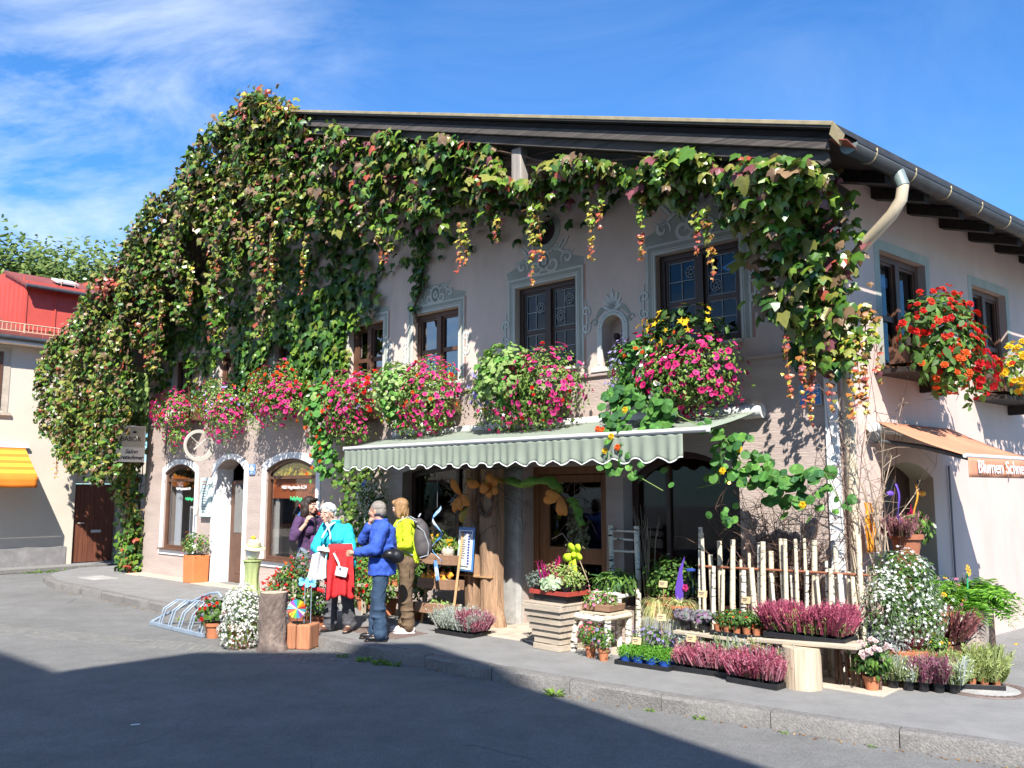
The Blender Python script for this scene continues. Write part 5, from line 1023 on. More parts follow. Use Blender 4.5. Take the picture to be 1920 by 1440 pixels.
# ---------------------------------------------------------------- plants and furniture on the pavement
def pot(name, label, M, r=.07, h=.13, mat='terracotta', group=None, cat='potted plant'):
    t = thing(name, label, cat, M, group)
    MB().lathe([(r * .68, 0), (r * .9, h * .78), (r * 1.05, h * .78), (r * 1.08, h), (r * .95, h), (r * .9, h * .85)], 16, caps=False).build('pot', mat, t, smooth=40)
    MB().lathe([(.001, h * .84), (r * .9, h * .86)], 12, caps=False).build('soil', 'soil', t); return t
def spikes(n, c, r, hgt, cols, w, base=(.06, .12, .03), tm='spike', fan=.35):
    x = rng.uniform(-1, 1, n); y = rng.uniform(-1, 1, n); p = np.stack([c[0] + x * r[0], c[1] + y * r[1], np.full(n, c[2])], 1)
    tp = np.stack([x * fan, y * fan, np.ones(n)], 1) + rng.normal(0, .14, (n, 3)); nr = rng.normal(0, 1, (n, 3)); B = bases(nr - tp * np.sum(nr * tp, 1, keepdims=True) / np.sum(tp * tp, 1, keepdims=True), tp)
    ck_ = rng.uniform(.68, 1.15, (12, 12)); cell = ck_[np.clip(((x + 1) * r[0] * 8).astype(int), 0, 11), np.clip(((y + 1) * r[1] * 8).astype(int), 0, 11)]
    L = rng.uniform(.55, 1.1, n) * hgt * cell; k = n // 2; q = 7; t = rng.uniform(.3, 1.02, (n, q)); dn_ = tp / np.linalg.norm(tp, axis=1, keepdims=True)
    fp = (p[:, None, :] + dn_[:, None, :] * (L[:, None] * t)[:, :, None]).reshape(-1, 3) + rng.normal(0, .011, (n * q, 3)); fc = np.repeat(pal(cols, w, n), q, axis=0) * rng.uniform(.75, 1.35, (n * q, 1)); up_ = np.repeat(tp, q, axis=0) + rng.normal(0, .5, (n * q, 3))
    return [(tm, p, B, L, pal(cols, w, n) * .75), (tm, p[:k], B[:k], L[:k] * .55, pal([base, tuple(x_ * 1.5 for x_ in base)], [1, 1], k)), ('narrow', fp, bases(rng.normal(0, 1, (n * q, 3)), up_), rng.uniform(.022, .04, n * q), fc)]
def tray(root, w, d, mat='black_plastic', h=.05, cells=(5, 3), z=0, pots=None):
    b = MB(); b.box((0, 0, z + .006), (w, d, .01)); 
    for (cx, cy, sx, sy) in ((0, -d / 2, w, .012), (0, d / 2, w, .012), (-w / 2, 0, .012, d), (w / 2, 0, .012, d)): b.box((cx, cy, z + h / 2), (sx + .012, sy, h))
    b.build('tray', mat, root, bevel=.003)
    pr = min(w / cells[0], d / cells[1]) * .42
    for i in range(cells[0]):
        for j in range(cells[1]):
            MB().lathe([(pr * .75, 0), (pr, .085), (pr * 1.08, .09), (pr * .9, .08)], 10, T(-w / 2 + w * (i + .5) / cells[0], -d / 2 + d * (j + .5) / cells[1], z + .012)).build('pot', pots or mat, root, smooth=40)
HE1, HE2, HE3 = (.44, .11, .17), (.56, .24, .30), (.33, .07, .13); SIL = (.50, .55, .50); YG = (.42, .50, .16)
def arcgrass(root, n, R0, z0):
    b = MB()
    for k in range(n):
        a = rnd.uniform(0, 6.283); L = R0 * rnd.uniform(.5, 1.1); up = rnd.uniform(.3, 1.0); w = rnd.uniform(.0025, .0045); b.col = rnd.choice([(.42, .42, .14), (.58, .54, .28), (.26, .33, .1), (.5, .47, .22)]); ca, sa_ = math.cos(a), math.sin(a); vs = []
        for s_ in range(7):
            t = s_ / 6; r_ = L * (t ** .85); z = z0 + L * (up * 1.5 * t - (up * .9 + 1.1) * t * t * 1.0); ww = w * (1 - .8 * t ** 2)
            vs += [(ca * r_ - sa_ * ww, sa_ * r_ + ca * ww, z), (ca * r_ + sa_ * ww, sa_ * r_ - ca * ww, z)]
        b.add(vs, [(2 * i, 2 * i + 1, 2 * i + 3, 2 * i + 2) for i in range(6)])
    b.build('blades', 'leaf_soft', root)['kind'] = 'stuff'
# left kerb group
rk = thing('bike_rack', 'low blue-grey tubular steel bicycle rack standing at the kerb', 'bicycle rack', Matrix.Translation((-4.5, 12.45, -.13)) @ RZ(-44))
MB().box((0, -.22, .03), (1.62, .05, .05)).build('base_rail', 'rack_blue', rk, bevel=.004); MB().box((0, .42, .03), (1.62, .05, .05)).build('base_rail', 'rack_blue', rk, bevel=.004)
MB().tube([(-.80, -.22, .04), (-.72, -.1, .12), (.0, .1, .42), (.2, .16, .5), (.4, .18, .52), (.46, .2, .46)], .02, 8).build('slanted_tube', 'rack_blue', rk, smooth=60)
for k in range(5):
    x = -.55 + k * .3
    for s_ in (-.04, .04): MB().tube([(x + s_, -.2, .04), (x + s_ + .03, -.15, .25), (x + s_ + .06, .02, .36 + .02 * k), (x + s_ + .08, .25, .32), (x + s_ + .08, .42, .05)], .012, 7).build('hoop', 'rack_blue', rk, smooth=60)
def shrub(name, label, cat, M, blobs, fmax=200): t = thing(name, label, cat, M); planting(t, blobs, fmax); return t
wb = thing('white_flower_bush', 'cascading bush of tiny white flowers beside the tall tree stump at the kerb', 'flower bush', Matrix.Translation((-3.36, 11.05, -.13)))
MB().lathe([(.14, 0), (.19, .26), (.2, .3), (.18, .3), (.17, .26)], 16).build('pot', 'terracotta_dark', wb, smooth=40)
def tiny(root, c, r, n, nl, fs=.030, ls=.035, cols=(WHITE,), lc=(LG1, LG3)):
    p, d = ell(nl, c, r); p2, d2 = ell(n, c, r, .96); foliage('foliage', [('narrow', p, out_basis(d), rng.uniform(.7, 1.3, nl) * ls, pal(lc, [1] * len(lc), nl))], 'leaf_soft', root); foliage('blossoms', [('star', p2 + d2 * .012, out_basis(d2, .3, .3), rng.uniform(.8, 1.3, n) * fs, pal(cols, [1] * len(cols), n))], 'petal', root)
tiny(wb, (-.02, 0, .46), (.22, .24, .30), 800, 1100, .036, .045); tiny(wb, (.0, -.03, .18), (.26, .24, .20), 520, 800, .036, .045); tiny(wb, (.12, -.02, .36), (.15, .2, .3), 300, 500, .034, .045)
rf_ = pot('red_geranium', 'red geranium pot behind the white bush beside the bicycle rack', Matrix.Translation((-3.95, 11.75, -.13)), .12, .2); planting(rf_, [((0, 0, .34), (.22, .2, .2), [('round', 130, .06, [LG1, LG3], [1, 1])], [('double', RED, 16, .07)])])
def stump(name, label, M, r, h, mat='bark', lean=0, ax=1.0):
    t = thing(name, label, 'tree stump', M); nz = 12; na = 26; b = MB(); ph = [rnd.uniform(-1, 1) for _ in range(na)]
    def P(i, j):
        a = 2 * math.pi * j / na; z = h * i / nz; q = r * (1 + .18 * max(0, 1 - z / .12) ** 2) * (1 + .05 * ph[j] + .05 * math.sin(3 * a + z * 9) + .03 * math.sin(7 * a - z * 14)); return (q * math.cos(a) + lean * z, q * math.sin(a) * ax, z)
    vs = [P(i, j) for i in range(nz + 1) for j in range(na)]; b.add(vs, [(i * na + j, i * na + (j + 1) % na, (i + 1) * na + (j + 1) % na, (i + 1) * na + j) for i in range(nz) for j in range(na)]); b.build('bark', mat, t, smooth=60)
    b = MB(); vs = [tuple(c * .97 if k < 2 else c - .004 for k, c in enumerate(P(nz, j))) for j in range(na)]; b.add(vs, [tuple(range(na))]); b.build('cut_face', 'log_core', t); return t
stump('tree_stump', 'tall rough-barked tree stump standing at the kerb beside the white bush', Matrix.Translation((-2.93, 10.85, -.135)), .165, .70, 'bark')
lb = thing('log_planter', 'split log planter block with pinwheels standing at the kerb', 'planter', Matrix.Translation((-2.62, 11.02, -.13)) @ RZ(-12))
MB().box((-.095, 0, .15), (.185, .3, .30), taper=.97).build('half', 'terracotta_bright' if 0 else pm('cedar', (.40, .17, .085), .85, .3, 3, .5, 14, stretch=(6, 6, .5)), lb, bevel=.02); MB().box((.095, .004, .148), (.185, .3, .30), taper=.97).build('half', 'cedar', lb, bevel=.02)
MB().lathe([(.001, .302), (.10, .304), (.11, .306)], 14, caps=False).build('soil', 'soil', lb)
pw = thing('pinwheel', 'rainbow striped garden pinwheel stuck in the log planter', 'pinwheel', Matrix.Translation((-2.66, 10.95, .16))); MB().tube([(0, .02, 0), (0, .02, .18)], .005, 5).build('stick', 'black_iron', pw)
RB = [(.7, .05, .04), (.8, .3, .03), (.85, .65, .05), (.1, .4, .1), (.05, .3, .65), (.3, .08, .4), (.75, .75, .7), (.1, .5, .6)]
for k in range(16):
    a0, a1 = 2 * math.pi * k / 16, 2 * math.pi * (k + 1) / 16; b = MB(); b.col = RB[k % 8]; b.add([(0, 0, .19), (.115 * math.cos(a0), 0, .19 + .115 * math.sin(a0)), (.115 * math.cos(a1), -.025, .19 + .115 * math.sin(a1))], [(0, 1, 2)]); b.build('vane', 'painted', pw, solid=.002)
for (x, h_) in ((.04, .52), (.12, .50)):
    bt = thing('garden_pick', ('taller' if h_ > .51 else 'shorter') + ' pale blue butterfly garden pick on a rod in the log planter', 'garden ornament', Matrix.Translation((-2.62 + x, 11.0, .16)), 'blue picks in the log planter'); MB().tube([(0, 0, 0), (0, 0, h_)], .006, 5).build('rod', 'rack_blue', bt)
    for a in (30, 150, -30, 210): b = MB(); b.col = (.2, .55, .75); petal(b, (0, 0, h_), a, .075, .06); b.build('wing', 'painted', bt, solid=.003)
fu = thing('fuchsia_tub', 'bushy fuchsia with hanging red flowers in a tub behind the stump', 'potted plant', FU(6.6, 2.0, 0)); MB().lathe([(.15, 0), (.2, .26), (.22, .28), (.19, .28)], 16).build('tub', 'terracotta_dark', fu, smooth=40)
planting(fu, [((-.15, 0, .55), (.42, .3, .30), [('oval', 620, .055, [LG1, LG3, (.05, .10, .02)], [2, 2, 1])], [('bell', RED, 44, .055), ('bell', ORG, 10, .05)]), ((.08, .02, .80), (.30, .22, .22), [('oval', 380, .045, [(.16, .2, .08), LG3], [1, 1])], [('trumpet', PALE, 30, .03)]), ((-.5, -.05, .42), (.2, .2, .2), [('oval', 160, .05, [LG1, LG3], [1, 1])], [('bell', RED, 14, .055)])])
lt = pot('lobelia_pot', 'dark leafy pot with white and blue blooms between stump and trellis', FU(6.15, 2.02, 0), .14, .2, 'terracotta_dark'); planting(lt, [((0, 0, .36), (.24, .2, .22), [('oval', 380, .05, [LG1, LG3], [1, 1])], [('daisy', WHITE, 34, .04), ('daisy', YEL, 10, .04), ('trumpet', LAV, 10, .03)])])
# goose figure on a cloth-covered stand
gs = thing('cloth_stand', 'small round stand draped in lime green cloth by the salon doorway', 'stand', FU(9.55, 1.0, 0)); b = MB()
b.sheet(lambda i, j: ((.15 - .05 * math.sin(j * 3) + .02 * math.sin(i * 38 + j) * j) * math.cos(i * 6.2832), (.15 - .05 * math.sin(j * 3) + .02 * math.sin(i * 38 + j) * j) * math.sin(i * 6.2832), .66 - .55 * j - .05 * j * math.sin(i * 12)), 60, 6); b.build('cloth', pm('cloth_pale_lime', (.34, .40, .17), .8, .12, 5, .3, 20), gs, smooth=80); MB().lathe([(.001, .66), (.16, .66), (.16, .64)], 20, caps=False).build('top', 'cloth_pale_lime', gs); MB().tube([(0, 0, 0), (0, 0, .64)], .03, 8).build('post', 'planter_wood', gs)
gf = thing('hat_figure', 'white goose head figure with orange beak and yellow straw hat on the cloth stand', 'figurine', FU(9.55, 1.0, .665)); MB().ball((0, 0, .12), (.12, .12, .13), 16, 12).build('head', 'white_paint', gf, smooth=80); MB().lathe([(.03, 0), (.02, .05), (.004, .08)], 8, T(-.10, -.05, .15) @ RY(-75)).build('beak', 'fabric_orange', gf, smooth=60)
MB().lathe([(.20, 0), (.19, .012), (.11, .03), (.10, .11), (.05, .14), (.001, .145)], 20, T(.02, 0, .19) @ RY(14), caps=False).build('hat', pm('straw', (.60, .55, .36), .8, .15, 20, .4, 60), gf, smooth=50, solid=.006); MB().lathe([(.112, .03), (.116, .045), (.106, .06)], 20, T(.02, 0, .19) @ RY(14), caps=False).build('hat_band', 'cloth_pale_lime', gf); MB().ball((.03, -.02, .36), (.05, .04, .03), 8, 6).build('hat_flower', 'sign_yellow', gf)
og = thing('salon_planter', 'tall orange terracotta planter with leafy flowers beside the salon window', 'planter', FU(12.88, .26, 0)); MB().box((0, 0, .27), (.40, .32, .54), taper=1.06).build('planter', 'terracotta_bright', og, bevel=.012); MB().box((0, 0, .545), (.36, .28, .01)).build('soil', 'soil', og)
planting(og, [((0, 0, .76), (.33, .26, .24), [('oval', 420, .06, [LG1, LG3, VG], [2, 2, 1])], [('daisy', PALE, 8, .06), ('daisy', ORG, 6, .05)])])
# birdhouse on blue board, iron trellis
bh = thing('birdhouse_post', 'blue birdhouse with red roof on a leaning blue board', 'birdhouse', FU(7.05, 1.62, 0)); MB().box((-.03, .0, .66), (.085, .03, 1.32), RY(6)).build('board', pm('paint_blue', (.07, .20, .52), .6, .12, 4, .2, 20), bh, bevel=.003)
MB().prism([(-.10, 1.24), (.10, 1.24), (.10, 1.46), (0, 1.56), (-.10, 1.46)], -.12, .05).build('house', 'paint_blue', bh); b = MB(); b.box((.085, -.05, 1.53), (.21, .26, .015), RY(42)).build('roof_panel', pm('paint_red', (.62, .06, .035), .5, .08, 4, .05, 20), bh); MB().box((-.075, -.05, 1.535), (.17, .26, .015), RY(-45)).build('roof_panel', 'black_iron', bh)
MB().lathe([(.001, 0), (.025, 0), (.025, .004)], 12, T(0, -.122, 1.42) @ RX(90)).build('entrance_hole', 'ink', bh); link('daisy_ornament', flower_mesh('daisy', WHITE, YEL), None, bh, T(-.04, -.14, 1.30) @ RX(75) @ Matrix.Scale(.13, 4)); MB().box((0, -.16, 1.24), (.2, .09, .02)).build('perch_floor', 'paint_blue', bh); MB().tube([(-.02, -.2, 1.235), (-.02, -.2, 1.1)], .006, 5).build('chime', 'sign_white', bh)
for a in (20, 160, 200, -20): b = MB(); petal(b, (.06, -.06, .74), a, .12, .08); b.build('red_bow', 'paint_red', bh, solid=.005)
tr = thing('iron_trellis', 'black wrought iron trellis with scrolls standing by the birdhouse', 'trellis', FU(6.75, 1.72, 0)); MB().tube([(0, 0, 0), (0, 0, 1.45)], .010, 6).build('upright', 'black_iron', tr); MB().tube([(.13, 0, 0), (.13, 0, .8)], .006, 6).build('upright', 'black_iron', tr)
for (cx, cz, r_, a0, sg_) in ((-.07, 1.38, .075, 0, 1), (.07, 1.38, .075, 3.14, -1), (-.07, 1.05, .07, 0, 1), (.07, 1.05, .07, 3.14, -1), (-.07, .93, .06, 0, -1), (.07, .93, .06, 3.14, 1), (.08, .55, .09, 3.14, 1), (.08, .4, .08, 3.14, -1)): MB().tube([(p[0], 0, p[1]) for p in spiral(cx, cz, r_, 1.2, a0, sg_, 18)], .006, 5).build('scroll', 'black_iron', tr)
gb = thing('garden_gnome_ball', 'round pink-cream garden figure on a rod among the fuchsias', 'garden ornament', FU(7.05, 1.95, .45)); MB().ball((0, 0, .12), (.075, .075, .08), 14, 10).build('ball', 'slab_stone', gb, smooth=80); MB().tube([(0, 0, -.4), (0, 0, .06)], .008, 5).build('rod', 'twig', gb); MB().lathe([(.06, .17), (.03, .23), (.004, .28)], 10).build('cap', 'paint_red', gb, smooth=60)
# plants against the shop window behind the people
for (u, o, lab, fl, hgt) in ((7.25, .45, 'tall leafy pot with red blooms under the awning end', [('double', RED, 22, .07)], .8), (6.6, .5, 'pot of red-flowering plants under the shop window', [('double', RED, 16, .06), ('double', ORG, 8, .05)], .55), (5.95, .55, 'leafy green pot plant beside the crate stand', [('daisy', WHITE, 8, .05)], .65), (6.25, 1.0, 'low pot of dark red cyclamen by the crate stand', [('trumpet', RED, 18, .05)], .38)):
    q = pot('window_plant', lab, FU(u, o, 0), .13, .22, 'terracotta', 'pot plants under the awning'); planting(q, [((0, 0, .24 + hgt * .45), (.28, .24, hgt * .5), [('oval', 420, .07, [LG1, LG2, LG3], [2, 1, 2])], fl)])
wp = thing('wall_creeper', 'leafy light green creeper climbing beside the awning end', 'climbing plant', FU(7.55, .12, 0)); n = 700; hh = rng.uniform(0, 2.5, n); p = np.stack([rng.normal(0, .24, n) + .1 * np.sin(hh * 3), -rng.uniform(.02, .4, n), hh], 1); foliage('leaves', [('ivy_far', p, shingle(n, .4, .5), rng.uniform(.06, .11, n), pal([LG1, LG2, G2, G1], [2, 1, 2, 2], n))], 'leaf_soft', wp); MB().tube([(0, -.05, 0), (.1, -.1, 1.0), (-.05, -.1, 2.2)], .015, 6).build('stem', 'twig', wp)
hb = thing('hanging_basket', 'hanging basket of small white flowers below the awning end', 'hanging basket', FU(6.95, .55, 1.55)); MB().lathe([(.05, 0), (.14, .06), (.17, .16), (.16, .16)], 14, caps=False).build('basket', 'twig', hb, smooth=50); tiny(hb, (0, 0, .16), (.26, .24, .26), 380, 900, .035, .05); tiny(hb, (.06, -.04, -.16), (.14, .12, .3), 200, 420, .03, .045); MB().tube([(0, 0, .3), (0, 0, 1.0)], .004, 4).build('wire', 'black_iron', hb); link('blue_bloom', flower_mesh('daisy', (.05, .15, .6), (.1, .2, .6)), None, hb, T(.08, -.24, .36) @ RX(70) @ Matrix.Scale(.12, 4))
ts = thing('plant_table', 'low weathered table of potted plants under the shop window', 'table', FU(6.35, .62, 0)); MB().box((0, 0, .42), (1.2, .4, .035)).build('top', 'plank_wood', ts)
for sx in (-.5, .5):
    for sy in (-.15, .15): MB().box((sx, sy, .2), (.05, .05, .4)).build('leg', 'plank_wood', ts)
for k in range(6):
    q = pot('small_bedding_pot', 'small terracotta pot of %s bedding flowers on the low table%s' % (('red', 'yellow', 'pink', 'scarlet', 'orange', 'white')[k], (' end', '', '', ' middle', '', '')[k]), FU(6.85 - k * .2, .62 + .06 * (k % 2), .44), .06, .1, 'terracotta', 'bedding pots on the low table'); planting(q, [((0, 0, .17), (.11, .1, .1), [('oval', 90, .045, [LG1, LG2], [1, 1])], [('double', (RED, YEL, PALE, RED, ORG, WHITE)[k], 9, .04)])])
# heather trays etc.
def heather(label, M, w, d, cells, cols, wts, hgt, n, group=None, mat='black_plastic', pots=None, extra=None, name='heather_tray'):
    t = thing(name, label, 'plant tray', M, group); tray(t, w, d, mat, .05, cells, 0, pots); sets = spikes(n, (0, 0, .075), (w * .5, d * .5, 0), hgt, cols, wts)
    if extra: sets += extra
    foliage('sprigs', sets, 'leaf_soft', t); return t
heather('tray of silver-white heather with one red clump at the foot of the trunk post', FU(4.55, .98, 0), .62, .36, (5, 3), [SIL, (.6, .63, .56), (.35, .42, .3)], [3, 2, 1], .22, 900, extra=spikes(260, (.26, -.02, .075), (.10, .14, 0), .24, [HE1, HE2], [1, 1]))
heather('tray of pink heather tipped with pale green lying left of the squared stump block', FU(.98, .88, 0) @ RZ(4), .80, .38, (6, 3), [HE1, HE2, (.45, .16, .22)], [2, 2, 1], .20, 1000, extra=spikes(560, (0, .08, .1), (.38, .1, 0), .27, [SIL, YG, (.4, .5, .3)], [2, 1, 1]))
heather('tray of deep pink heather pushed up to the squared stump block', FU(.45, 1.02, 0) @ RZ(-3), .50, .40, (4, 3), [HE1, HE2, HE3], [2, 1.4, 1], .23, 850, extra=spikes(330, (0, .12, .1), (.24, .06, 0), .30, [SIL, YG], [2, 1]))
heather('large tray of crimson heather standing on the grey plank bench', FU(.10, .72, .41) @ RZ(2), .76, .34, (6, 3), [HE1, (.40, .08, .15), HE3], [2, 2, 1], .235, 1150, extra=spikes(90, (-.1, -.1, .06), (.05, .05, 0), .2, [YG], [1]) + spikes(260, (0, 0, .06), (.36, .16, 0), .17, [(.2, .28, .08), (.3, .34, .12)], [1, 1]))
gt = thing('moss_tray', 'blue tray of bright green cushion plants in front of the grass pots', 'plant tray', FU(1.70, 1.06, 0) @ RZ(3)); tray(gt, .62, .3, 'black_plastic', .045, (4, 2), 0, 'blue_plastic')
sets = []
for i in range(4):
    for j in range(2): p, d = ell(300, (-.23 + i * .155, -.075 + j * .15, .12), (.08, .08, .075)); sets.append(('narrow', p, out_basis(d, .3, hang=False), rng.uniform(.03, .05, 300), pal([(.10, .30, .02), (.16, .40, .04)], [1, 1], 300)))
foliage('cushions', sets, 'leaf_soft', gt)
def pricecard(u, o, h, lab, a=0): t = thing('price_card', lab, 'price card', FU(u, o, h) @ RZ(a)); MB().box((0, 0, .2), (.10, .006, .07), RX(-15)).build('card', 'card', t); MB().tube([(0, .006, 0), (0, .006, .2)], .004, 4).build('stick', 'lath_wood', t); [MB().box((-.01, -.006 - .002 * q, .215 - q * .02), (.06 - .02 * q, .002, .006)).build('scribble', 'ink_grey', t, None) for q in range(2)]
pricecard(1.88, 1.0, .02, 'small kraft price card stuck in the tray of green cushion plants', 10); pricecard(1.22, 1.0, .12, 'small kraft price card stuck in the pale green heather tray', 5); pricecard(.60, .92, .15, 'small kraft price card behind the deep pink heather tray', -8); pricecard(1.30, .62, .52, 'small kraft price card above the purple kale pots', 5); pricecard(.80, .62, .50, 'small kraft price card above the dark berry plants', -5); pricecard(1.72, .72, .60, 'small kraft price card standing in the grass pots', 5); pricecard(1.62, .92, .28, 'small kraft price card among the purple asters', 20)
# slatted planter with red tray
sp_ = thing('slatted_planter', 'square tapering planter of weathered wooden slats beside the shop door', 'planter', FU(3.02, .92, 0) @ RZ(-3))
for k in range(7):
    w = .34 + .045 * k * .9 - (.0 if k else -.06); z = .035 + k * .075; b = MB(); b.box((0, -w / 2, z), (w + .02, .022, .066)); b.build('slat', 'planter_wood', sp_, RX(rnd.uniform(-.4, .4)), bevel=.004)
    for (cx, cy, sx, sy) in ((0, w / 2, w + .02, .022), (-w / 2, 0, .022, w - .022), (w / 2, 0, .022, w - .022)): MB().box((cx, cy, z), (sx, sy, .066)).build('slat', 'planter_wood', sp_, bevel=.004)
MB().box((0, 0, .525), (.62, .56, .02)).build('lid', 'planter_wood', sp_, bevel=.004)
rt = thing('red_plant_tray', 'red tray of variegated shrubs, cabbage and pink celosia on the slatted planter', 'plant tray', FU(3.0, .92, .537) @ RZ(-3)); tray(rt, .58, .40, 'red_plastic', .05, (4, 3), .08, 'black_plastic'); MB().box((0, 0, .035), (.5, .34, .07)).build('stand', 'black_plastic', rt)
planting(rt, [((-.08, .05, .30), (.24, .16, .14), [('oval', 380, .035, [(.42, .46, .18), VG, LG2], [2, 2, 1])], []), ((.22, .0, .27), (.16, .18, .16), [('oval', 380, .032, [(.40, .46, .15), LG2, VG], [2, 1, 1])], []), ((-.3, -.06, .22), (.14, .13, .11), [('oval', 240, .04, [(.16, .2, .17), (.22, .27, .22)], [1, 1])], []), ((.0, -.15, .20), (.15, .1, .09), [('round', 120, .07, [(.40, .52, .30), (.5, .58, .42)], [1, 1])], [])]); foliage('celosia', spikes(26, (-.05, -.04, .2), (.12, .1, 0), .26, [HOT, (.5, .02, .2)], [1, 1], base=(.4, .02, .1)), 'leaf_soft', rt)
# birch bench, chair
bb = thing('birch_bench', 'rustic low bench of birch logs beside the slatted planter', 'bench', FU(2.60, .72, 0)); MB().tube([(-.30, -.22, .40), (.28, -.22, .38)], .04, 10).build('front_pole', 'birch', bb, smooth=60); MB().tube([(.28, -.24, .40), (.30, .2, .40)], .032, 10).build('side_pole', 'birch_pale', bb, smooth=60)
for (x, y) in ((-.2, -.2), (.27, -.2), (-.2, .2), (.27, .2)): MB().tube([(x, y, 0), (x + .01, y, .37)], .042, 10).build('leg', 'birch', bb, smooth=60)
for k in range(5): MB().box((0, -.14 + k * .085, .435), (.62, .075, .025), RZ(rnd.uniform(-1.5, 1.5))).build('plank', 'plank_wood', bb, bevel=.004)
MB().tube([(-.2, -.2, .12), (-.05, -.21, .36)], .026, 8).build('brace', 'birch', bb, smooth=60)
bp_ = thing('bench_basket', 'shallow wooden box of small pink and green plants on the birch bench', 'planter', FU(2.60, .72, .45)); MB().box((0, 0, .045), (.52, .30, .07), taper=1.06).build('box', 'crate_wood', bp_, bevel=.005); planting(bp_, [((0, 0, .13), (.28, .17, .10), [('oval', 420, .04, [LG1, LG2, VG, (.3, .35, .3)], [2, 1, 1, 1])], [('trumpet', PALE, 34, .035), ('trumpet', WHITE, 20, .03)])])
ch = thing('birch_chair', 'tall ladder-back chair of white birch poles in front of the arched window', 'chair', FU(2.66, .12, 0))
for x in (-.19, .19): MB().tube([(x, 0, 0), (x + .01, .01, .7), (x, 0, 1.38)], [.036, .033, .034], 10).build('back_post', 'birch', ch, smooth=60); MB().tube([(x * .95, -.36, 0), (x * .95, -.36, .6)], .032, 10).build('front_leg', 'birch', ch, smooth=60)
for z in (1.32, 1.22, 1.07): MB().tube([(-.2, 0, z), (.2, .01, z + rnd.uniform(-.01, .01))], .013, 8).build('rung', 'birch', ch, smooth=60)
for (a, c) in (((-.2, -.36, .6), (.2, -.36, .61)), ((-.19, -.36, .58), (-.19, 0, .6)), ((.19, -.36, .58), (.19, 0, .6)), ((-.19, 0, .6), (.19, 0, .61))): MB().tube([a, c], .026, 8).build('seat_rail', 'birch', ch, smooth=60)
cp = pot('chair_plant', 'fern-like green plant set in the seat of the birch chair', FU(2.66, .3, .46), .13, .16, 'terracotta_dark'); planting(cp, [((0, 0, .28), (.26, .2, .14), [('narrow', 320, .12, [LG1, LG3, (.05, .14, .04)], [1, 1, 1])], [])])
vp = thing('curly_willow', 'bundle of pale curly willow twigs behind the birch chair', 'twigs', FU(2.35, .05, 0)); b = MB()
for k in range(16):
    x = rnd.uniform(-.05, .05); b.tube([(x, 0, .3), (x * 2, 0, .8), (x * 3 + rnd.uniform(-.03, .03), 0, 1.2), (x * 4 + rnd.uniform(-.05, .05), 0, 1.35 + rnd.uniform(0, .3))], .003, 4)
b.build('twigs', 'twig_pale', vp)['kind'] = 'stuff'; MB().lathe([(.08, 0), (.1, .3), (.09, .3)], 12).build('vase', 'concrete', vp, smooth=40)
for (u, o, cl, lab) in ((2.42, 1.10, RED, 'terracotta pot of red and pink asters in front of the birch bench'), (2.20, 1.16, LAV, 'terracotta pot of violet asters in front of the birch bench')): q = pot('aster_pot', lab, FU(u, o, 0), .065, .12, 'terracotta', 'aster pots'); planting(q, [((0, 0, .24), (.14, .13, .13), [('oval', 240, .04, [LG1, LG3], [1, 1])], [('daisy', cl if cl != RED else (.6, .06, .12), 34, .036), ('daisy', PALE, 12, .036)])])
as_ = thing('aster_box', 'clump of lilac asters behind the tray of green cushion plants', 'potted plant', FU(1.80, .78, 0)); MB().box((0, 0, .08), (.42, .2, .16)).build('box', 'black_plastic', as_, bevel=.01); planting(as_, [((0, 0, .24), (.27, .14, .14), [('narrow', 420, .05, [LG1, LG3], [1, 1])], [('daisy', LAV, 60, .035), ('daisy', (.5, .3, .6), 30, .035)])])
gblk = thing('concrete_block', 'weathered grey concrete block carrying the two grass pots', 'block', FU(1.66, .60, 0)); MB().box((0, 0, .22), (.56, .34, .44)).build('block', 'concrete', gblk, bevel=.015)
for i, (u, r_) in enumerate(((1.86, .13), (1.58, .15))):
    q = pot('grass_pot', ('smaller pot of pale striped sedge grass on the concrete block', 'larger pot of pale striped sedge grass on the concrete block')[i], FU(u, .62, .44), r_, .15, 'terracotta', 'grass pots'); arcgrass(q, 230, (.20, .34)[i] if 0 else .30, .13)
wsb = pot('window_shrub', 'round glossy green shrub in front of the arched window', FU(2.0, .12, .3), .16, .3, 'terracotta_dark'); planting(wsb, [((0, 0, .50), (.32, .25, .27), [('oval', 560, .06, [LG1, LG3, (.05, .12, .02)], [1, 1, 1])], [('daisy', WHITE, 8, .04)])]); MB().box((0, 0, -.15), (.3, .3, .3)).build('stand', 'planter_wood', wsb)
jr = thing('glass_jar', 'tall glass jar beside the birch stick fence', 'jar', FU(1.62, .32, .44)); MB().lathe([(.075, 0), (.08, .03), (.08, .34), (.05, .42), (.05, .48)], 16, caps=False).build('jar', 'glass_shop', jr, smooth=60); MB().lathe([(.052, .48), (.055, .5), (.001, .51)], 14, caps=False).build('lid', 'ink_blue', jr); MB().box((0, 0, -.22), (.26, .26, .43)).build('stand', 'plank_wood', jr)
link('pink_bloom', flower_mesh('double', PINK, EYE[PINK]), None, jr, T(-.02, -.08, .3) @ RX(80) @ Matrix.Scale(.09, 4))
pc = thing('purple_cone', 'purple paper surfboard-shaped ornament leaning by the fence', 'ornament', FU(1.74, .40, .5)); b = MB(); b.prism([(-.02, 0), (.05, 0), (.075, .22), (.06, .4), (.10, .58), (.03, .45), (-.03, .22)], -.01, .01); b.build('blade', pm('paint_purple', (.13, .06, .42), .6, .1, 4, .1, 20), pc, bevel=.005)
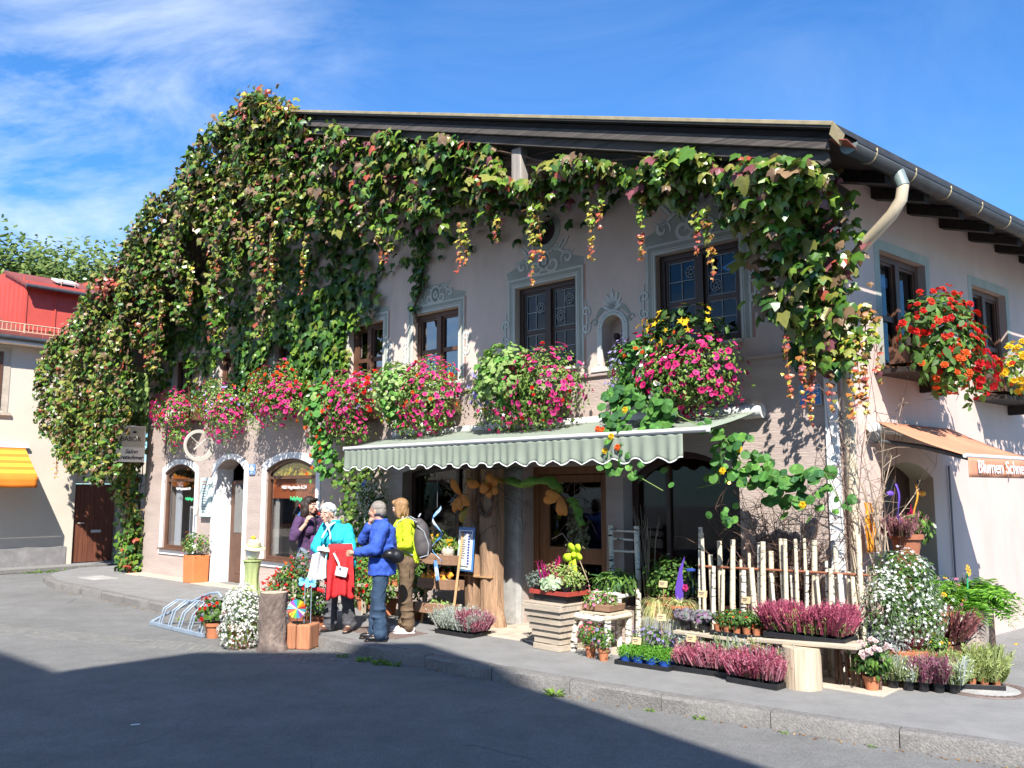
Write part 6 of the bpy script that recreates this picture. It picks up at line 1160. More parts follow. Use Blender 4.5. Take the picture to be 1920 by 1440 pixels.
# birch stick fence
fe = thing('birch_fence', 'low fence of uneven white birch sticks on red-brown rails at the corner', 'fence', FU(0, .34, 0))
fr_ = random.Random(12); xs = [(-1.50, 1.40, .028), (-1.43, 1.34, .024)]; x = -1.37
while x < .30:
    xs.append((x, fr_.choice((.95, 1.0, 1.06, 1.12, 1.18, 1.24, 1.30)) + fr_.uniform(-.03, .03), fr_.choice((.020, .023, .026, .029, .033)))); x += fr_.uniform(.050, .068)
for i, (x, h_, r_) in enumerate(xs):
    y = -.03 if i % 2 else .035; b = MB(); b.tube([(x, y, -.0), (x + rnd.uniform(-.02, .02), y, h_ * .5), (x + rnd.uniform(-.025, .025), y, h_)], [r_, r_ * .93, r_ * .8], 9); b.build('stick', 'stick_red' if r_ < .017 else ('birch_pale' if i % 3 else 'birch'), fe, smooth=60)
for z in (.98, .35): MB().tube([(-1.5, 0, z), (-.6, 0, z + .01), (.34, 0, z + .02)], .013, 7).build('rail', 'stick_red', fe, smooth=60)
sk = thing('corner_stick', 'tall straight birch pole standing at the fence end by the downpipe', 'pole', FU(-.27, .36, 0)); MB().tube([(0, 0, 0), (.0, 0, .7), (-.015, 0, 1.38)], [.028, .026, .024], 9).build('pole', 'birch_pale', sk, smooth=60)
pbn = thing('plank_bench', 'grey weathered plank bench on stump and block carrying plant trays', 'bench', FU(0, 0, 0)); MB().box((-1.0, -.76, .345), (.98, .30, .035), RZ(1)).build('plank', 'plank_wood', pbn, bevel=.006); MB().box((-.08, -.80, .392), (1.02, .30, .04), RY(-2.5)).build('plank', 'plank_wood', pbn, bevel=.006); MB().box((-1.25, -.7, .16), (.1, .26, .33)).build('support', 'plank_wood', pbn, bevel=.006)
for k in range(9): MB().tube([(.10 + k * .05, -.62, 0), (.10 + k * .05 + rnd.uniform(-.01, .01), -.62, .37)], rnd.uniform(.012, .02), 7).build('support_stick', 'twig', pbn, smooth=60)
sb_ = thing('stump_block', 'pale debarked log block split by a dark crack under the plank bench', 'tree stump', FU(.09, .94, 0)); 
for s_ in (-1, 1):
    b = MB(); n = 9; prof = [(0, 0)] + [(.17 * math.sin(math.pi * k / (n - 1)) * s_ * 1.0 + .004 * s_, -.16 * math.cos(math.pi * k / (n - 1))) for k in range(n)]; k0 = len(prof); vs = [(x * 1.03, y, 0) for x, y in prof] + [(x, y, .365) for x, y in prof]; b.add(vs, [tuple(range(k0)), tuple(range(2 * k0 - 1, k0 - 1, -1))] + [((i + 1) % k0, i, k0 + i, k0 + (i + 1) % k0) for i in range(k0)]); b.build('half', 'log_core', sb_, smooth=35)
for i, u in enumerate((1.40, 1.18)):
    q = pot('kale_pot', ('black pot of purple ornamental kale at the outer end of the plank bench', 'black pot of purple ornamental kale beside the berry plants')[i], FU(u, .80, .365), .075, .12, 'black_plastic', 'kale pots'); planting(q, [((0, 0, .16), (.13, .12, .06), [('round', 150, .055, [(.20, .18, .20), (.28, .14, .26), (.16, .2, .16)], [2, 1, 1])], [])])
bt_ = thing('berry_tray', 'tray of dark green berry plants in terracotta pots on the plank bench', 'plant tray', FU(.80, .74, .365) @ RZ(2)); tray(bt_, .52, .30, 'black_plastic', .04, (5, 3), 0, 'terracotta'); planting(bt_, [((0, 0, .17), (.29, .17, .09), [('oval', 620, .045, [(.04, .09, .02), LG3, LG1], [2, 2, 1])], [('double', RED, 30, .02), ('double', ORG, 10, .02)])])
# broom of bare twigs and climbing twigs at the corner
def twigs(name, label, M, n, h0, spread, mat, seed, base=.1, kinds=1):
    t = thing(name, label, 'shrub', M); r_ = random.Random(seed); b = MB()
    for k in range(n):
        x, y = r_.uniform(-base, base), r_.uniform(-.06, .06); p = Vector((x, y, 0)); d = Vector((r_.uniform(-spread, spread), r_.uniform(-.15, .1), 1)); pts = [p.copy()]; L = h0 * r_.uniform(.6, 1.05)
        for s_ in range(6): d = (d + Vector((r_.uniform(-.25, .25), r_.uniform(-.1, .1), r_.uniform(-.1, .15)))).normalized(); p = p + d * L / 6; pts.append(p.copy())
        b.tube(pts, [.008 * (1 - .13 * s_) for s_ in range(7)], 4)
        for s_ in range(2, 7):
            for _ in range(2): q = pts[s_]; e = Vector((r_.uniform(-1, 1), r_.uniform(-.5, .4), r_.uniform(-.2, 1))).normalized() * r_.uniform(.1, .32); b.tube([q, q + e * .5 + Vector((0, 0, .02)), q + e], [.0038, .003, .002], 3)
    b.build('twigs', mat, t)['kind'] = 'stuff'; MB().tube([(0, 0, 0), (.01, 0, .5)], [.02, .015], 6).build('stem', mat, t); return t
twigs('bare_twig_shrub', 'bare reddish twiggy shrub spreading up the wall behind the stick fence', FU(.58, .14, .35), 62, 1.45, .6, 'twig', 3, .12)
twigs('climbing_twigs', 'thin bare climbing twigs winding round the cream downpipe at the corner', SV(.05, .20, 0), 9, 3.1, .25, 'twig', 5, .12)
twigs('climbing_rose_canes', 'bare rose canes arching from the corner towards the side awning', SV(.15, .26, 1.2), 9, 2.0, .75, 'twig_pale', 9, .1)
# right hand group round the side door
cw = pot('chrysanthemum_pot', 'terracotta pot of pale pink-white chrysanthemums at the corner of the pavement', FU(-.44, .66, 0), .075, .14, 'terracotta'); planting(cw, [((0, 0, .28), (.17, .16, .14), [('oval', 260, .06, [(.04, .11, .02), LG3, LG1], [2, 1, 1])], []), ((-.02, -.03, .36), (.17, .14, .08), [('oval', 60, .05, [LG1], [1])], [('double', (.80, .62, .60), 34, .065)])])
tbx = thing('terracotta_trough', 'terracotta trough of silver-leaved plants beside the corner', 'planter', FU(-.22, .12, 0)); MB().box((0, 0, .12), (.5, .22, .2), taper=1.06).build('trough', 'terracotta_dark', tbx, bevel=.01); planting(tbx, [((.05, 0, .36), (.36, .24, .20), [('narrow', 900, .07, [(.36, .42, .40), (.48, .53, .50), (.25, .32, .28)], [2, 2, 1])], [])])
wbr = thing('white_aster_bush', 'tall bush smothered in tiny white flowers beside the side door', 'flower bush', SV(.02, .52, 0)); MB().lathe([(.18, 0), (.24, .3), (.22, .3)], 16).build('pot', 'terracotta', wbr, smooth=40); tiny(wbr, (.0, 0, .92), (.32, .30, .32), 330, 2300, .034, .06, (WHITE, (.75, .78, .80)), (LG3, LG1, (.22, .30, .18))); tiny(wbr, (.12, -.05, .62), (.34, .28, .32), 320, 1900, .034, .055, (WHITE,), (LG1, (.24, .31, .2))); tiny(wbr, (-.38, .0, .72), (.2, .2, .34), 300, 700, .034, .05, (WHITE,), (LG3, (.14, .2, .1)))
tpp = pot('heather_pot', 'big terracotta pot of heather and pink celosia raised high by the side door', SV(.62, .32, 1.12), .16, .24, 'terracotta_dark'); planting(tpp, [((.12, 0, .30), (.24, .18, .16), [('oval', 220, .08, [LG1, LG3], [1, 1])], [('daisy', WHITE, 5, .05)])]); foliage('sprigs', spikes(170, (-.1, 0, .22), (.15, .12, 0), .24, [(.30, .14, .13), HE2], [2, 1]) + spikes(16, (.04, 0, .24), (.10, .06, 0), .28, [HOT, (.5, .05, .15)], [1, 1]), 'leaf_soft', tpp); MB().lathe([(.17, -1.12), (.15, -.6), (.13, 0)], 14).build('pedestal', 'terracotta', tpp, smooth=40)
oc_ = thing('orange_cloth', 'bright orange cloth panel hanging at the side door', 'cloth', SV(.26, .12, 1.18)); b = MB(); b.sheet(lambda i, j: (-.12 + .26 * i * (.25 + .75 * (1 - j)) + .02 * math.sin(j * 9), -.02 - .03 * math.sin(i * 8), .50 * j), 10, 8); b.build('panel', 'fabric_orange', oc_, smooth=60, solid=.004)
for (v, h_, cl, lab, kk) in ((.42, 1.45, 'paint_purple', 'purple ribbon wind ornament on a curved wire by the side door', -1), (.82, 1.45, 'fabric_orange', 'orange ribbon wind ornament on a curved wire by the side door', 1)):
    t = thing('ribbon_ornament', lab, 'garden ornament', SV(v, .35, h_)); MB().tube([(0, 0, -.2), (.02 * kk, 0, .3), (.06 * kk, 0, .46), (.14 * kk, 0, .34)], .005, 5).build('wire', 'black_iron', t); b = MB(); b.sheet(lambda i, j: (.02 * kk - .06 * kk * j + .04 * (i - .5), -.02 * math.sin(j * 6), .42 - .42 * j), 2, 14); b.build('ribbon', cl, t, smooth=60, solid=.003); MB().ball((.15 * kk, 0, .32), (.06, .03, .03), 8, 6).build('bird', cl, t, smooth=70)
for k in range(4): t = thing('stacked_pot', ('lowest', 'second lowest', 'second highest', 'topmost')[k] + ' terracotta pot of the leaning stack beside the fern', 'pot', SV(.78, .55, .12 + k * .11) @ RY(k * 1.5), 'stacked terracotta pots'); MB().lathe([(.07, 0), (.10, .1), (.115, .1), (.118, .14), (.105, .14), (.095, .08)], 16).build('pot', 'terracotta', t, smooth=40)
yf = thing('yellow_daisy_bush', 'loose yellow daisy plant beside the terracotta stack', 'potted plant', SV(.98, .5, 0)); MB().lathe([(.12, 0), (.16, .25), (.15, .25)], 14).build('pot', 'terracotta_dark', yf, smooth=40); planting(yf, [((0, 0, .60), (.22, .2, .32), [('narrow', 500, .06, [LG1, LG3], [1, 1])], [('daisy', YEL, 16, .055), ('daisy', WHITE, 16, .045), ('daisy', PALE, 12, .04)])])
s2 = stump('tree_stump', 'knotty pale-barked tree stump carrying the fern beside the side door', SV(1.20, .62, 0), .19, .58, 'bark_pale', .02); s2['label'] = 'knotty pale-barked tree stump standing before the fern beside the side door'
fn = thing('fern', 'big bright green fern in a wicker basket behind the pale stump', 'fern', SV(1.45, .44, 0)); b = MB()
MB().lathe([(.16, 0), (.2, .52), (.21, .56), (.18, .56)], 18).build('basket', 'crate_wood', fn, smooth=40)
sets = []
for k in range(95):
    a = rng.uniform(0, 2 * math.pi); L = rng.uniform(.48, .74); up = rng.uniform(.35, 1.2); m_ = 26; tt = np.linspace(.08, 1, m_); P = np.stack([np.cos(a) * L * tt, np.sin(a) * L * tt, .56 + L * (up * tt - (up * .45 + .45) * tt ** 2.2)], 1)
    for sgn in (-1, 1):
        side = np.array([-math.sin(a) * sgn, math.cos(a) * sgn, -.15]); tp = np.tile(side, (m_, 1)) + np.array([math.cos(a), math.sin(a), 0]) * .35; sets.append(('narrow', P, bases(np.tile([0, 0, 1.], (m_, 1)) + rng.normal(0, .2, (m_, 3)), tp), .13 * np.sin(np.pi * (tt * .85 + .1)) + .012, pal([(.14, .34, .03), (.22, .44, .05), (.10, .25, .03)], [2, 2, 1], m_)))
foliage('fronds', [('narrow', np.concatenate([s[1] for s in sets]), np.concatenate([s[2] for s in sets]), np.concatenate([s[3] for s in sets]), np.concatenate([s[4] for s in sets]))], 'leaf_soft', fn)
lv_ = pot('lavender_pot', 'grey-green lavender behind the fern against the side wall', SV(2.02, .34, .42), .12, .18, 'terracotta'); foliage('sprigs', spikes(120, (0, 0, .15), (.16, .12, 0), .34, [(.22, .22, .22), (.26, .18, .34), (.2, .26, .16)], [2, 1, 1], fan=.7), 'leaf_soft', lv_); MB().box((0, 0, -.21), (.34, .34, .42)).build('stand', 'crate_wood', lv_)
sf = thing('sunflower_pick', 'yellow sunflower garden pick with green stem above the fern', 'garden ornament', SV(1.18, .66, .55)); MB().tube([(0, 0, 0), (.02, 0, .4)], .008, 5).build('stem', pm('paint_green', (.03, .35, .16), .5, .1, 4, 0), sf); link('bloom', flower_mesh('daisy', YEL, (.6, .3, .02)), None, sf, T(.02, -.01, .43) @ RX(80) @ Matrix.Scale(.13, 4))
rtb = thing('raised_tray', 'red tray of purple heather and yellow violas raised on black crate', 'plant tray', FU(-.58, -.12, 0) @ RZ(20)); MB().box((0, 0, .12), (.5, .34, .22)).build('crate', 'black_plastic', rtb, bevel=.01); tray(rtb, .52, .36, 'red_plastic', .05, (4, 3), .235, 'black_plastic'); foliage('sprigs', spikes(520, (-.12, 0, .30), (.15, .16, 0), .2, [(.42, .10, .17), (.34, .08, .16), HE2], [1, 1, 1]), 'leaf_soft', rtb); planting(rtb, [((.15, 0, .36), (.14, .17, .09), [('oval', 240, .04, [LG1, LG3], [1, 1])], [('daisy', YEL, 14, .035), ('daisy', WHITE, 12, .03)])])
hd = pot('dried_heather_pot', 'clump of brownish heather and pink celosia before the pale stump', FU(-.55, -.75, 0), .2, .35, 'terracotta'); foliage('sprigs', spikes(420, (.05, 0, .32), (.24, .2, 0), .34, [(.26, .09, .10), (.32, .14, .13)], [1, 1], fan=.6) + spikes(30, (-.18, 0, .34), (.06, .1, 0), .3, [HOT], [1]), 'leaf_soft', hd)
for k in range(5): q = pot('small_heather_pot', ('black pot of pale green heather at the corner-pole end of the front row', 'black pot of pale green heather next to the mauve heather pots', 'black pot of mauve heather beside the pale green ones', 'black pot of mauve heather beside the last pale one', 'last black pot of pale heather next to the manhole')[k], FU(-.55 - .115 * k, .44 - .05 * k, 0), .062, .10, 'black_plastic', 'black heather pots'); foliage('sprigs', spikes(190, (0, 0, .09), (.08, .08, 0), .22, [(.42, .50, .22), SIL] if k in (0, 1, 4) else [(.40, .14, .22), (.30, .2, .2)], [2, 1]), 'leaf_soft', q)
heather('tray of yellow-green heather in terracotta cells beside the manhole', FU(-.98, -.12, 0) @ RZ(30), .62, .30, (6, 3), [YG, (.5, .56, .24), (.36, .44, .16)], [2, 1, 1], .26, 900, pots='terracotta')
# weeds at the kerb, fallen leaves
def tuft(u, o, s, lab, z=-.13):
    t = thing('weed_tuft', lab, 'weed', FU(u, o, z), 'weeds along the kerb'); n = int(60 * s + 20); a = rng.uniform(0, 6.28, n); tp = np.stack([np.cos(a), np.sin(a), rng.uniform(.3, 1.6, n)], 1); foliage('leaves', [('narrow', np.stack([np.cos(a) * .06 * s, np.sin(a) * .04 * s, np.full(n, .005)], 1), bases(rng.normal(0, .4, (n, 3)) + np.array([0, 0, 1.]), tp), rng.uniform(.06, .14, n) * s, pal([LG2, LG1, (.22, .34, .05)], [2, 1, 1], n))], 'leaf_soft', t)
for (u, o, s_, lab) in ((4.35, 2.46, .85, 'largest clump of green weeds at the kerb below the man in blue'), (4.62, 2.48, .7, 'clump of weeds at the kerb between log planter and largest clump'), (5.0, 2.5, .55, 'small weeds at the kerb right beside the log planter'), (4.15, 2.42, .6, 'weeds at the kerb where the house shadow begins'), (1.95, 2.28, .75, 'leafy weed clump at the kerb before the slatted planter'), (.95, 2.17, .35, 'small weed at the kerb before the tray of green cushion plants'), (.48, 2.12, .42, 'weed at the kerb joint before the pink heather trays'), (-.25, 2.04, .25, 'tiny weed at the kerb before the stump block'), (-.9, 1.94, .22, 'tiny weed at the kerb before the black heather pots'), (9.2, 2.4, .4, 'thin weeds at the kerb by the bicycle rack')): tuft(u, o, s_, lab)
n = 420; uu = rng.uniform(-2.2, 15, n); oo = np.interp(uu, [p[0] for p in KERB][::-1], [p[1] for p in KERB][::-1]) + .03 + np.abs(rng.normal(0, .05, n)); lv = thing('fallen_leaves', 'scatter of dry fallen leaves along the foot of the kerb', 'leaves', MH); lv['kind'] = 'stuff'
foliage('dry_leaves', [('oval', np.stack([-uu, -oo, np.full(n, -.122)], 1), bases(np.array([0, 0, 1.]) + rng.normal(0, .2, (n, 3)), rng.normal(0, 1, (n, 3))), rng.uniform(.015, .04, n), pal([(.3, .16, .06), (.42, .28, .08), (.2, .1, .05)], [2, 1, 2], n))], 'leaf_soft', lv)
for k in range(8): yl = thing('fallen_yellow_leaf', 'fallen yellow blossom lying on the pavement by the side wall', 'leaf', SV(2.6 + rnd.uniform(-.3, 1.3), .4 + rnd.uniform(-.1, .5), .008) @ RZ(rnd.uniform(0, 360)), 'fallen yellow blossoms'); link('petals', single('ivy', (.75, .48, .03), 'petal', 'yellow'), None, yl, Matrix.Scale(.09, 4))
lit = tag(MB().box((0, 0, 0), (.07, .03, .004)).build('litter_scrap', 'sign_white', None, Matrix.Translation((-3.12, 7.45, -.123)) @ RZ(20)), 'small white paper scrap lying on the shaded road', 'litter')
# ---------------------------------------------------------------- people
def solidify(mb, voxel, smooth=4):
    """fuse overlapping closed volumes into one continuous skin"""
    me = bpy.data.meshes.new('tmp'); me.from_pydata(mb.v, [], mb.f); o = bpy.data.objects.new('tmp', me); COL.objects.link(o)
    bm = bmesh.new(); bm.from_mesh(me); bmesh.ops.recalc_face_normals(bm, faces=bm.faces); bm.to_mesh(me); bm.free()
    m = o.modifiers.new('r', 'REMESH'); m.mode = 'VOXEL'; m.voxel_size = voxel
    if smooth: s = o.modifiers.new('s', 'SMOOTH'); s.factor = .5; s.iterations = smooth
    bpy.context.view_layer.update(); out = bpy.data.meshes.new_from_object(o.evaluated_get(bpy.context.evaluated_depsgraph_get())); bpy.data.objects.remove(o); bpy.data.meshes.remove(me)
    out.polygons.foreach_set('use_smooth', [True] * len(out.polygons)); return out
def limb(b, pts, rr, n=12, flat=1.0):
    P = [Vector(p) for p in pts]; fine = []; fr = []
    for i in range(len(P) - 1):
        for k in range(6): t = k / 6; fine.append(P[i].lerp(P[i + 1], t)); fr.append(rr[i] + (rr[i + 1] - rr[i]) * t)
    fine.append(P[-1]); fr.append(rr[-1]); b.tube(fine, fr, n, flat=flat); b.ball(P[0], rr[0], 10, 8); b.ball(P[-1], rr[-1], 10, 8)
    for i in range(1, len(P) - 1): b.ball(P[i], rr[i] * .99, 10, 8)
def loft(b, secs, n=20):
    vs = []
    for (c, rx, ry, yaw) in secs:
        for j in range(n):
            a = 2 * math.pi * j / n; x, y = rx * math.cos(a), ry * math.sin(a); cy, sy = math.cos(yaw), math.sin(yaw); vs.append((c[0] + x * cy - y * sy, c[1] + x * sy + y * cy, c[2]))
    k = len(secs); b.add(vs, [(i * n + j, i * n + (j + 1) % n, (i + 1) * n + (j + 1) % n, (i + 1) * n + j) for i in range(k - 1) for j in range(n)] + [tuple(range(n - 1, -1, -1)), tuple((k - 1) * n + j for j in range(n))])
def hand(b, wrist, d, palm, side=1, curl=.5, s=1.0):
    """palm, four unequal bent fingers and a thumb leaving the side of the palm; d points along the fingers"""
    d = Vector(d).normalized(); p = Vector(palm); p = (p - d * p.dot(d)).normalized(); w = d.cross(p) * side; W = Vector(wrist)
    def Q(a, c, e): return W + d * a * s + w * c * s + p * e * s
    limb(b, [Q(0, 0, 0), Q(.04, 0, .0), Q(.085, 0, .0)], [.024 * s, .030 * s, .030 * s], 10, .62)
    for i, (off, L) in enumerate(((-.031, .066), (-.0105, .078), (.0105, .082), (.031, .072))):
        k1, k2 = curl * .55, curl * 1.25; a0 = .088; c1 = L * .42; c2 = L * .58
        limb(b, [Q(a0 - .01, off, 0), Q(a0 + c1 * math.cos(k1), off * 1.08, c1 * math.sin(k1)), Q(a0 + c1 * math.cos(k1) + c2 * math.cos(k2), off * 1.1, c1 * math.sin(k1) + c2 * math.sin(k2))], [.0105 * s, .0098 * s, .0085 * s], 8)
    limb(b, [Q(.022, .024, .004), Q(.05, .052, .018), Q(.078, .062, .034)], [.0135 * s, .0115 * s, .0095 * s], 8)
def head_parts(b, HM, s=1.0):
    """skull, jaw, brow, nose, lips, chin, ears; face towards local -y"""
    def B(c, r, M=None): b.ball((0, 0, 0), tuple(q * s for q in r), 14, 10, HM @ T(*[q * s for q in c]) @ (M or Matrix.Identity(4)))
    B((0, .012, .035), (.076, .096, .088)); B((0, -.018, -.035), (.060, .066, .075)); B((0, -.052, -.085), (.030, .028, .026)); B((0, -.072, .022), (.050, .018, .016)); B((.040, -.055, -.025), (.024, .026, .028)); B((-.040, -.055, -.025), (.024, .026, .028))
    B((0, -.096, -.018), (.012, .020, .026), RX(-14)); B((0, -.106, -.030), (.015, .013, .011)); B((0, -.080, -.060), (.024, .014, .008)); B((0, -.078, -.070), (.021, .014, .008)); B((.078, .012, -.008), (.010, .020, .032)); B((-.078, .012, -.008), (.010, .020, .032))
def facing(v): return math.atan2(v[0], -v[1])        # yaw that turns local -y to v
def person(label, M, J, skin, look, hats=None, sleeve=1.0, group=None):
    """J: joints in metres from the feet; builds one continuous body"""
    t = thing('person', label, 'person', M, group)
    HM = T(*J['head']) @ Matrix.Rotation(look[0], 4, 'Z') @ RX(look[1]) @ RY(look[2] if len(look) > 2 else 0)
    b = MB(); head_parts(b, HM); nk = Vector(J['neck']); hc = Vector(J['head'])
    limb(b, [nk - Vector((0, 0, .06)), nk, hc - Vector((0, 0, .05))], [.065, .055, .052])
    yaw = J['yaw']; ch = J['chest']; pv = J['pelvis']
    loft(b, [((nk.x, nk.y, nk.z - .02), .06, .06, yaw), ((ch[0], ch[1], ch[2] + .12), .15, .085, yaw), (ch, .15, .10, yaw), (((ch[0] + pv[0]) / 2, (ch[1] + pv[1]) / 2, (ch[2] + pv[2]) / 2), .125, .095, yaw), (pv, .15, .11, yaw), ((pv[0], pv[1], pv[2] - .1), .13, .10, yaw)])
    for a in ('L', 'R'):
        limb(b, [J['sh' + a], J['el' + a], J['wr' + a]], [.048, .038, .026]); hnd = J['hand' + a]; hand(b, J['wr' + a], hnd[0], hnd[1], hnd[2], hnd[3])
        limb(b, [J['hip' + a], J['kn' + a], J['an' + a]], [.078, .052, .036]); limb(b, [J['an' + a], J['toe' + a]], [.036, .03])
    me = solidify(b, .0075, 3); body = link('body', me, skin, t)
    e = HM
    for sx in (-1, 1):
        MB().ball((0, 0, 0), (.013, .008, .008), 8, 6, e @ T(sx * .031, -.083, .004)).build('eye', 'white_paint', t, smooth=80); MB().ball((0, 0, 0), (.006, .005, .006), 8, 6, e @ T(sx * .031, -.0885, .003)).build('iris', 'ink', t, smooth=80); MB().tube([tuple(e @ Vector((sx * .016, -.089, .024))), tuple(e @ Vector((sx * .034, -.088, .029))), tuple(e @ Vector((sx * .05, -.078, .023)))], .004, 5).build('eyebrow', 'twig', t)
    MB().ball((0, 0, 0), (.021, .008, .006), 8, 6, e @ T(0, -.0905, -.065)).build('mouth', 'lip', t, smooth=80)
    t['_'] = 0; del t['_']; return t, HM
pm('skin_fair', (.56, .33, .24), .55, .06, 12, .05, 60); pm('skin_tan', (.50, .27, .185), .55, .06, 12, .05, 60); pm('lip', (.40, .13, .11), .5, .05, 10, 0)
FOLD = bpy.data.textures.new('folds', 'CLOUDS'); FOLD.noise_scale = .085; FOLD.noise_depth = 2; FOLD.noise_type = 'SOFT_NOISE'
def cloth(t, name, mb, mat, voxel=.011, smooth=5):
    o = link(name, solidify(mb, voxel, smooth), mat, t)
    if name in ('jacket', 'shirt', 'fleece', 'trousers'):
        m = o.modifiers.new('folds', 'DISPLACE'); m.texture = FOLD; m.strength = .032; m.mid_level = .5
    return o
def garment(name, col, rough=.85, var=.14): return pm(name, col, rough, var, 7, .8, 11, bdist=.018, detail=4)
garment('jacket_blue', (.035, .09, .42)); garment('fleece_turquoise', (.02, .46, .55)); garment('shirt_purple', (.075, .035, .095)); garment('shirt_lime', (.52, .66, .02)); garment('denim', (.028, .055, .10)); garment('trousers_grey', (.085, .085, .095)); garment('trousers_brown', (.13, .085, .05)); garment('jeans_pale', (.17, .20, .26)); garment('jacket_red', (.62, .025, .03)); garment('lining_white', (.68, .68, .68)); garment('jacket_plum', (.10, .04, .13)); garment('trim_pink', (.55, .06, .22)); pm('leather_black', (.012, .012, .014), .35, .3, 8, .2, 30); pm('leather_brown', (.10, .05, .035), .5, .3, 8, .2, 30); pm('canvas_white', (.70, .64, .62), .8, .05, 8, .1, 30); pm('pack_grey', (.085, .075, .078), .8, .2, 8, .3, 30); pm('pack_strap', (.33, .35, .38), .7, .1, 8, .1, 30)
pm('hair_dark', (.028, .016, .012), .45, .5, 6, .8, 40, stretch=(4, 4, .8)); pm('hair_white', (.58, .57, .56), .6, .2, 16, .9, 40); pm('hair_grey', (.24, .21, .18), .6, .3, 16, .8, 50); pm('hair_blonde', (.30, .17, .075), .5, .35, 6, .8, 40, stretch=(4, 4, .8))
def trousers(t, J, mat, r=(.105, .080, .085), hem=.06, waist=None, rx=.18, ry=.135):
    b = MB(); pv = J['pelvis']; loft(b, [((pv[0], pv[1], pv[2] + (waist or .12)), rx * .9, ry * .88, J['yaw']), (pv, rx, ry, J['yaw']), ((pv[0], pv[1], pv[2] - .1), rx * .92, ry * .92, J['yaw'])])
    for a in ('L', 'R'):
        an = Vector(J['an' + a]); kn = Vector(J['kn' + a]); hp = Vector(J['hip' + a]); P = [hp, hp.lerp(kn, .5), kn + Vector((0, 0, .02)), kn.lerp(an, .55), Vector((an.x, an.y, hem + .05))]
        limb(b, P, [r[0], r[0] * .9, r[1], r[1] * .98, r[2]])
        for q in range(4): b.ball(tuple(kn.lerp(an, .25 + .22 * q) + Vector((rnd.uniform(-.02, .02), rnd.uniform(-.02, .02), 0))), (r[1] * 1.07, r[1] * 1.07, .022), 10, 6)
    return cloth(t, 'trousers', b, mat, .011, 4)
def top(t, J, mat, name='jacket', chest=(.205, .135), waistr=(.185, .13), hemz=-.08, arm=(.075, .066, .052), sleeve=(1.0, 1.0), bust=0, collar=0, hemr=None, vox=.010):
    b = MB(); ch = Vector(J['chest']); pv = Vector(J['pelvis']); nk = Vector(J['neck']); mid = (ch + pv) / 2; yw = J['yaw']; hr = hemr or (waistr[0] * 1.05, waistr[1] * 1.08)
    loft(b, [((nk.x, nk.y, nk.z - .015), .075, .07, yw), ((nk.x * .5 + ch.x * .5, nk.y * .5 + ch.y * .5, ch.z + .155), chest[0] * .72, chest[1] * .68, yw), ((ch.x, ch.y, ch.z + .10), chest[0] * .98, chest[1] * .9, yw), (tuple(ch), chest[0], chest[1], yw), (tuple(mid), *waistr, yw), ((pv.x, pv.y, pv.z + .02), hr[0], hr[1], yw), ((pv.x, pv.y, pv.z + hemz), hr[0] * .99, hr[1], yw)])
    f = Vector((math.sin(yw), -math.cos(yw), 0))
    if bust:
        sd = Vector((math.cos(yw), math.sin(yw), 0))
        for s_ in (-1, 1): b.ball(tuple(ch + f * (chest[1] * .7) + sd * s_ * .085 + Vector((0, 0, -.02))), (.085, .085, .085), 10, 8)
    for i, a in enumerate(('L', 'R')):
        sh, el, wr = Vector(J['sh' + a]), Vector(J['el' + a]), Vector(J['wr' + a]); k = sleeve[i]
        if k >= 1: limb(b, [sh, el, el.lerp(wr, .95)], [arm[0], arm[1], arm[2]])
        elif k > .5: limb(b, [sh, el, el.lerp(wr, (k - .5) * 2)], [arm[0], arm[1], arm[2] * 1.05])
        else: limb(b, [sh, sh.lerp(el, k * 2)], [arm[0], arm[1]])
        for q in range(4): tt = .2 + .2 * q; c_ = sh.lerp(el, tt) if k > .3 else sh; b.ball(tuple(c_ + Vector((rnd.uniform(-.01, .01), rnd.uniform(-.01, .01), rnd.uniform(-.01, .01)))), arm[0] * rnd.uniform(.92, 1.05), 8, 6)
    if collar: b.lathe([(.062, 0), (.085, .0), (.088, .06), (.075, .065)], 16, T(nk.x, nk.y, nk.z - .03))
    for q in range(7): z = pv.z + rnd.uniform(-.02, .35); a_ = rnd.uniform(0, 6.28); c_ = pv.lerp(ch, min(1, max(0, (z - pv.z) / (ch.z - pv.z)))); b.ball((c_.x + waistr[0] * .86 * math.cos(a_ + yw), c_.y + waistr[1] * .86 * math.sin(a_ + yw), z), (.06, .05, .018), 8, 6)
    return cloth(t, name, b, mat, vox, 4)
def shoes(t, J, mat, sole='ink', L=.25):
    for a in ('L', 'R'):
        an = Vector(J['an' + a]); d = Vector(J['toe' + a]) - an; d.z = 0; d.normalize(); yw = math.atan2(d.y, d.x); b = MB(); Mx = T(an.x, an.y, 0) @ Matrix.Rotation(yw, 4, 'Z')
        b.ball((0, 0, 0), (.055, .042, .055), 12, 8, Mx @ T(-.03, 0, .055)); b.ball((0, 0, 0), (.12, .045, .038), 14, 8, Mx @ T(.07, 0, .042)); b.ball((0, 0, 0), (.06, .038, .045), 12, 8, Mx @ T(.02, 0, .068)); s = cloth(t, 'shoe', b, mat, .006, 3)
        bs = MB(); pr = [(-.085, 0), (-.07, .038), (0, .042), (.09, .048), (.165, .03), (.195, 0), (.165, -.032), (.09, -.046), (0, -.04), (-.07, -.036)]; bs.add([(x, y, z) for z in (.001, .022) for x, y in pr], [tuple(range(9, -1, -1)), tuple(range(10, 20))] + [(i, (i + 1) % 10, 10 + (i + 1) % 10, 10 + i) for i in range(10)]); bs.build('sole', sole, s, Mx)
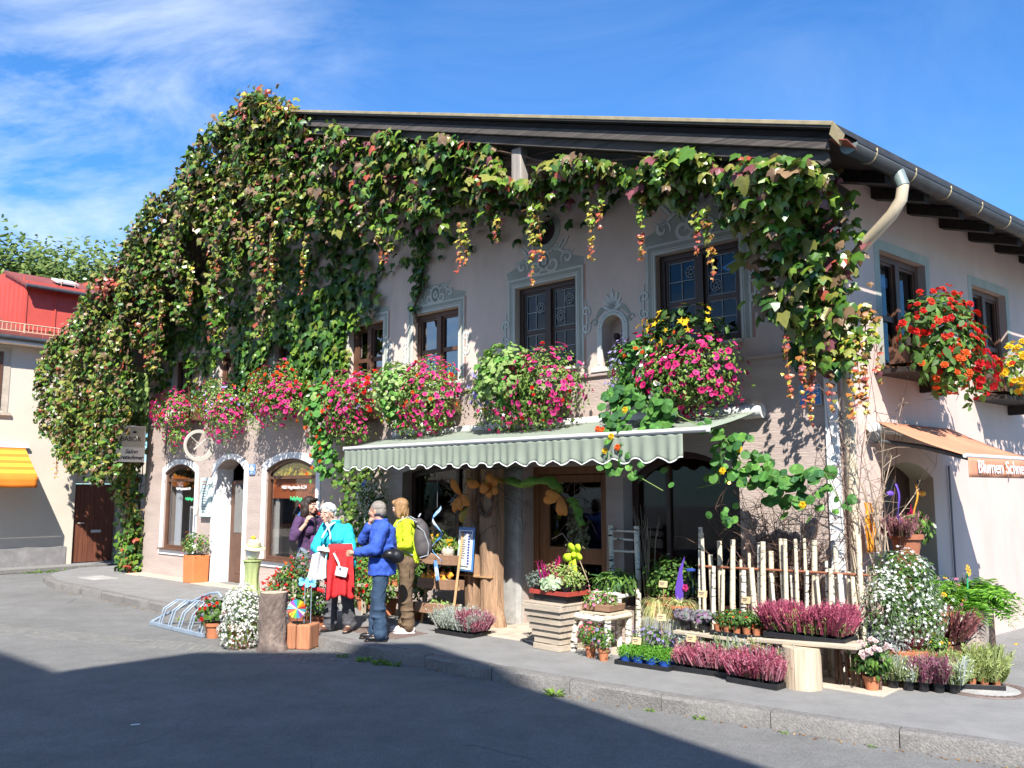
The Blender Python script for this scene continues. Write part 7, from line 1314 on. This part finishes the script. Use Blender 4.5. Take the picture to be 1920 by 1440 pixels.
def hair(t, HM, mat, style, name='hair'):
    b = MB()
    def B(c, r, M=None): b.ball((0, 0, 0), r, 14, 10, HM @ T(*c) @ (M or Matrix.Identity(4)))
    if style == 'short': B((0, .022, .052), (.083, .098, .082)); B((0, .075, .0), (.068, .045, .07)); B((.06, .03, .0), (.022, .045, .04)); B((-.06, .03, .0), (.022, .045, .04))
    if style == 'curly':
        r_ = random.Random(4)
        for k in range(120):
            d = Vector((r_.gauss(0, 1), r_.gauss(.25, 1), r_.gauss(.55, .8))).normalized()
            if d.y < -.62 and d.z < .55: continue
            if d.z < -.35 and d.y < .2: continue
            B((d.x * .084, .015 + d.y * .098, .04 + d.z * .09), (.024, .024, .024))
        B((0, .02, .05), (.084, .1, .085))
    if style == 'bob':
        B((0, .018, .05), (.088, .104, .086)); B((0, .06, -.02), (.080, .055, .085)); B((.068, .02, -.025), (.026, .055, .08)); B((-.068, .02, -.025), (.026, .055, .08)); B((0, -.062, .085), (.066, .03, .028)); B((.045, -.072, .07), (.03, .02, .03)); B((-.045, -.072, .07), (.03, .02, .03))
        r_ = random.Random(8)
        for k in range(40): a = r_.uniform(-.3, math.pi + .3); B((.088 * math.cos(a) * r_.uniform(.95, 1.15), .02 + .085 * math.sin(a) * r_.uniform(.95, 1.12), r_.uniform(-.09, .03)), (.014, .014, .05))
    if style == 'long':
        B((0, .02, .052), (.088, .106, .088)); B((0, .07, -.04), (.085, .06, .12)); B((.074, .02, -.06), (.034, .058, .13)); B((-.074, .02, -.06), (.034, .058, .13)); B((.03, -.07, .085), (.05, .026, .026)); B((-.03, -.07, .085), (.05, .026, .026))
        r_ = random.Random(5)
        for k in range(60): a = r_.uniform(-.25, math.pi + .25); B((.09 * math.cos(a) * r_.uniform(.9, 1.25), .025 + .09 * math.sin(a) * r_.uniform(.9, 1.2), r_.uniform(-.2, .02)), (.022, .022, .06))
    return cloth(t, name, b, mat, .006, 2)
# man in blue
J = dict(head=(-.05, .0, 1.545), neck=(.0, .0, 1.42), chest=(.03, .0, 1.24), pelvis=(.03, .0, .90), yaw=facing((-1, .25)), shL=(.06, -.185, 1.36), elL=(-.02, -.27, 1.10), wrL=(-.24, -.20, 1.06), shR=(.0, .185, 1.36), elR=(-.24, .14, 1.19), wrR=(-.145, .02, 1.36), handL=((-1, .2, -.1), (.1, .9, -.1), 1, .4), handR=((.25, -.25, .9), (.75, .3, -.3), 1, 1.1), hipL=(.03, -.09, .88), knL=(.0, -.11, .48), anL=(.04, -.13, .08), hipR=(.03, .09, .88), knR=(-.04, .09, .48), anR=(-.06, .09, .08), toeL=(-.1, -.15, .03), toeR=(-.2, .07, .03))
p_, HM = person('grey-haired man in blue jacket and jeans, hand at chin, seen from behind', Matrix.Translation((-1.62, 10.80, 0)), J, 'skin_tan', (facing((-1, .35)), R(6)))
top(p_, J, 'jacket_blue', 'jacket', (.215, .155), (.205, .16), -.12, (.082, .073, .058), collar=1, hemr=(.215, .165)); trousers(p_, J, 'denim', (.105, .084, .09), .04); shoes(p_, J, 'leather_black'); hair(p_, HM, 'hair_grey', 'short')
bg_ = thing('belt_bag', 'black belt bag at the back of the man in the blue jacket', 'bag', Matrix.Translation((-1.62, 10.80, 0))); b = MB(); b.ball((.20, -.14, 1.01), (.12, .09, .095), 14, 10); b.ball((.14, -.18, 1.03), (.09, .07, .07), 12, 8); link('pouch', solidify(b, .012, 4), 'leather_black', bg_); b = MB(); loft(b, [((.03, 0, 1.0), .222, .172, J['yaw']), ((.03, 0, 1.035), .222, .172, J['yaw'])], 28); b.build('belt', 'leather_black', bg_, smooth=50)
# woman with backpack
J = dict(head=(-.10, .02, 1.575), neck=(-.04, .01, 1.45), chest=(-.03, .0, 1.27), pelvis=(.02, .0, .93), yaw=facing((-1, .3)), shL=(.01, -.175, 1.385), elL=(.045, -.235, 1.12), wrL=(-.17, -.19, 1.07), shR=(-.05, .175, 1.385), elR=(-.08, .22, 1.12), wrR=(-.26, .10, 1.10), handL=((-1, .2, 0), (0, .8, -.3), 1, .5), handR=((-.8, -.4, .1), (0, -.6, -.4), -1, .5), hipL=(.02, -.09, .90), knL=(.0, -.10, .49), anL=(.05, -.11, .08), hipR=(.02, .09, .90), knR=(-.03, .08, .49), anR=(-.03, .08, .08), toeL=(-.1, -.13, .03), toeR=(-.18, .08, .03))
p_, HM = person('blonde woman in lime green shirt and brown trousers wearing a grey backpack', Matrix.Translation((-1.36, 11.36, 0)), J, 'skin_fair', (facing((-.93, .5)), R(4)))
top(p_, J, 'shirt_lime', 'shirt', (.19, .145), (.165, .135), -.06, (.068, .058, .05), (.72, .72), bust=1); trousers(p_, J, 'trousers_brown', (.108, .082, .082), .05); shoes(p_, J, 'canvas_white', 'white_paint'); hair(p_, HM, 'hair_blonde', 'bob')
bp = thing('backpack', 'dark grey backpack with light straps on the woman in the lime shirt', 'backpack', Matrix.Translation((-1.36, 11.36, 0))); b = MB(); b.ball((.19, -.02, 1.18), (.105, .14, .24), 18, 14); b.ball((.205, -.02, 1.07), (.105, .145, .15), 16, 10); b.ball((.26, -.02, 1.08), (.07, .11, .12), 14, 10); b.ball((.15, -.02, 1.39), (.07, .10, .06), 12, 8); link('pack', solidify(b, .012, 5), 'pack_grey', bp)
for yy in (-.15, .13): MB().tube([(.14, yy, 1.40), (.02, yy * 1.05, 1.465), (-.10, yy * 1.0, 1.40), (-.165, yy * .95, 1.25), (-.10, yy * 1.15, 1.08), (.1, yy * 1.1, .98)], .02, 8, flat=.4).build('shoulder_strap', 'pack_strap', bp, smooth=60)
MB().tube([(.14, -.15, 1.36), (.23, -.145, 1.28), (.29, -.11, 1.12), (.285, -.1, .98), (.18, -.14, .95)], .009, 6).build('piping', 'pack_strap', bp, smooth=60); MB().tube([(.27, .0, 1.30), (.325, .0, 1.16), (.32, 0, 1.0)], .008, 6).build('zip', 'ink', bp); MB().tube([(.15, -.05, 1.46), (.17, -.02, 1.5), (.15, .03, 1.46)], .01, 6).build('loop', 'pack_strap', bp)
MB().tube([(.05, -.16, .96), (.06, -.17, .70)], .016, 6, flat=.4).build('loose_strap', 'ink', bp)
# lady in turquoise
J = dict(head=(-.17, -.09, 1.50), neck=(-.09, -.03, 1.39), chest=(-.04, .0, 1.20), pelvis=(.0, .03, .87), yaw=facing((-.45, -.9)), shL=(.09, -.06, 1.30), elL=(.15, -.13, 1.06), wrL=(-.05, -.28, 1.03), shR=(-.22, .07, 1.325), elR=(-.33, -.02, 1.07), wrR=(-.23, -.22, 1.03), handL=((-.85, -.3, .1), (0, .4, .9), -1, .7), handR=((.6, -.6, 0), (.1, .3, .8), 1, .7), hipL=(.09, .0, .85), knL=(.10, -.03, .46), anL=(.13, .02, .08), hipR=(-.09, .05, .85), knR=(-.11, .02, .46), anR=(-.13, .05, .08), toeL=(.10, -.13, .03), toeR=(-.26, -.05, .03))
p_, HM = person('white-haired lady in turquoise fleece looking down at a leaflet', Matrix.Translation((-2.22, 11.40, 0)), J, 'skin_fair', (facing((-.5, -.9)), R(-24)))
HMr = HM
top(p_, J, 'fleece_turquoise', 'fleece', (.205, .165), (.20, .17), -.05, (.074, .068, .058), collar=1, bust=1); trousers(p_, J, 'trousers_grey', (.105, .084, .088), .04); shoes(p_, J, 'leather_brown'); hair(p_, HM, 'hair_white', 'curly')
b = MB(); f = Vector((-.45, -.9, 0)).normalized(); c0 = Vector((-.13, -.15, 1.37))
for (dx, dz, k) in ((-.05, -.02, 1), (.06, -.02, 1)): b.tube([c0 + Vector((dx * 1.4, .1, .04)), c0 + Vector((dx * .5, -.02, 0)), c0 + Vector((0, -.05, -.03))], [.02, .024, .02], 8, flat=.6)
b.ball(tuple(c0 + Vector((0, -.055, -.03))), .022, 8, 6); b.tube([c0 + Vector((0, -.06, -.03)), c0 + Vector((-.05, -.085, -.12)), c0 + Vector((-.07, -.09, -.17))], [.012, .028, .03], 8, flat=.4); b.tube([c0 + Vector((0, -.06, -.03)), c0 + Vector((.035, -.085, -.12)), c0 + Vector((.04, -.09, -.19))], [.012, .03, .03], 8, flat=.4); cloth(p_, 'scarf', b, 'lining_white', .007, 2)
lf = thing('leaflet', 'folded pale leaflet held by the white-haired lady', 'leaflet', Matrix.Translation((-2.22, 11.40, 0))); b = MB(); b.sheet(lambda i, j: (-.24 + .17 * i, -.33 - .05 * math.sin(i * 3) + .03 * j, 1.045 + .05 * j + .01 * math.sin(i * 5)), 8, 3); b.build('sheet', 'sign_mint', lf, solid=.002)
def drape(name, label, M, ax0, ax1, lenF, lenB, wid, mat, folds, seed, extra=None):
    """garment folded over a forearm, hanging on both sides"""
    t = thing(name, label, 'jacket', M); r_ = random.Random(seed); A, Bv = Vector(ax0), Vector(ax1); d = (Bv - A).normalized(); out = Vector((d.y, -d.x, 0)); ph = [r_.uniform(0, 6) for _ in range(4)]
    def fn(i, j):
        k = (j - .5) * 2; L = lenF if k > 0 else lenB; s = abs(k); rad = .062; c = A.lerp(Bv, i)
        if s < .14: a = k / .14 * math.pi / 2; p = c + out * rad * math.sin(a) + Vector((0, 0, rad * math.cos(a)))
        else:
            q = (s - .14) / .86; w = 1 + (wid - 1) * q; c = A.lerp(Bv, .5 + (i - .5) * w); fo = folds * q * (math.sin(i * 11 + ph[0]) + .6 * math.sin(i * 23 + ph[1] + q * 3)); edge = 1 + .05 * math.sin(i * 5 + ph[2]) + .015 * math.sin(i * 13 + ph[3])
            p = c + out * ((rad + .02 * q) * (1 if k > 0 else -.7) + fo) + Vector((0, 0, -L * q * edge))
        return tuple(p)
    b = MB(); b.sheet(fn, 36, 40); b.build('cloth', mat, t, smooth=80, solid=.012); return t, fn
MLd = Matrix.Translation((-2.22, 11.40, 0))
dj, fn = drape('red_jacket', 'red jacket with white lining draped over the lady\'s arm', MLd, (-.10, -.29, 1.06), (.17, -.18, 1.06), .60, .42, 1.25, 'jacket_red', .034, 3)
b = MB(); b.sheet(lambda i, j: (-.30 + .17 * i + .02 * j - .10 * j * (1 - i), -.30 + .035 * math.sin(i * 9 + j * 3) + .015 * math.sin(i * 23), 1.0 - .36 * j + .06 * i), 30, 14); b.build('lining', 'lining_white', dj, smooth=80, solid=.01); b = MB(); b.sheet(lambda i, j: (-.40 + .27 * i, -.335 + .02 * math.sin(i * 8), .66 - .05 * j - .09 * i), 14, 2); b.build('hem', 'jacket_red', dj, smooth=80, solid=.01)
b = MB(); b.box((.08, -.345, .79), (.15, .035, .12), RY(12)); link('pocket', solidify(b, .008, 3), 'lining_white', dj); b = MB(); b.tube([(-.02, -.36, 1.02), (.04, -.385, .92), (.07, -.39, .84)], [.02, .022, .015], 7, flat=.5); b.build('stripe', 'lining_white', dj, smooth=60)
# dark-haired woman
J = dict(head=(-.04, -.02, 1.59), neck=(-.08, .0, 1.46), chest=(-.07, .0, 1.27), pelvis=(-.06, .02, .92), yaw=facing((.85, -.5)), shL=(.05, .13, 1.39), elL=(.14, .05, 1.12), wrL=(.16, -.17, 1.08), shR=(-.16, -.15, 1.39), elR=(-.21, -.26, 1.14), wrR=(-.05, -.235, 1.34), handL=((.7, -.5, -.1), (-.3, .1, -.7), 1, .7), handR=((.35, .1, .9), (.6, .7, -.1), 1, .9), hipL=(.0, .09, .90), knL=(.02, .08, .5), anL=(.0, .09, .08), hipR=(-.12, -.05, .90), knR=(-.11, -.07, .5), anR=(-.14, -.07, .08), toeL=(.13, .02, .03), toeR=(0, -.14, .03))
p_, HM = person('dark-haired woman in purple top resting her hand at her chin', Matrix.Translation((-2.80, 12.30, 0)), J, 'skin_fair', (facing((.9, -.45)), R(-6)))
top(p_, J, 'shirt_purple', 'shirt', (.185, .14), (.155, .125), -.10, (.066, .056, .05), (.72, .72), bust=1); trousers(p_, J, 'jeans_pale', (.098, .07, .07), .1); hair(p_, HM, 'hair_dark', 'long'); shoes(p_, J, 'leather_black')
b = MB()
for a in ('L', 'R'): an = Vector(J['an' + a]); kn = Vector(J['kn' + a]); limb(b, [Vector((an.x, an.y, .06)), an.lerp(kn, .4), an.lerp(kn, .75)], [.058, .066, .072])
cloth(p_, 'boots', b, 'leather_black', .01, 3)
dj, fn = drape('plum_jacket', 'plum and pink jacket with white sleeve hung over the dark-haired woman\'s arm', Matrix.Translation((-2.80, 12.30, 0)), (.02, -.12, 1.12), (.30, -.16, 1.10), .52, .40, 1.2, 'jacket_plum', .028, 9)
b = MB(); b.tube([(.16, -.26, 1.16), (.22, -.29, 1.05), (.26, -.30, .88), (.24, -.29, .78)], [.05, .055, .05, .04], 10, flat=.6); link('sleeve', solidify(b, .01, 3), 'lining_white', dj); b = MB(); b.sheet(lambda i, j: (.02 + .22 * i, -.25 - .02 * math.sin(i * 8), .86 - .12 * i - .05 * j), 12, 2); b.build('pink_trim', 'trim_pink', dj, smooth=80, solid=.01); b = MB(); b.sheet(lambda i, j: (.06 + .2 * i, -.26 - .02 * math.sin(i * 8), .70 - .08 * i - .04 * j), 12, 2); b.build('pink_trim', 'trim_pink', dj, smooth=80, solid=.01)
# ---------------------------------------------------------------- neighbour house on the left
MN = Matrix.Translation((-11.252, 22.438, -.05)) @ RZ(47.61)
nb = thing('neighbour_house', 'cream plastered neighbour house with red roof and red dormer', 'house', MN)
w = MB().box((-9, 3, 2.72), (18, 6, 5.46)).build('wall', 'plaster_cream', nb)
MB().box((-9.08, -.012, .22), (17.85, .03, .46)).build('plinth', 'plinth_grey', nb)
def nslab(x0, x1, y0, z0, y1, z1, t): return MB().add([(x0, y0, z0), (x1, y0, z0), (x1, y1, z1), (x0, y1, z1), (x0, y0, z0 - t), (x1, y0, z0 - t), (x1, y1, z1 - t), (x0, y1, z1 - t)], [(0, 1, 2, 3), (7, 6, 5, 4), (0, 4, 5, 1), (1, 5, 6, 2), (2, 6, 7, 3), (3, 7, 4, 0)])
rf2 = nslab(-18.2, .3, -.32, 5.62, 3.0, 6.65, .12).build('roof', 'roof_red', nb); nslab(-18.2, .3, 6.3, 5.62, 3.0, 6.64, .12).build('roof_slope', 'roof_red', rf2)
for k in range(8): MB().box((-3.4 + k * .5, -.36, 5.66), (.46, .03, .10)).build('edge_tile', 'roof_red', rf2)
b = MB(); b.tube([(-18.2, -.40, 5.56), (.32, -.40, 5.56)], .07, 10); b.build('gutter', 'zinc_dark', nb, smooth=60)
MB().box((-9, -.2, 5.47), (18.3, .36, .06)).build('soffit', 'plaster_white', nb)
dm = MB().box((-.05, 2.1, 6.7), (2.25, 2.2, 1.3)).build('dormer', 'wall_red', nb)
for k in range(4): MB().box((-1.15 + k * .72, .985, 6.7), (.035, .03, 1.3)).build('batten', 'wall_red', dm)
for k in range(6): MB().box((-1.19, 1.15 + k * .36, 6.75), (.03, .03, 1.5)).build('batten', 'wall_red', dm)
MB().prism([(1.0, 6.0), (3.2, 6.0), (3.2, 7.85), (2.55, 7.85), (1.0, 7.3)], -1.185, -1.175, Matrix(((0, 1, 0, 0), (1, 0, 0, 0), (0, 0, 1, 0), (0, 0, 0, 1)))).build('cheek', 'wall_red', dm)
nslab(-1.25, 1.3, .72, 7.20, 2.6, 7.88, .07).build('dormer_roof', 'roof_red', dm); MB().tube([(-1.27, .70, 7.15), (1.3, .70, 7.15)], .05, 8).build('dormer_gutter', 'zinc_dark', dm, smooth=60)
MB().box((-.02, 1.55, 7.60), (.55, .55, .05), RX(20)).build('skylight', 'grey_white_metal', dm); MB().box((.42, .95, 6.95), (.06, .06, .2)).build('lamp', 'white_paint', dm)
for s_ in (-.18, .18): MB().tube([(s_ - .02, 1.32, 7.4), (s_ - .02, 1.25, 7.62)], .012, 5).build('skylight_stay', 'rail_cream', dm)
rl = MB().tube([(-5, -.1, 5.98), (.1, -.1, 5.98)], .016, 5).build('roof_railing', 'rail_cream', nb); MB().tube([(-5, -.1, 5.78), (.1, -.1, 5.78)], .016, 5).build('rail_bar', 'rail_cream', rl)
for k in range(48): MB().box((-4.6 + k * .1, -.1, 5.88), (.014, .014, .2)).build('baluster', 'rail_cream', rl)
for k in range(4): MB().box((-4.0 + k * 1.25, -.1, 5.84), (.035, .035, .32)).build('railing_post', 'rail_cream', rl)
wn = MB().ring([(-3.2, 3.72), (-3.2, 5.36), (-1.72, 5.36), (-1.72, 3.72)], [(-2.95, 3.85), (-2.95, 5.25), (-1.9, 5.25), (-1.9, 3.85)], -.015, .004).build('window', 'slab_stone', nb); MB().box((-2.42, -.004, 4.55), (1.04, .02, 1.40)).build('pane', 'glass_upper', wn); MB().box((-2.42, -.02, 4.55), (.07, .04, 1.40)).build('mullion', 'window_wood', wn); MB().box((-2.46, -.03, 3.72), (1.6, .1, .07)).build('sill', 'slab_stone', wn); MB().box((-1.93, -.02, 4.55), (.06, .04, 1.4)).build('frame', 'window_wood', wn)
for k, xx in enumerate((-6.0, -9.0, -12.0, -15.0)):
    for zz in (1.5, 4.5): wn = MB().box((xx, -.02, zz), (1.1, .05, 1.5)).build('window', 'window_wood', nb); MB().box((xx, -.05, zz), (.92, .02, 1.3)).build('pane', 'glass_upper', wn)
na = thing('orange_awning', 'orange and yellow striped awning on the cream neighbour house', 'awning', MN)
pm('stripe_yellow', (.80, .42, .04), .8, .06, 3, .1, 40); pm('stripe_orange', (.80, .21, .02), .8, .06, 3, .1, 40)
for k in range(9):
    t0, t1 = k / 9, (k + 1) / 9; b = MB(); b.sheet(lambda i, j: (-5.2 + 3.92 * i, -.06 - .98 * (t0 + (t1 - t0) * j), 2.90 - .72 * (t0 + (t1 - t0) * j)), 6, 1); b.build('stripe', 'stripe_yellow' if k % 2 else 'stripe_orange', na, solid=.004)
b = MB(); b.sheet(lambda i, j: (-5.2 + 3.92 * i, -1.045 - .012 * math.sin(i * 30) * j, 2.18 - .26 * j), 50, 3); b.build('valance', 'stripe_orange', na, smooth=60, solid=.004); MB().box((-3.2, -.05, 2.93), (4.0, .1, .06)).build('case', 'white_paint', na); MB().tube([(-1.3, -.08, 2.86), (-1.3, -1.03, 2.16)], .015, 6).build('arm', 'grey_white_metal', na)
ga_ = thing('yard_door', 'brown vertical plank door with letter slot and handle between the two houses', 'door', MN)
for k in range(8): MB().box((.10 + k * .128, .10, 1.02), (.121, .04, 2.0)).build('plank', 'door_red_brown', ga_, bevel=.004)
MB().box((.60, .065, .80), (.25, .02, .07)).build('letter_slot', 'grey_white_metal', ga_); MB().tube([(.13, .07, 1.02), (.13, .01, 1.02), (.27, .01, 1.02)], .014, 6).build('handle', 'grey_white_metal', ga_)
lw_ = thing('yard_wall', 'plastered wall around the brown yard door', 'wall', MN); MB().box((.6, .25, 2.35), (1.2, .3, .62)).build('lintel', 'plaster_cream', lw_); MB().box((1.9, .25, 1.3), (1.5, .3, 2.7)).build('pier', 'plaster_cream', lw_)
b = MB(); b.add([(-20, -1.15, .0), (3.6, -.75, .0), (3.6, .4, .0), (-20, .4, .0)], [(0, 1, 2, 3)]); setting(b.build('far_pavement', 'asphalt_path', None, MN)); b = MB().box((-8, -1.0, -.03), (24, .12, .08), RZ(1)); setting(b.build('far_kerb', 'granite', None, MN))
t_ = thing('weed_tuft', 'weeds growing at the kerb below the orange awning', 'weed', MN @ T(-1.0, -1.2, -.06), 'weeds along the kerb'); n = 120; a = rng.uniform(0, 6.28, n); foliage('leaves', [('narrow', np.stack([rng.normal(0, .3, n), rng.normal(0, .06, n), np.zeros(n)], 1), bases(rng.normal(0, .4, (n, 3)) + np.array([0, 0, 1.]), np.stack([np.cos(a), np.sin(a), rng.uniform(.3, 1.6, n)], 1)), rng.uniform(.06, .13, n), pal([LG2, LG1], [1, 1], n))], 'leaf_soft', t_)
# ---------------------------------------------------------------- trees behind
def tree(label, M, H, R0, seed, nleaf, cols):
    t = thing('broadleaf_tree', label, 'tree', M, 'trees behind the houses'); r_ = random.Random(seed); g = np.random.default_rng(seed); b = MB(); b.tube([(0, 0, 0), (.1, 0, H * .25), (0, .1, H * .5), (.1, 0, H * .8)], [.35, .28, .2, .06], 10); tips = []
    for k in range(60):
        a = r_.uniform(0, 6.28); z = H * r_.uniform(.28, .74); L = R0 * r_.uniform(.35, 1.0); e = Vector((math.cos(a) * L, math.sin(a) * L, z + L * r_.uniform(.25, .8))); b.tube([(0, 0, z), tuple(Vector((0, 0, z)).lerp(e, .5) + Vector((0, 0, .3))), tuple(e)], [.11, .07, .025], 6); tips += [e, Vector((0, 0, z)).lerp(e, .65)]
    b.build('trunk', 'bark', t, smooth=60); c = g.integers(0, len(tips), nleaf); P = np.array([tuple(q) for q in tips])[c] + g.normal(0, 1, (nleaf, 3)) * np.array([.85, .85, .62]) * (R0 / 4.5); d = P - np.array([0, 0, H * .55]); B = bases(d / np.linalg.norm(d, axis=1, keepdims=True) + g.normal(0, .5, (nleaf, 3)) + np.array([0, 0, .5]), g.normal(0, .6, (nleaf, 3)) - np.array([0, 0, .8]))
    foliage('crown', [('oval', P, B, g.uniform(.22, .42, nleaf), pal(cols, [1] * len(cols), nleaf))], 'leaf_soft', t)
TC = [(.13, .20, .04), (.19, .26, .06), (.09, .155, .035), (.21, .27, .065)]
tree('tall leafy green tree behind the red dormer roof', Matrix.Translation((-22.5, 44, -.2)), 15.9, 4.8, 21, 40000, TC); tree('lower leafy tree left of the red dormer roof', Matrix.Translation((-27.6, 45, -.2)), 13.8, 4.4, 22, 30000, TC); tree('leafy tree between the red dormer and the vine-clad gable', Matrix.Translation((-18.2, 46, -.2)), 15.4, 4.6, 23, 34000, TC)
# ---------------------------------------------------------------- houses across the street, behind the viewer; they shade the road
te = math.tan(R(SUN_EL)); tp_ = math.tan(R(SUN_HEAD)); YB = -3.0
def back(x, y): return (x - tp_ * (y - YB), -.13 + (y - YB) / math.cos(R(SUN_HEAD)) * te)
V_, B_, D_, F_, E_ = back(-4.85, 9.62), back(-3.80, 10.72), back(-1.05, 10.72), back(1.80, 6.35), back(3.1, 4.3)
hb1 = thing('opposite_house', 'tall half-hipped house across the street whose shadow lies on the road', 'house', Matrix.Identity(4)); MB().prism([(V_[0], -.2), (V_[0], V_[1]), B_, D_, F_, E_, (E_[0], -.2)], YB, YB - 8).build('wall', 'plaster_cream', hb1)
A_ = back(-9.4, 13.7)
hb2 = thing('opposite_gable_house', 'gabled house across the side lane whose shadow point lies on the road', 'house', Matrix.Identity(4)); MB().prism([(-16, -.2), (-16, 8.5), (A_[0], A_[1]), (V_[0] - .01, V_[1]), (V_[0] - .01, -.2)], YB - .05, YB - 8).build('wall', 'plaster_white', hb2)
for hh_, xs_ in ((hb1, (-3.4, -1.4, .6)), (hb2, (-14, -11, -8.5, -6.2))):
    for xx in xs_:
        for zz in (1.6, 4.6, 7.2): fr = MB().box((xx, YB + .0, zz), (1.1, .1, 1.5)).build('window', 'window_wood', hh_); MB().box((xx, YB + .06, zz), (.9, .02, 1.3)).build('pane', 'glass_upper', fr)
